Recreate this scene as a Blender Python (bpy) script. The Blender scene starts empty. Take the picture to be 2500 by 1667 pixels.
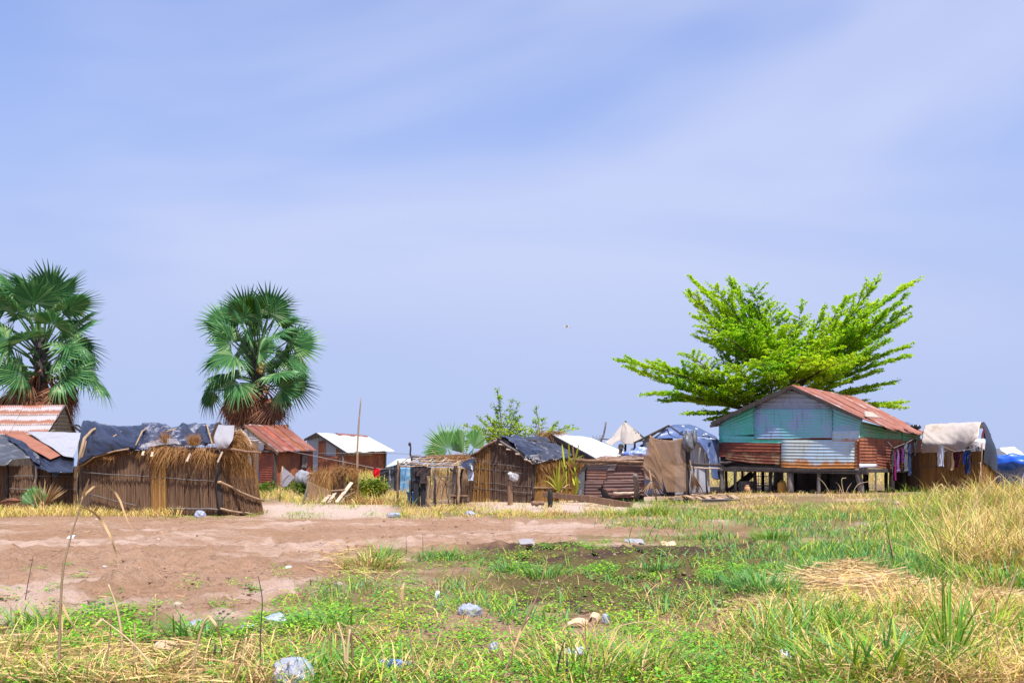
import bpy, math, random
import numpy as np
from mathutils import Vector, Matrix
sc = bpy.context.scene
R = math.radians
# ---------------------------------------------------------------- camera, sky, sun, exposure
F, HY, H = 2430.6, 1140.0, 1.25        # focal length in photo pixels, horizon row, eye height
cd = bpy.data.cameras.new('camera'); cam = bpy.data.objects.new('camera', cd); sc.collection.objects.link(cam)
cd.lens = 35; cd.sensor_width = 36; cd.clip_start = .1; cd.clip_end = 9000
cd.shift_y = (HY-833.5)/2500
cam.location = (0, 0, H); cam.rotation_euler = (R(90), 0, 0); sc.camera = cam

SUN = Vector((.34, -.74, 1.62)).normalized()
EL = math.asin(SUN.z); AZ = math.atan2(SUN.x, SUN.y)
w = bpy.data.worlds.new('World'); sc.world = w; w.use_nodes = True
nt = w.node_tree; N = nt.nodes; L = nt.links; N.clear()
out = N.new('ShaderNodeOutputWorld'); bg = N.new('ShaderNodeBackground'); bg.inputs[1].default_value = .095
sky = N.new('ShaderNodeTexSky'); sky.sky_type = 'NISHITA'; sky.sun_disc = False
sky.sun_elevation = EL; sky.sun_rotation = AZ; sky.dust_density = 1.0; sky.ozone_density = 2.0; sky.air_density = 1.0
tint = N.new('ShaderNodeMix'); tint.data_type = 'RGBA'; tint.blend_type = 'MULTIPLY'; tint.inputs[0].default_value = 1
L.new(sky.outputs[0], tint.inputs[6]); tint.inputs[7].default_value = (.92, 1.12, 1.62, 1)
tc = N.new('ShaderNodeTexCoord'); mp = N.new('ShaderNodeMapping'); mp.inputs['Scale'].default_value = (1.3, 1.3, 4.2)
mp.inputs['Location'].default_value = (6.6, .7, 2.9); mp.inputs['Rotation'].default_value = (0, R(-5), 0)
L.new(tc.outputs['Generated'], mp.inputs[0])
nz = N.new('ShaderNodeTexNoise'); nz.inputs['Scale'].default_value = 1.25; nz.inputs['Detail'].default_value = 3.5; nz.inputs['Roughness'].default_value = .45
nz.inputs['Distortion'].default_value = .5
L.new(mp.outputs[0], nz.inputs[0])
cr_ = N.new('ShaderNodeMapRange'); cr_.inputs[1].default_value = .35; cr_.inputs[2].default_value = .64; cr_.inputs[3].default_value = 0; cr_.inputs[4].default_value = .62
cr_.interpolation_type = 'SMOOTHSTEP'
L.new(nz.outputs[0], cr_.inputs[0])
# thin haze: whitens towards the horizon all round
sx = N.new('ShaderNodeSeparateXYZ'); L.new(tc.outputs['Generated'], sx.inputs[0])
hz = N.new('ShaderNodeMapRange'); hz.inputs[1].default_value = .12; hz.inputs[2].default_value = .56; hz.inputs[3].default_value = .96; hz.inputs[4].default_value = .10
hz.interpolation_type = 'SMOOTHSTEP'; L.new(sx.outputs[2], hz.inputs[0])
cl = N.new('ShaderNodeMix'); cl.data_type = 'RGBA'; L.new(hz.outputs[0], cl.inputs[0]); L.new(tint.outputs[2], cl.inputs[6])
cl.inputs[7].default_value = (3.42, 4.1, 6.25, 1)
cf = N.new('ShaderNodeMapRange'); cf.inputs[1].default_value = .04; cf.inputs[2].default_value = .24; cf.interpolation_type = 'SMOOTHSTEP'; L.new(sx.outputs[2], cf.inputs[0])
cm = N.new('ShaderNodeMath'); cm.operation = 'MULTIPLY'; L.new(cr_.outputs[0], cm.inputs[0]); L.new(cf.outputs[0], cm.inputs[1])
c2_ = N.new('ShaderNodeMix'); c2_.data_type = 'RGBA'; L.new(cm.outputs[0], c2_.inputs[0]); L.new(cl.outputs[2], c2_.inputs[6]); c2_.inputs[7].default_value = (4.8, 5.15, 6.85, 1)
L.new(c2_.outputs[2], bg.inputs[0]); L.new(bg.outputs[0], out.inputs[0])
sd = bpy.data.lights.new('sun', 'SUN'); so = bpy.data.objects.new('sun', sd); sc.collection.objects.link(so)
sd.energy = 5.0; sd.angle = R(.6); sd.color = (1, .95, .87)
so.rotation_euler = SUN.to_track_quat('Z', 'Y').to_euler(); so.location = SUN*200
vs = sc.view_settings
vs.view_transform = 'Standard'; vs.look = 'None'; vs.gamma = 1; vs.use_curve_mapping = False; vs.exposure = .58
sc.display_settings.display_device = 'sRGB'
sc.cycles.max_bounces = 7; sc.cycles.transparent_max_bounces = 16
sc.cycles.diffuse_bounces = 3; sc.cycles.transmission_bounces = 6

# ---------------------------------------------------------------- helpers
random.seed(5); rng = np.random.default_rng(5)
U = random.uniform
T = rng.random((256, 256))
def sst(a, b, x):
    t = np.clip((np.asarray(x, float)-a)/(b-a), 0, 1); return t*t*(3-2*t)
def vn(x, y):
    x = np.asarray(x, float); y = np.asarray(y, float)
    i = np.floor(x).astype(int); j = np.floor(y).astype(int); u = x-i; v = y-j
    u = u*u*(3-2*u); v = v*v*(3-2*v)
    a = T[i & 255, j & 255]; b = T[(i+1) & 255, j & 255]; c = T[i & 255, (j+1) & 255]; d = T[(i+1) & 255, (j+1) & 255]
    return (a*(1-u)+b*u)*(1-v)+(c*(1-u)+d*u)*v
def fbm(x, y, o=4):
    s = 0; a = .5
    for k in range(o):
        s = s+a*(vn(x*2**k+17.3*k, y*2**k+5.1*k)-.5)*2; a *= .5
    return s
def gz(x, y):                                     # height of the ground
    x = np.asarray(x, float); y = np.asarray(y, float)
    z = .5*sst(40, 66, y)
    z = z+.30*sst(3, 9, x)*sst(24, 33, y)*(1-sst(40, 60, y))
    z = z+.10*sst(-5, 0, x)*sst(27, 32, y)*(1-sst(3, 9, x))*(1-sst(40, 60, y))
    z = z+.62*np.exp(-((x-14.5)/4.2)**2-((y-24)/6.5)**2)
    z = z+.05*fbm(x*.35, y*.35, 2)*sst(4, 8, y)*(1-sst(80, 150, y))
    z = z+.028*fbm(x*1.6, y*1.6, 3)*(1-sst(40, 80, y))
    return z
def g1(x, y): return float(gz(x, y))
def P(px, py, Y): return Vector(((px-1250)/F*Y, Y, H+(HY-py)/F*Y))   # photo pixel at distance Y
def PG(px, Y): x = (px-1250)/F*Y; return Vector((x, Y, g1(x, Y)))    # ground point at a bearing and distance
def Gnp(px, py):
    px = np.asarray(px, float); py = np.maximum(np.asarray(py, float), 1149)
    Y = F*H/(py-HY)
    for k in range(6):
        Y = .5*Y+.5*np.clip(F*(H-gz((px-1250)/F*Y, Y))/(py-HY), 3, 300)
    x = (px-1250)/F*Y
    return x, Y, gz(x, Y)
def G(px, py):
    x, y, z = Gnp(px, py); return Vector((float(x), float(y), float(z)))
CR = dict(C1=(0, 930, .2806), C2=(0, 630, .2551), C3=(440, 690, .236), C4=(560, 960, .2041), C5=(960, 930, .2233), C6=(1300, 980, .2041),
          D1=(1680, 910, .2636), D2=(2150, 1000, .15945), D3=(1500, 660, .3231), D4=(0, 1200, .3614), D5=(800, 1200, .3614), D6=(1650, 1150, .3614))
def q(c, x, y): a = CR[c]; return (a[0]+x*a[2], a[1]+y*a[2])
def Q(c, x, y, Y): a = q(c, x, y); return P(a[0], a[1], Y)
class VP:                                          # a vertical wall plane through two ground bearings
    def __init__(s, ax, aY, bx, bY):
        s.a = Vector(((ax-1250)/F*aY, aY)); s.b = Vector(((bx-1250)/F*bY, bY)); d = (s.b-s.a).normalized()
        s.d = d; s.n = Vector((d.y, -d.x))
        if s.n.dot(-s.a) < 0: s.n = -s.n
    def Y(s, px, off=0):
        k = (px-1250)/F; a = s.a+s.n*off
        return (a.x*s.n.x+a.y*s.n.y)/(k*s.n.x+s.n.y)
    def __call__(s, px, py, off=0): return P(px, py, s.Y(px, off))
    def g(s, px, off=0): return PG(px, s.Y(px, off))
ORG = {}
def link(o): sc.collection.objects.link(o)
def thing(name, label, cat, loc, group=None):
    o = bpy.data.objects.new(name, None); link(o); o.location = loc; o.empty_display_size = .2
    o['label'] = label; o['category'] = cat
    if group: o['group'] = group
    ORG[o.name] = Vector(loc); return o
def tag(o, label, cat, group=None):
    o['label'] = label; o['category'] = cat
    if group: o['group'] = group
    return o
def mesh(name, v, f, mat=None, smooth=True, uv=None, col=None):
    me = bpy.data.meshes.new(name)
    v = np.asarray(v, np.float32).reshape(-1, 3)
    if isinstance(f, np.ndarray):
        k = f.shape[1]; n = len(f); me.vertices.add(len(v)); me.vertices.foreach_set('co', v.ravel())
        me.loops.add(n*k); me.loops.foreach_set('vertex_index', f.ravel().astype(np.int32))
        me.polygons.add(n); me.polygons.foreach_set('loop_start', np.arange(0, n*k, k, dtype=np.int32))
        me.update(calc_edges=True)
    else:
        me.from_pydata(v.tolist(), [], f)
    if smooth: me.polygons.foreach_set('use_smooth', np.ones(len(me.polygons), bool))
    if uv is not None:
        li = np.zeros(len(me.loops), np.int32); me.loops.foreach_get('vertex_index', li)
        l = me.uv_layers.new(name='UVMap'); l.data.foreach_set('uv', np.asarray(uv, np.float32)[li].ravel())
    if col is not None:
        ca = me.color_attributes.new('col', 'FLOAT_COLOR', 'POINT'); c4 = np.ones((len(v), 4), np.float32); c4[:, :3] = col
        ca.data.foreach_set('color', c4.ravel())
    if mat: me.materials.append(mat)
    return me
def part(par, name, vf, mat, smooth=True, kind=None, label=None, solid=0, col=None):
    """one mesh object in world coordinates under its thing (par) or at top level (par None)"""
    v = np.asarray([tuple(a) for a in vf[0]] if not isinstance(vf[0], np.ndarray) else vf[0], np.float64)
    uv = vf[2] if len(vf) > 2 else None
    if par is None: o0 = Vector(v.mean(0)); o0.z = v[:, 2].min()
    else: o0 = ORG[par.name]
    o = bpy.data.objects.new(name, mesh(name, v-np.array(o0), vf[1], mat, smooth, uv, col)); link(o)
    ORG[o.name] = o0
    if par is None: o.location = o0
    else: o.parent = par
    if kind: o['kind'] = kind
    if label: o['label'] = label
    if solid:
        m = o.modifiers.new('thickness', 'SOLIDIFY'); m.thickness = solid; m.offset = 0
    return o
def join(lst):
    v = []; f = []; n = 0; uvs = []
    for a in lst:
        vv = np.asarray([tuple(p) for p in a[0]] if not isinstance(a[0], np.ndarray) else a[0], float); v.append(vv)
        f += [[i+n for i in p] for p in (a[1].tolist() if isinstance(a[1], np.ndarray) else a[1])]
        n += len(vv)
    return np.concatenate(v), f
def tube(pts, rad, sides=6, cap=True):
    pts = [Vector(p) for p in pts]; n = len(pts)
    if not hasattr(rad, '__len__'): rad = [rad]*n
    v = []; f = []; up = Vector((.13, .21, 1)).normalized(); pu = None
    for i, p in enumerate(pts):
        t = (pts[min(i+1, n-1)]-pts[max(i-1, 0)])
        if t.length < 1e-9: t = Vector((0, 0, 1))
        t.normalize()
        a = t.cross(up if pu is None else pu) if pu is None else (pu-t*pu.dot(t))
        if a.length < 1e-4: a = t.cross(Vector((1, 0, 0)))
        a.normalize(); pu = a; b = t.cross(a)
        for k in range(sides):
            an = 2*math.pi*k/sides; v.append(p+(a*math.cos(an)+b*math.sin(an))*rad[i])
    for i in range(n-1):
        for k in range(sides):
            f.append([i*sides+k, i*sides+(k+1) % sides, (i+1)*sides+(k+1) % sides, (i+1)*sides+k])
    if cap:
        f.append(list(range(sides))[::-1]); f.append([(n-1)*sides+k for k in range(sides)])
    return np.array([tuple(a) for a in v]), f
def pole(a, b, r0, r1=None, wob=.02, n=5, sides=7):      # a natural stick: slightly crooked and tapered
    a = Vector(a); b = Vector(b); r1 = r0*.8 if r1 is None else r1; pts = []; rr = []
    for i in range(n):
        t = i/(n-1); j = wob*(0 if i in (0, n-1) else 1)
        pts.append(a.lerp(b, t)+Vector((U(-j, j), U(-j, j), U(-j, j)))); rr.append((r0+(r1-r0)*t)*U(.92, 1.08))
    return tube(pts, rr, sides)
def beam(a, b, w, h, roll=0):                            # squared timber between two points
    a = Vector(a); b = Vector(b); t = (b-a).normalized(); s = t.cross(Vector((0, 0, 1)))
    if s.length < 1e-3: s = Vector((1, 0, 0))
    s.normalize(); u = s.cross(t)
    if roll: m = Matrix.Rotation(roll, 3, t); s = m @ s; u = m @ u
    v = []; c = .12
    pr = [(-1, -1+c), (-1+c, -1), (1-c, -1), (1, -1+c), (1, 1-c), (1-c, 1), (-1+c, 1), (-1, 1-c)]
    for p in (a, b):
        for (x, y) in pr: v.append(p+s*(x*w/2)+u*(y*h/2))
    f = [[k, (k+1) % 8, 8+(k+1) % 8, 8+k] for k in range(8)]+[list(range(8))[::-1], list(range(8, 16))]
    return v, f
def resamp(pl, n):
    pl = np.array([tuple(p) for p in pl], float)
    if len(pl) == 1: return np.repeat(pl, n+1, 0)
    d = np.r_[0, np.cumsum(np.linalg.norm(np.diff(pl, axis=0), axis=1))]
    if d[-1] < 1e-9: return np.repeat(pl[:1], n+1, 0)
    t = np.linspace(0, d[-1], n+1)
    return np.stack([np.interp(t, d, pl[:, k]) for k in range(3)], 1)
def loft(rows, nu=10, nv=10, wr=0, ws=2.5, seed=0, corr=None, jag=0, sm=False, off=0, sag=0):
    """a surface through polylines (bottom row first); corr=(axis, pitch, depth) gives real corrugations"""
    r0 = [resamp(r, 40) for r in rows]
    if corr:
        lu = np.mean([np.linalg.norm(np.diff(r, axis=0), axis=1).sum() for r in r0]); lv = sum(np.linalg.norm(r0[i+1].mean(0)-r0[i].mean(0)) for i in range(len(r0)-1))
        nw = max(2, round((lu if corr[0] == 'u' else lv)/corr[1]))
        if corr[0] == 'u': nu = nw*6
        else: nv = nw*6
    rs = np.array([resamp(r, nu) for r in rows]); k = len(rows)
    tv = np.linspace(0, k-1, nv+1); i0 = np.minimum(tv.astype(int), k-2); fr = (tv-i0)[:, None, None]
    if sm and k > 2:
        pm = rs[np.maximum(i0-1, 0)]; pa = rs[i0]; pb = rs[i0+1]; pn = rs[np.minimum(i0+2, k-1)]
        Gd = .5*(2*pa+(pb-pm)*fr+(2*pm-5*pa+4*pb-pn)*fr**2+(3*pa-pm-3*pb+pn)*fr**3)
    else: Gd = rs[i0]*(1-fr)+rs[i0+1]*fr
    du = np.gradient(Gd, axis=1); dv = np.gradient(Gd, axis=0)
    nrm = np.cross(du, dv); nrm /= np.maximum(np.linalg.norm(nrm, axis=2, keepdims=True), 1e-9)
    if nrm.mean((0, 1)) @ (np.array([0, 0, H+1])-Gd.mean((0, 1))) < 0: nrm = -nrm
    uu, vv = np.meshgrid(np.linspace(0, 1, nu+1), np.linspace(0, 1, nv+1))
    lu = np.linalg.norm(rs[:, -1]-rs[:, 0], axis=1).mean(); lv = np.linalg.norm(rs[-1].mean(0)-rs[0].mean(0))
    d = np.full(uu.shape, float(off))
    if wr:
        a = uu*lu*ws+seed*13.7; b = vv*lv*ws+seed*7.1; a, b = a*.8+b*.55, (b*.8-a*.55)*.5
        n1 = 1-2*np.abs(fbm(a, b*.55, 3)); n2 = fbm(a*.4+9, b*.4, 2)
        d += wr*(.7*n1+1.1*n2)
    if corr: d += corr[2]*np.sin(2*math.pi*nw*(uu if corr[0] == 'u' else vv)) + .012*fbm(uu*lu*1.3+seed, vv*lv*1.3, 2)
    Gd = Gd+nrm*d[..., None]
    if sag: Gd[..., 2] -= sag*4*uu*(1-uu)*np.sin(np.pi*np.clip(vv, 0, 1))
    if jag:
        s = fbm(np.linspace(0, lu*5, nu+1)+seed*3.3, np.full(nu+1, seed*1.7), 3)*jag
        vd = (Gd[1]-Gd[0]); vd /= np.maximum(np.linalg.norm(vd, axis=1, keepdims=True), 1e-9)
        wv = np.clip(1-vv*3, 0, 1)
        Gd = Gd+vd[None]*(s[None, :, None]*wv[..., None])
    idx = np.arange((nu+1)*(nv+1)).reshape(nv+1, nu+1)
    f = np.stack([idx[:-1, :-1], idx[:-1, 1:], idx[1:, 1:], idx[1:, :-1]], -1).reshape(-1, 4)
    return Gd.reshape(-1, 3), f, np.stack([uu, vv], -1).reshape(-1, 2)
def sphere(c, r, nu=10, nv=7, jit=0, seed=0):
    if not hasattr(r, '__len__'): r = (r, r, r)
    v = []
    for j in range(nv+1):
        for i in range(nu):
            a = 2*math.pi*i/nu; b = math.pi*j/nv
            d = Vector((math.sin(b)*math.cos(a), math.sin(b)*math.sin(a), math.cos(b)))
            k = 1+jit*float(fbm(d.x*2+seed*3.1+d.z, d.y*2+seed, 3))
            v.append(Vector(c)+Vector((d.x*r[0], d.y*r[1], d.z*r[2]))*k)
    f = [[j*nu+i, (j+1)*nu+i, (j+1)*nu+(i+1) % nu, j*nu+(i+1) % nu] for j in range(nv) for i in range(nu)]
    return v, f

# ---------------------------------------------------------------- materials (all procedural)
def mat(name):
    m = bpy.data.materials.new(name); m.use_nodes = True; nt = m.node_tree
    return m, nt, nt.nodes['Principled BSDF'], nt.nodes['Material Output']
def nod(nt, t, **k):
    n = nt.nodes.new(t)
    for a, b in k.items():
        if a.startswith('i_'):
            a = a[2:]; a = int(a) if a.isdigit() else a
            n.inputs[a].default_value = b
        else: setattr(n, a, b)
    return n
def ramp(nt, src, stops):
    r = nod(nt, 'ShaderNodeValToRGB'); e = r.color_ramp.elements
    while len(e) < len(stops): e.new(.5)
    for a, (p, c) in zip(e, stops): a.position = p; a.color = (*c, 1)
    nt.links.new(src, r.inputs[0]); return r.outputs[0]
def mixc(nt, fac, a, b, bt='MIX'):
    m = nod(nt, 'ShaderNodeMix', data_type='RGBA', blend_type=bt)
    for s, i in ((fac, 0), (a, 6), (b, 7)):
        if hasattr(s, 'links'): nt.links.new(s, m.inputs[i])
        else: m.inputs[i].default_value = s if i == 0 else (*s, 1)
    return m.outputs[2]
def mathn(nt, op, a, b):
    m = nod(nt, 'ShaderNodeMath', operation=op)
    for s, i in ((a, 0), (b, 1)):
        if hasattr(s, 'links'): nt.links.new(s, m.inputs[i])
        else: m.inputs[i].default_value = s
    return m.outputs[0]
def coords(nt, scale=(1, 1, 1), kind='Object'):
    t = nod(nt, 'ShaderNodeTexCoord'); oi = nod(nt, 'ShaderNodeObjectInfo')
    mp = nod(nt, 'ShaderNodeMapping'); mp.inputs['Scale'].default_value = scale
    nt.links.new(t.outputs[kind], mp.inputs[0])
    c = nod(nt, 'ShaderNodeCombineXYZ'); ml = mathn(nt, 'MULTIPLY', oi.outputs['Random'], 37)
    for i in range(3): nt.links.new(ml, c.inputs[i])
    nt.links.new(c.outputs[0], mp.inputs['Location'])
    return mp.outputs[0]
def noise(nt, vec, scale, detail=4, rough=.55, dist=0):
    n = nod(nt, 'ShaderNodeTexNoise', i_Scale=scale, i_Detail=detail, i_Roughness=rough, i_Distortion=dist); nt.links.new(vec, n.inputs[0]); return n.outputs[0]
def bump(nt, b, h, s=.4, d=.02):
    n = nod(nt, 'ShaderNodeBump', i_Strength=s, i_Distance=d); nt.links.new(h, n.inputs['Height']); nt.links.new(n.outputs[0], b.inputs['Normal'])
TINS = {}
def tin(base, rust=(.26, .075, .03), amt=.4, bot=0., rough=.5, streak=.5, base2=None, metal=0.):
    key = (base, rust, amt, bot, rough, streak, base2)
    if key in TINS: return TINS[key]
    m, nt, b, o = mat('weathered_tin'); c = coords(nt); cu = coords(nt, (1, 1, 1), 'UV')
    n1 = noise(nt, c, 1.6, 6, .65, .3); cs = coords(nt, (22, 1.4, 1), 'UV'); n2 = noise(nt, cs, 1.0, 4, .6)
    s = mathn(nt, 'ADD', mathn(nt, 'MULTIPLY', n1, 1-streak*.5), mathn(nt, 'MULTIPLY', n2, streak*.5))
    if bot:
        sp = nod(nt, 'ShaderNodeSeparateXYZ'); t = nod(nt, 'ShaderNodeTexCoord'); nt.links.new(t.outputs['UV'], sp.inputs[0])
        mr = nod(nt, 'ShaderNodeMapRange', i_1=0, i_2=bot, i_3=.42, i_4=0); nt.links.new(sp.outputs[1], mr.inputs[0])
        s = mathn(nt, 'ADD', s, mr.outputs[0])
    th = .78-amt*.6
    mr = nod(nt, 'ShaderNodeMapRange', interpolation_type='SMOOTHSTEP', i_1=th-.07, i_2=th+.09); nt.links.new(s, mr.inputs[0])
    n3 = noise(nt, c, 5, 5, .7)
    bs = mixc(nt, n3, tuple(x*.78 for x in base), tuple(min(1, x*1.15) for x in base))
    if base2:
        n4 = noise(nt, c, 1.1, 4, .6, .4); mr2 = nod(nt, 'ShaderNodeMapRange', interpolation_type='SMOOTHSTEP', i_1=.42, i_2=.6); nt.links.new(n4, mr2.inputs[0])
        bs = mixc(nt, mr2.outputs[0], bs, base2)
    n6 = noise(nt, coords(nt, (34, 1.1, 1), 'UV'), 1, 4, .65, .3); m6 = nod(nt, 'ShaderNodeMapRange', interpolation_type='SMOOTHSTEP', i_1=.52, i_2=.68, i_4=.5); nt.links.new(n6, m6.inputs[0]); bs = mixc(nt, m6.outputs[0], bs, tuple(x*.5 for x in base))
    n5 = noise(nt, c, 9, 5, .7)
    rc = mixc(nt, n5, tuple(x*.55 for x in rust), tuple(min(1, x*1.6) for x in rust))
    nt.links.new(mixc(nt, mr.outputs[0], bs, rc), b.inputs['Base Color'])
    rr = nod(nt, 'ShaderNodeMapRange', i_3=rough, i_4=.85); nt.links.new(mr.outputs[0], rr.inputs[0]); nt.links.new(rr.outputs[0], b.inputs['Roughness'])
    bump(nt, b, n5, .25, .01); b.inputs['Metallic'].default_value = metal
    TINS[key] = m; return m
def plastic(name, base, dust=(.3, .28, .26), amt=.35, rough=.3, trans=0, scale=2.2):
    m, nt, b, o = mat(name); c = coords(nt); n = noise(nt, c, scale, 6, .65, .4)
    mr = nod(nt, 'ShaderNodeMapRange', interpolation_type='SMOOTHSTEP', i_1=.72-amt*.5, i_2=.9-amt*.3); nt.links.new(n, mr.inputs[0])
    n2 = noise(nt, c, 11, 4, .6)
    nt.links.new(mixc(nt, mr.outputs[0], mixc(nt, n2, tuple(x*.75 for x in base), tuple(min(1, x*1.2) for x in base)), dust), b.inputs['Base Color'])
    r = nod(nt, 'ShaderNodeMapRange', i_3=rough, i_4=.7); nt.links.new(mr.outputs[0], r.inputs[0]); nt.links.new(r.outputs[0], b.inputs['Roughness'])
    bump(nt, b, noise(nt, c, 14, 4, .6, .6), .5, .02)
    if trans:
        t = nod(nt, 'ShaderNodeBsdfTransparent'); ms = nod(nt, 'ShaderNodeMixShader', i_0=trans)
        nt.links.new(b.outputs[0], ms.inputs[1]); nt.links.new(t.outputs[0], ms.inputs[2]); nt.links.new(ms.outputs[0], o.inputs[0])
    return m
def islands(name, stops, rough=.75, trans=0, scale=3):      # each stalk, blade or leaf of a mesh gets its own shade
    m, nt, b, o = mat(name); gm = nod(nt, 'ShaderNodeNewGeometry'); c = coords(nt, (1, 1, .25))
    n = noise(nt, c, scale, 4, .6)
    s = mathn(nt, 'ADD', mathn(nt, 'MULTIPLY', gm.outputs['Random Per Island'], .62), mathn(nt, 'MULTIPLY', n, .42))
    nt.links.new(ramp(nt, s, stops), b.inputs['Base Color']); b.inputs['Roughness'].default_value = rough
    b.inputs['Specular IOR Level'].default_value = .25
    if trans:
        t = nod(nt, 'ShaderNodeBsdfTranslucent'); nt.links.new(b.inputs['Base Color'].links[0].from_socket, t.inputs[0])
        ms = nod(nt, 'ShaderNodeMixShader', i_0=trans); nt.links.new(b.outputs[0], ms.inputs[1]); nt.links.new(t.outputs[0], ms.inputs[2]); nt.links.new(ms.outputs[0], o.inputs[0])
    return m
def leafmat(name, trans=.35, rough=.5, spec=.3):             # colour of each blade comes from its own attribute
    m, nt, b, o = mat(name); a = nod(nt, 'ShaderNodeAttribute', attribute_name='col')
    nt.links.new(a.outputs[0], b.inputs['Base Color']); b.inputs['Roughness'].default_value = rough; b.inputs['Specular IOR Level'].default_value = spec
    t = nod(nt, 'ShaderNodeBsdfTranslucent'); nt.links.new(a.outputs[0], t.inputs[0])
    ms = nod(nt, 'ShaderNodeMixShader', i_0=trans); nt.links.new(b.outputs[0], ms.inputs[1]); nt.links.new(t.outputs[0], ms.inputs[2]); nt.links.new(ms.outputs[0], o.inputs[0])
    return m
def wood(name, a, b_, rough=.85, scale=6):
    m, nt, b, o = mat(name); c = coords(nt, (1, 1, .3)); n = noise(nt, c, scale, 6, .7, 1.2)
    nt.links.new(ramp(nt, n, [(.3, a), (.7, b_)]), b.inputs['Base Color']); b.inputs['Roughness'].default_value = rough
    bump(nt, b, noise(nt, c, scale*4, 5, .7), .5, .01); return m
def fabric(name, a, b_=None, stripe=0, axis=0, rough=.9):
    m, nt, b, o = mat(name); c = coords(nt)
    n = noise(nt, c, 8, 4, .6); b2 = b_ or tuple(x*.7 for x in a)
    if stripe:
        wv = nod(nt, 'ShaderNodeTexWave', wave_type='BANDS', bands_direction='XYZ'[axis], i_Scale=stripe, i_Distortion=.6); nt.links.new(c, wv.inputs[0]); n = wv.outputs[0]
    nt.links.new(mixc(nt, n, a, b2), b.inputs['Base Color']); b.inputs['Roughness'].default_value = rough
    b.inputs['Specular IOR Level'].default_value = .15; return m
def netmat(name, col, fac=.5, col2=None):
    m, nt, b, o = mat(name); c = coords(nt); n = noise(nt, c, 2.2, 4, .6, .3)
    nt.links.new(mixc(nt, n, col, col2 or tuple(x*.7 for x in col)), b.inputs['Base Color']); b.inputs['Roughness'].default_value = .9; b.inputs['Specular IOR Level'].default_value = .1
    n2 = noise(nt, c, 60, 2, .5)
    mr = nod(nt, 'ShaderNodeMapRange', i_1=.3, i_2=.7, i_3=max(0, fac-.28), i_4=min(1, fac+.28)); nt.links.new(n2, mr.inputs[0])
    t = nod(nt, 'ShaderNodeBsdfTransparent'); ms = nod(nt, 'ShaderNodeMixShader'); nt.links.new(mr.outputs[0], ms.inputs[0])
    nt.links.new(t.outputs[0], ms.inputs[1]); nt.links.new(b.outputs[0], ms.inputs[2]); nt.links.new(ms.outputs[0], o.inputs[0]); return m
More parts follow.
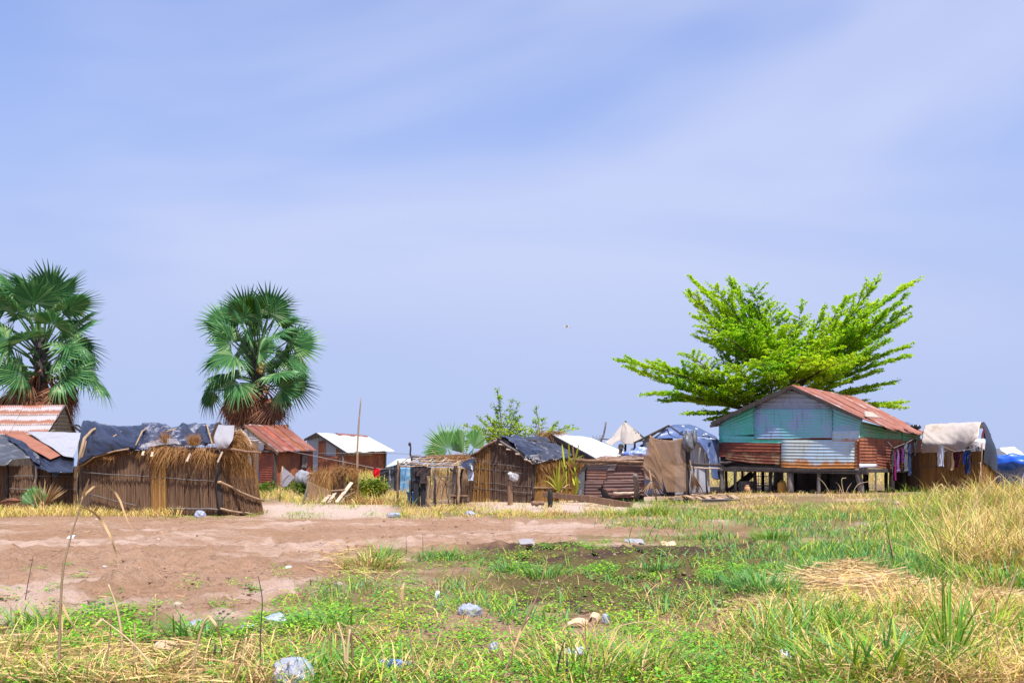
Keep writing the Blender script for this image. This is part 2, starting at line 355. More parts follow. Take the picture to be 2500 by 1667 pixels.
M = dict(
    blacktarp=plastic('black_plastic_sheet', (.020, .024, .044), (.30, .30, .36), .24, .2),
    greytarp=plastic('grey_plastic_sheet', (.10, .105, .125), (.30, .29, .30), .4, .4),
    bluetarp=plastic('faded_blue_tarp', (.085, .125, .27), (.27, .32, .45), .4, .4),
    brightblue=plastic('bright_blue_tarp', (.015, .10, .55), (.10, .25, .65), .3, .35),
    cyantarp=plastic('cyan_tarp', (.08, .24, .42), (.35, .45, .55), .5, .5),
    whitetarp=plastic('white_woven_sheet', (.62, .62, .66), (.40, .38, .36), .35, .5),
    beigetarp=plastic('beige_woven_sheet', (.50, .43, .38), (.30, .22, .16), .42, .6, scale=1.2),
    clear=plastic('clear_plastic_bag', (.46, .50, .64), (.66, .67, .76), .3, .08, .42, scale=7),
    clearsheet=plastic('milky_plastic_sheet', (.40, .38, .40), (.30, .26, .24), .4, .35, .3),
    bluebottle=plastic('blue_clear_plastic', (.12, .30, .75), (.5, .65, .9), .3, .12, .25),
    reedgrey=islands('weathered_reed', [(0, (.095, .052, .032)), (.35, (.17, .098, .06)), (.7, (.25, .148, .092)), (1, (.37, .22, .12))]),
    reedgold=islands('golden_reed', [(0, (.17, .085, .028)), (.35, (.31, .155, .048)), (.7, (.44, .24, .08)), (1, (.60, .38, .16))]),
    reeddark=islands('dark_reed', [(0, (.075, .046, .033)), (.35, (.13, .08, .057)), (.7, (.19, .118, .083)), (1, (.29, .19, .13))]),
    thatch=islands('thatch_straw', [(0, (.10, .045, .016)), (.4, (.28, .13, .045)), (.75, (.44, .24, .09)), (1, (.60, .38, .17))], .8, .15),
    straw=islands('pale_straw', [(0, (.22, .12, .05)), (.4, (.42, .26, .12)), (.75, (.58, .40, .21)), (1, (.72, .56, .36))], .7, .1),
    deadpalm=islands('dead_palm_leaf', [(0, (.11, .045, .025)), (.4, (.24, .105, .055)), (.75, (.36, .17, .10)), (1, (.50, .28, .17))], .8, .1),
    drypalm=islands('dry_pale_palm_leaf', [(0, (.28, .17, .09)), (.5, (.45, .30, .19)), (1, (.62, .47, .33))], .7, .15),
    palm=islands('palm_leaf', [(0, (.026, .11, .038)), (.4, (.06, .185, .058)), (.68, (.125, .275, .085)), (1, (.46, .50, .28))], .45, .24),  # cream last stop paints bright highlights onto some leaf segments
    palmyoung=islands('young_palm_leaf', [(0, (.04, .12, .01)), (.5, (.08, .17, .015)), (1, (.17, .24, .03))], .4, .25),
    fan=islands('fan_palm_leaf', [(0, (.07, .21, .045)), (.5, (.15, .33, .09)), (1, (.40, .52, .28))], .35, .3),
    cane=islands('yellow_green_leaf', [(0, (.18, .26, .02)), (.5, (.38, .42, .035)), (1, (.58, .52, .09))], .45, .3),
    leaf=leafmat('small_leaf', .52, .45), blade=leafmat('grass_blade', .32, .5, .35), dry=leafmat('dry_blade', .22, .7, .2),
    bark=wood('tree_bark', (.05, .035, .022), (.16, .11, .07)), palmbark=wood('palm_trunk', (.025, .022, .026), (.085, .07, .065)),
    darkwood=wood('dark_weathered_timber', (.018, .014, .014), (.075, .058, .052)),
    greywood=wood('grey_timber', (.07, .058, .055), (.21, .18, .165)),
    tanwood=wood('tan_stick', (.19, .115, .06), (.42, .29, .18)), brownwood=wood('brown_timber', (.11, .055, .03), (.29, .17, .10)),
    palewood=wood('pale_plank', (.36, .27, .19), (.62, .50, .40)), blackwood=wood('charred_timber', (.007, .006, .006), (.03, .025, .022)),
    boards=wood('weathered_boards', (.10, .085, .06), (.30, .24, .15), scale=4),
    reedback=wood('reed_backing', (.085, .052, .036), (.15, .095, .066)), inner=wood('dark_board', (.022, .017, .015), (.055, .04, .034)),
    nettan=netmat('tan_fishing_net', (.33, .21, .13), .66, (.23, .135, .08)), netwhite=netmat('pale_net_cloth', (.55, .48, .44), .8, (.40, .34, .30)),
    netgrey=netmat('grey_mesh', (.42, .42, .50), .62), netthin=netmat('thin_tan_net', (.48, .33, .22), .2),
    wire=wood('wire', (.22, .2, .2), (.4, .38, .36)), stone=wood('pale_stone', (.28, .21, .17), (.48, .39, .33), scale=9),
    yellow=plastic('yellow_plastic', (.50, .27, .035), (.35, .2, .06), .4, .45), blueplastic=plastic('blue_plastic_bucket', (.015, .14, .42), (.1, .2, .4), .2, .35),
    char=wood('burnt_stump', (.004, .0035, .003), (.022, .017, .014)),
    stalk=wood('straw_stalk', (.40, .27, .13), (.64, .48, .28)),
    carton=wood('pale_board_scrap', (.44, .28, .16), (.66, .48, .33), scale=4),
)
# ---------------------------------------------------------------- strands and reeds
def strands(b, d, ln, wd, droop, segs=3, side=None):
    """tapered curved strips: b bases (n,3), d unit directions, ln lengths, wd widths, droop"""
    b = np.asarray(b, float); n = len(b); d = np.asarray(d, float); ln = np.broadcast_to(ln, n).astype(float); wd = np.broadcast_to(wd, n).astype(float); droop = np.broadcast_to(droop, n).astype(float)
    if side is None:
        r = rng.normal(size=(n, 3)); side = np.cross(d, r)
    side = side/np.maximum(np.linalg.norm(side, axis=1, keepdims=True), 1e-9)
    ts = np.linspace(0, 1, segs+1)**.9; vs_ = []
    for k, t in enumerate(ts):
        p = b+d*(ln*t)[:, None]; p[:, 2] -= droop*ln*t*t
        if k == segs: vs_.append(p[:, None])
        else:
            ww = (wd*.5*(1-.55*t) if k else wd*.4)[:, None]*side
            vs_.append(np.stack([p-ww, p+ww], 1))
    V = np.concatenate(vs_, 1); m = 2*segs+1; fs = []
    for k in range(segs-1):
        a = 2*k; fs += [[a, a+1, a+3], [a, a+3, a+2]]
    fs.append([2*(segs-1), 2*segs-1, 2*segs])
    Fc = (np.array(fs)[None]+(np.arange(n)*m)[:, None, None]).reshape(-1, 3)
    return V.reshape(-1, 3), Fc, m
def blades(x, y, h, wd, bend, hd=None, z=None):
    n = len(x); z = gz(x, y)-.01 if z is None else z
    a = rng.uniform(0, 2*np.pi, n) if hd is None else hd
    l = rng.uniform(.05, .45, n)
    d = np.stack([np.cos(a)*l, np.sin(a)*l, np.ones(n)], 1); d /= np.linalg.norm(d, axis=1, keepdims=True)
    ts = [0, .38, .74, 1]; p0 = np.stack([x, y, z], 1); dh = np.stack([np.cos(a), np.sin(a), np.zeros(n)], 1)
    tw = a+rng.normal(0, .6, n); sd_ = np.stack([-np.sin(tw), np.cos(tw), np.zeros(n)], 1); V = []
    for k, t in enumerate(ts):
        p = p0+d*(h*t)[:, None]+dh*(h*bend*t*t*.8)[:, None]; p[:, 2] -= h*bend*t*t*.55
        if k == 3: V.append(p[:, None])
        else:
            ww = (wd*.5*(.75, 1, .62)[k])[:, None]*sd_; V.append(np.stack([p-ww, p+ww], 1))
    V = np.concatenate(V, 1)
    fs = np.array([[0, 1, 3], [0, 3, 2], [2, 3, 5], [2, 5, 4], [4, 5, 6]])
    return V.reshape(-1, 3), (fs[None]+(np.arange(n)*7)[:, None, None]).reshape(-1, 3)
def reeds(bot, top, spacing=.021, r=.010, over=.07, lean=.05, layers=2, off=.0, jb=.03):
    """a mat of standing reed stalks between a bottom and a top polyline"""
    b = resamp(bot, 60); L_ = np.linalg.norm(np.diff(b, axis=0), axis=1).sum(); n = int(L_/spacing*layers*1.6); r *= .72; t = resamp(top, 60)
    u = np.clip(rng.random(n), 0, 1)*60; i = np.minimum(u.astype(int), 59); fr = (u-i)[:, None]
    u2 = np.clip(u+rng.normal(0, lean, n)/max(L_, .1)*60, 0, 60); i2 = np.minimum(u2.astype(int), 59); fr2 = (u2-i2)[:, None]
    B = b[i]*(1-fr)+b[i+1]*fr; Tp = t[i2]*(1-fr2)+t[i2+1]*fr2
    nr = np.cross(b[-1]-b[0], [0, 0, 1.]); nr /= np.linalg.norm(nr)
    if nr @ (np.array([0, 0, H])-b.mean(0)) < 0: nr = -nr
    o = (off+rng.uniform(-.015, .03, n))[:, None]*nr
    B = B+o; Tp = Tp+o+rng.normal(0, .012, (n, 1))*nr
    Tp[:, 2] += rng.normal(0, over*.5, n)+over*.3; B[:, 2] += rng.uniform(-jb, jb, n)
    Md = (B+Tp)/2+rng.normal(0, .012, (n, 3)); rr = r*rng.uniform(.6, 1.35, n)
    ax = (b[-1]-b[0])/np.linalg.norm(b[-1]-b[0]); V = []
    for lv, k in ((B, 1.), (Md, .9), (Tp, .55)):
        for a in (0, 2.09, 4.19):
            V.append(lv+(ax*math.cos(a)+nr*math.sin(a))*(rr*k)[:, None])
    V = np.stack(V, 1); fs = np.array([[k*3+j, k*3+(j+1) % 3, k*3+3+(j+1) % 3, k*3+3+j] for k in range(2) for j in range(3)])
    return V.reshape(-1, 3), (fs[None]+(np.arange(n)*9)[:, None, None]).reshape(-1, 4)
def fringe(line, n, ln, spread=.6, down=.8, wd=.012, droop=.5, outn=None, up=False):
    """loose straw hanging out of an edge"""
    l = resamp(line, 60); u = rng.random(n)*60; i = np.minimum(u.astype(int), 59); fr = (u-i)[:, None]
    b = l[i]*(1-fr)+l[i+1]*fr; nr = np.cross(l[-1]-l[0], [0, 0, 1.]); nr /= max(np.linalg.norm(nr), 1e-6)
    if nr @ (np.array([0, 0, H])-l.mean(0)) < 0: nr = -nr
    d = nr*rng.uniform(.1, .7, (n, 1))+rng.normal(0, spread, (n, 3))*np.array([1, .4, .5]); d[:, 2] += (1 if up else -1)*down
    d /= np.linalg.norm(d, axis=1, keepdims=True)
    a = strands(b+rng.normal(0, .03, (n, 3)), d, rng.uniform(.4, 1.1, n)*ln*(.25+1.3*vn(u*.45+ln*50, u*0+n)), wd*rng.uniform(.6, 1.3, n), droop)
    return a[0], a[1]
def tuftv(c, n, ln, spread=.5, wd=.012, droop=.5, up=1., rad=.05):
    b = np.array(c)+rng.normal(0, rad, (n, 3))*np.array([1, 1, .15]); d = rng.normal(0, spread, (n, 3)); d[:, 2] = up+rng.normal(0, .2, n)
    d /= np.linalg.norm(d, axis=1, keepdims=True); a = strands(b, d, rng.uniform(.45, 1.05, n)*ln, wd*rng.uniform(.6, 1.3, n), droop*rng.uniform(.4, 1.4, n)); return a[0], a[1]
def box3(p, q_, z0, z1, th):                              # upright slab between two ground points
    p = Vector(p); q_ = Vector(q_); d = (q_-p); d.z = 0; d.normalize(); n = Vector((d.y, -d.x, 0))*th/2
    v = []
    for c in (p-n, q_-n, q_+n, p+n):
        v.append((c.x, c.y, z0))
    for c in (p-n, q_-n, q_+n, p+n):
        v.append((c.x, c.y, z1))
    return v, [[0, 1, 2, 3][::-1], [4, 5, 6, 7], [0, 1, 5, 4], [1, 2, 6, 5], [2, 3, 7, 6], [3, 0, 4, 7]]

# ---------------------------------------------------------------- ground
def px_of(x, y, z): return 1250+F*x/y, HY+F*(H-z)/y
DB = ([-200, 0, 300, 600, 720, 800, 900, 1000, 1200, 1400, 1600, 1800, 2000, 2700], [1500, 1492, 1500, 1500, 1440, 1400, 1350, 1340, 1342, 1312, 1300, 1288, 1280, 1275])
def zone(px, py):
    n1 = fbm(px*.006, py*.02, 4); n2 = fbm(px*.02+40, py*.06+9, 3)
    d0 = 1262+4*n1*2; d1 = np.interp(px, *DB)+34*n1+26*n2+18*fbm(px*.05, py*.15, 3)
    dirt = sst(-5, 5, py-d0)*(1-sst(-14, 14, py-d1))
    dirt = dirt*(1-sst(1650, 1950, px+160*n1))
    burnt = sst(1080, 1330, px+120*n1)*(1-sst(1800, 2000, px+100*n2))*sst(1318, 1346, py+14*n1)*(1-sst(1450, 1530, py+40*n2))
    sand = (sst(610, 680, px)*(1-sst(930, 1010, px+30*n1))*sst(1224, 1240, py+14*n1)*(1-sst(1258, 1268, py)))
    sand = np.maximum(sand, sst(1120, 1230, px+40*n1)*(1-sst(1540, 1640, px))*sst(1196, 1212, py+6*n2)*(1-sst(1244, 1262, py+12*n1)))
    return dirt, burnt, sand, n1, n2
def graded(a, b, st, far, g):
    m = list(np.arange(a, b+1e-6, st)); s = st
    while m[-1] < far: s *= g; m.append(m[-1]+s)
    s = st; l = []
    x = a
    while x > -far: s *= g; x -= s; l.append(x)
    return np.array(l[::-1]+m)
gx = graded(-9, 9, .07, 5000, 1.045); gy0 = list(np.arange(3.5, 16, .07)); s = .07
gy = gy0[:]
while gy[-1] < 5000: s *= 1.022; gy.append(gy[-1]+s)
gy = np.array(sorted([-5000, -1000, -200, -50, -15, -5, -1, 1.5, 2.8]+gy))
XX, YY = np.meshgrid(gx, gy); ZZ = gz(XX, YY)
yc = np.maximum(YY, .5); pxg, pyg = px_of(XX, yc, ZZ); pxg = np.clip(pxg, -3000, 5500); pyg = np.clip(pyg, 1100, 6000)
dirt, burnt, sand, n1, n2 = zone(pxg, pyg)
clod = np.maximum(0, fbm(XX*4.2, YY*4.2, 3)-.05)*.11+.05*fbm(XX*2.1+5, YY*2.1, 2)-np.maximum(0, .10-np.abs(fbm(XX*1.7+9, YY*1.7+4, 3)))*.45+np.maximum(0, fbm(XX*11+3, YY*11, 2)-.12)*.055
ZZ = ZZ+clod*1.5*(1-sst(22, 34, YY))*sst(1, 4, YY)*(.35+.65*np.maximum(dirt*(.35+.65*sst(1290, 1380, pyg)), burnt))
green = np.clip(1-dirt-sand, 0, 1)*np.maximum(sst(-.25, .35, fbm(XX*.9, YY*.9, 3)+.25), sst(34, 48, YY))
idx = np.arange(XX.size).reshape(XX.shape)
gf = np.stack([idx[:-1, :-1], idx[:-1, 1:], idx[1:, 1:], idx[1:, :-1]], -1).reshape(-1, 4)
gm_ = mesh('ground', np.stack([XX, YY, ZZ], -1).reshape(-1, 3), gf, None, True, None, np.stack([sand, burnt, green], -1).reshape(-1, 3))
ground = bpy.data.objects.new('ground', gm_); link(ground); ground['kind'] = 'structure'
m, nt, b, o = mat('bare_earth'); at = nod(nt, 'ShaderNodeAttribute', attribute_name='col'); sp = nod(nt, 'ShaderNodeSeparateXYZ'); nt.links.new(at.outputs[1], sp.inputs[0])
tcx = nod(nt, 'ShaderNodeTexCoord').outputs['Object']
na = noise(nt, tcx, .55, 5, .6, .4); nb = noise(nt, tcx, 7, 6, .68); nc = noise(nt, tcx, 38, 4, .7)
earth = ramp(nt, mathn(nt, 'ADD', mathn(nt, 'MULTIPLY', na, .55), mathn(nt, 'MULTIPLY', nb, .5)), [(.25, (.24, .132, .078)), (.45, (.39, .235, .148)), (.62, (.50, .32, .215)), (.85, (.60, .42, .30))])
ne = noise(nt, tcx, 17, 5, .75)
earth = mixc(nt, mathn(nt, 'MULTIPLY', nc, .55), earth, (.17, .095, .06))
mre = nod(nt, 'ShaderNodeMapRange', interpolation_type='SMOOTHSTEP', i_1=.5, i_2=.66, i_4=.5); nt.links.new(ne, mre.inputs[0])
earth = mixc(nt, mre.outputs[0], earth, (.20, .115, .075))
mrd = nod(nt, 'ShaderNodeMapRange', interpolation_type='SMOOTHSTEP', i_1=.56, i_2=.68, i_4=.85); nt.links.new(nb, mrd.inputs[0])
earth = mixc(nt, mathn(nt, 'MULTIPLY', mrd.outputs[0], .7), earth, (.13, .07, .042))
nq = noise(nt, tcx, .38, 4, .6, .8)
mrq = nod(nt, 'ShaderNodeMapRange', interpolation_type='SMOOTHSTEP', i_1=.5, i_2=.64, i_4=.7); nt.links.new(nq, mrq.inputs[0])
earth = mixc(nt, mrq.outputs[0], earth, mixc(nt, nb, (.46, .32, .25), (.66, .50, .42)))
mrp = nod(nt, 'ShaderNodeMapRange', interpolation_type='SMOOTHSTEP', i_1=.46, i_2=.33, i_4=.5); nt.links.new(nq, mrp.inputs[0])
earth = mixc(nt, mrp.outputs[0], earth, mixc(nt, nb, (.22, .115, .06), (.40, .24, .13)))
sandc = mixc(nt, nb, (.42, .30, .235), (.62, .49, .41))
c1 = mixc(nt, sp.outputs[0], earth, sandc)
mb = nod(nt, 'ShaderNodeMapRange', interpolation_type='SMOOTHSTEP', i_1=.25, i_2=.75); nt.links.new(mathn(nt, 'MULTIPLY', sp.outputs[1], mathn(nt, 'ADD', nb, .45)), mb.inputs[0])
c2 = mixc(nt, mb.outputs[0], c1, mixc(nt, nc, (.035, .022, .018), (.14, .085, .06)))
gr = mixc(nt, nc, (.09, .085, .022), (.24, .18, .07))
mg = nod(nt, 'ShaderNodeMapRange', interpolation_type='SMOOTHSTEP', i_1=.4, i_2=1.0, i_4=.62); nt.links.new(mathn(nt, 'MULTIPLY', sp.outputs[2], mathn(nt, 'ADD', nb, .5)), mg.inputs[0])
nt.links.new(mixc(nt, mg.outputs[0], c2, gr), b.inputs['Base Color']); b.inputs['Roughness'].default_value = .95; b.inputs['Specular IOR Level'].default_value = .1
bump(nt, b, mathn(nt, 'ADD', mathn(nt, 'MULTIPLY', nb, 1.0), mathn(nt, 'MULTIPLY', nc, .35)), 1.0, .09)
gm_.materials.append(m)

# ---------------------------------------------------------------- garments
def garment(par_label, cat, name, hang, pts_top, kind, mcol, wdt=.42, ht=.7, d=None, group=None, mat2=None):
    """washing: a flattened, folded tube of cloth hanging from a line; hang = top centre, d = direction of the line"""
    d = Vector(d or (1, 0, 0)).normalized(); n = Vector((d.y, -d.x, 0)); c = Vector(hang)
    sd_ = U(0, 50)
    def body(x0, x1, z0, z1, taper=1., fold=.025, th=.025, nr=9, ns=20):
        v = []; f = []
        for j in range(nr+1):
            t = j/nr; wv = 1+(taper-1)*t; xm = (x0+x1)/2; hw = (x1-x0)/2*wv*(1+.05*math.sin(t*7+sd_))
            for i in range(ns):
                a = 2*math.pi*i/ns; cx = math.cos(a); sx_ = math.sin(a)
                fo = fold*(t**.7)*math.sin(cx*7+sd_+t*1.5)+.015*math.sin(t*9+cx*3+sd_)
                p = c+d*(xm+hw*cx*(1-.08*math.sin(a*3)**2))+n*(sx_*th*(.4+.8*t)+fo)
                p.z += z0+(z1-z0)*t-(.03 if i % 3 == 0 else 0)*(j == nr); v.append(p)
        for j in range(nr):
            for i in range(ns): f.append([j*ns+i, j*ns+(i+1) % ns, (j+1)*ns+(i+1) % ns, (j+1)*ns+i])
        f.append(list(range(ns))); f.append([nr*ns+i for i in range(ns)][::-1])
        return v, f
    w2 = wdt/2
    if kind == 'trousers':
        g = [body(-w2, w2, 0, -ht*.33, 1.05), body(-w2, -.01, -ht*.30, -ht, .78), body(.01, w2, -ht*.30, -ht*U(.93, 1), .78)]
    elif kind == 'shirt':
        g = [body(-w2, w2, 0, -ht, 1.05), body(-w2-.12, -w2+.03, -.02, -ht*.55, .8), body(w2-.03, w2+.12, -.02, -ht*.5, .8)]
    elif kind == 'sleeve':
        g = [body(-w2, w2, 0, -ht, .9), body(-w2-.08, -w2+.06, -.02, -ht*.9, .8)]
    else: g = [body(-w2, w2, 0, -ht, .95, .04, .015, 10, 26)]
    o = part(None, name, join(g), mcol); tag(o, par_label, cat, group); return o

# ---------------------------------------------------------------- tin house on stilts
A = lambda x, y: q('D1', x, y)
FR = VP(1756, 37.4, 2099, 34.0)
SDc = Vector(((2099-1250)/F*34.0, 34.0)); bk = Vector((-FR.d.y, FR.d.x))
if bk.y < 0: bk = -bk
e2 = SDc+bk*5.2; SD = VP(2099, 34.0, 1250+e2.x/e2.y*F, e2.y)
st = thing('stilt_house', 'raised corrugated tin house with teal and rust patched walls on dark wooden stilts', 'house', PG(1925, 35.6))
def fs(x, y, off=0): return FR(*A(x, y), off)
def ss(x, y, off=0): return SD(*A(x, y), off)
TEAL = tin((.08, .52, .38), amt=.12, base2=(.15, .50, .48), rough=.45); BLUE = tin((.28, .42, .60), amt=.12, base2=(.17, .47, .52), rough=.45, bot=.05)
BGREY = tin((.30, .35, .46), amt=.2, base2=(.30, .42, .56)); PALEB = tin((.42, .55, .66), (.42, .17, .045), amt=.18, bot=.42, base2=(.45, .50, .47), rough=.5)
RUSTD = tin((.13, .028, .018), (.20, .05, .025), amt=.5, rough=.65); RUSTY = tin((.38, .26, .13), (.17, .05, .028), amt=.5, rough=.65, base2=(.18, .055, .03))
RUSTO = tin((.22, .06, .026), (.27, .095, .04), amt=.45, rough=.7, base2=(.16, .045, .026)); GREEN = tin((.06, .33, .18), (.24, .13, .06), amt=.30, bot=.25, base2=(.12, .30, .20))
part(st, 'inner_wall', join([loft([[fs(296, 870, -.14), fs(1575, 890, -.14)], [fs(296, 480, -.14), fs(950, 175, -.14), fs(1575, 430, -.14)]], 24, 4)[:2],
     loft([[ss(1600, 880, -.14), ss(2150, 885, -.14)], [ss(1600, 470, -.14), ss(2140, 580, -.14)]], 4, 4)[:2]]), M['inner'], False)
K = (('u', .11, .011), ('v', .11, .011))
def sheet(rows, mt, ax=1, fn=fs, off=0, seed=0, label=None, nm='wall_sheet', par=None, jag=.03, pitch=.11):
    return part(par or st, nm, loft([[fn(x, y, off) for x, y in r] for r in rows], 10, 8, corr=('uv'[ax], pitch, .012 if nm == 'wall_sheet' else .014), seed=seed, jag=jag), mt, solid=.006, label=label)
sheet([[(283, 585), (620, 572)], [(285, 475), (620, 298)]], TEAL, 1, off=.0, seed=1, label='teal tin sheet under the low eave')
sheet([[(612, 345), (1358, 345)], [(640, 292), (1310, 300)], [(900, 165), (985, 170)]], BGREY, 1, off=.02, seed=2, label='blue-grey tin sheet in the gable peak')
sheet([[(612, 614), (1335, 608)], [(610, 336), (1335, 338)]], BLUE, 1, off=.05, seed=3, label='large pale blue tin sheet')
sheet([[(288, 655), (870, 652)], [(288, 578), (870, 596)]], TEAL, 1, off=.025, seed=4)
sheet([[(286, 728), (866, 738)], [(286, 640), (866, 652)]], RUSTD, 1, off=.05, seed=5, label='dark rust red tin sheet')
sheet([[(345, 800), (600, 838), (866, 852)], [(345, 722), (866, 732)]], RUSTY, 1, off=.025, seed=6, label='rusty tin sheet with yellowed paint')
sheet([[(286, 780), (350, 780)], [(286, 718), (350, 720)]], RUSTD, 1, off=.03, seed=7)
sheet([[(864, 880), (1200, 888), (1552, 886)], [(864, 618), (1552, 622)]], PALEB, 1, off=.075, seed=8, label='pale blue tin sheet rusted orange along its lower edge')
sheet([[(1330, 545), (1580, 545)], [(1336, 306), (1612, 428)]], BLUE, 1, off=.03, seed=9)
sheet([[(1330, 640), (1592, 640)], [(1332, 540), (1590, 535)]], PALEB, 1, off=.055, seed=10)
sheet([[(1545, 890), (1594, 886)], [(1545, 640), (1594, 640)]], RUSTO, 1, off=.09, seed=11)
sheet([[(1586, 625), (1990, 640)], [(1592, 445), (1990, 540)]], GREEN, 1, ss, 0, 12, 'green painted tin sheet under the right eave')
sheet([[(1985, 650), (2150, 650)], [(1985, 535), (2150, 572)]], GREEN, 1, ss, .02, 13)
sheet([[(1586, 842), (1755, 838)], [(1586, 600), (1755, 610)]], RUSTO, 1, ss, .04, 14)
sheet([[(1745, 880), (1990, 905)], [(1745, 612), (1990, 625)]], RUSTO, 1, ss, .055, 15, 'orange rusted tin sheet behind the washing')
sheet([[(1985, 925), (2165, 905)], [(1985, 640), (2165, 610)]], RUSTO, 1, ss, .03, 16)
part(st, 'board', loft([[ss(1588, 882, .05), ss(1756, 880, .05)], [ss(1588, 842, .05), ss(1756, 842, .05)]], 4, 2), M['whitetarp'], solid=.02, label='pale board strip at the wall foot')
# roof: ridge runs back from the gable; tin sheets lie down the slopes
bk3 = Vector((bk.x, bk.y, 0)); fn3 = Vector((FR.n.x, FR.n.y, 0))
ap = FR(1933, 941, .30); le = FR(1737, 1031, .32); rm = FR(2106, 1020, .30)
apb = ap+bk3*6.0; apb.z -= .10; leb = le+bk3*6.0; re_f = P(2262, 1058, SD.Y(2255)-.5); re_f = None
# right slope: eave points along the side wall, pushed out a little
EV = [FR(2110, 1023, .30), SD(2165, 1043, .30), SD(2215, 1054, .34), SD(2262, 1060, .3)]
RG = [ap, ap.lerp(apb, .35), ap.lerp(apb, .7), apb]
RO = tin((.50, .52, .56), (.24, .08, .05), amt=.62, streak=.7, rough=.4); RR = tin((.20, .068, .05), (.26, .10, .07), amt=.55, streak=.6, rough=.6); RW = tin((.60, .62, .66), (.28, .10, .06), amt=.34, streak=.4, rough=.35)
seq = [RO, RR, RO, RR, RR, RO, RR, RO]
E8 = resamp(EV, 8); R8 = resamp(RG, 8)
for k in range(8):
    e0, e1, r0, r1 = [Vector(a) for a in (E8[k], E8[k+1], R8[k], R8[k+1])]
    ext = (e0-r0).normalized()*(.10*((k*37) % 5-1)/2+(.5 if k == 7 else .05))
    lap = (e1-e0)*.12; up = Vector((0, 0, .012*(k % 2)))
    part(st, 'roof_sheet', loft([[e0+ext+up, e1+ext+lap+up], [e0.lerp(r0, .5)+up+Vector((0, 0, U(-.03, .03))), e1.lerp(r1, .5)+lap+up], [r0+up, r1+lap+up]], corr=('u', .11, .016), nv=8, seed=k+30, jag=.05), seq[k], solid=.006,
         label='rust red roof sheet' if seq[k] is RR else None)
for k in range(5):
    a0 = le.lerp(leb, k/5); a1 = le.lerp(leb, (k+1)/5+.03); b0 = ap.lerp(apb, k/5); b1 = ap.lerp(apb, (k+1)/5+.03)
    part(st, 'roof_sheet', loft([[a0, a1], [b0, b1]], corr=('u', .11, .016), nv=6, seed=k+40), (RR, RO, RR, RO, RW)[k], solid=.006)
part(st, 'ridge_cap', loft([[ap+Vector((.22, 0, -.09)), apb+Vector((.22, 0, -.09))], [ap+Vector((0, 0, .045)), apb+Vector((0, 0, .045))], [ap+Vector((-.22, 0, -.11)), apb+Vector((-.22, 0, -.11))]], 12, 6, .02, seed=3), RO, solid=.006)
part(st, 'barge_board', join([beam(le+fn3*.02-Vector((0, 0, .07)), ap+fn3*.02-Vector((0, 0, .06)), .05, .15), beam(ap+fn3*.02-Vector((0, 0, .07)), rm+fn3*.02-Vector((0, 0, .06)), .05, .11)]), M['darkwood'], False)
part(st, 'eave_beam', pole(FR(1733, 1040, .22), FR(1770, 1034, -.1), .06, .05), M['greywood'])
part(st, 'purlin', join([pole(SD(2205, 1052, .1), SD(2292, 1057, .1), .035), pole(SD(2160, 1046, .05), SD(2265, 1056, .05), .04)]), M['darkwood'])
part(st, 'roof_patch', loft([[P(2112, 1018, 34.3), P(2150, 1022, 34.6)], [P(2108, 1006, 34.9), P(2128, 1008, 35.2)]], 6, 6, .04, seed=2), M['stone'], solid=.03, label='torn pale scrap lying near the front eave')
part(st, 'roof_rag', loft([[P(2215, 1034, 36.4), P(2228, 1038, 36.4)], [P(2210, 1030, 37), P(2222, 1031, 37)]], 6, 6, .05, seed=4), M['bluetarp'], solid=.02)
part(st, 'roof_rag', join([sphere(P(2240, 1042, 38.4), (.13, .1, .08), 9, 6, .8, 3), sphere(P(2230, 1040, 38.5), (.12, .1, .06), 9, 6, .9, 4)]), M['blacktarp'])
# floor and stilts
fl = [fs(300, 878, 0), fs(1590, 895, 0), ss(2150, 900, 0)]
zf = sum(p.z for p in fl)/3-.06
c4 = [FR(1756, 1140), FR(2099, 1140), None, None]
c4 = [Vector((p.x, p.y, zf)) for p in c4[:2]]; c4 += [c4[1]+bk3*5.2, c4[0]+bk3*5.2]
for k in range(12):
    a = c4[0].lerp(c4[3], (k+.05)/12); b_ = c4[1].lerp(c4[2], (k+.05)/12); part(st, 'floor_plank', beam(a, b_, .38, .035), M['darkwood'], False)
for off, y0, y1 in ((.10, 878, 902), (-.05, 870, 880)):
    part(st, 'floor_beam', beam(fs(330, y0, off)-Vector((0, 0, .06)), fs(1660, y1, off)-Vector((0, 0, .06)), .12, .15), M['darkwood'], False)
part(st, 'floor_beam', beam(ss(1600, 905, .1), ss(2170, 905, .05), .11, .13), M['darkwood'], False)
part(st, 'floor_beam', pole(ss(2130, 893, .2), ss(2265, 903, .2), .085, .08), M['darkwood'])
part(st, 'floor_beam', pole(fs(300, 840, .15), fs(520, 800, -.2), .07), M['darkwood'])
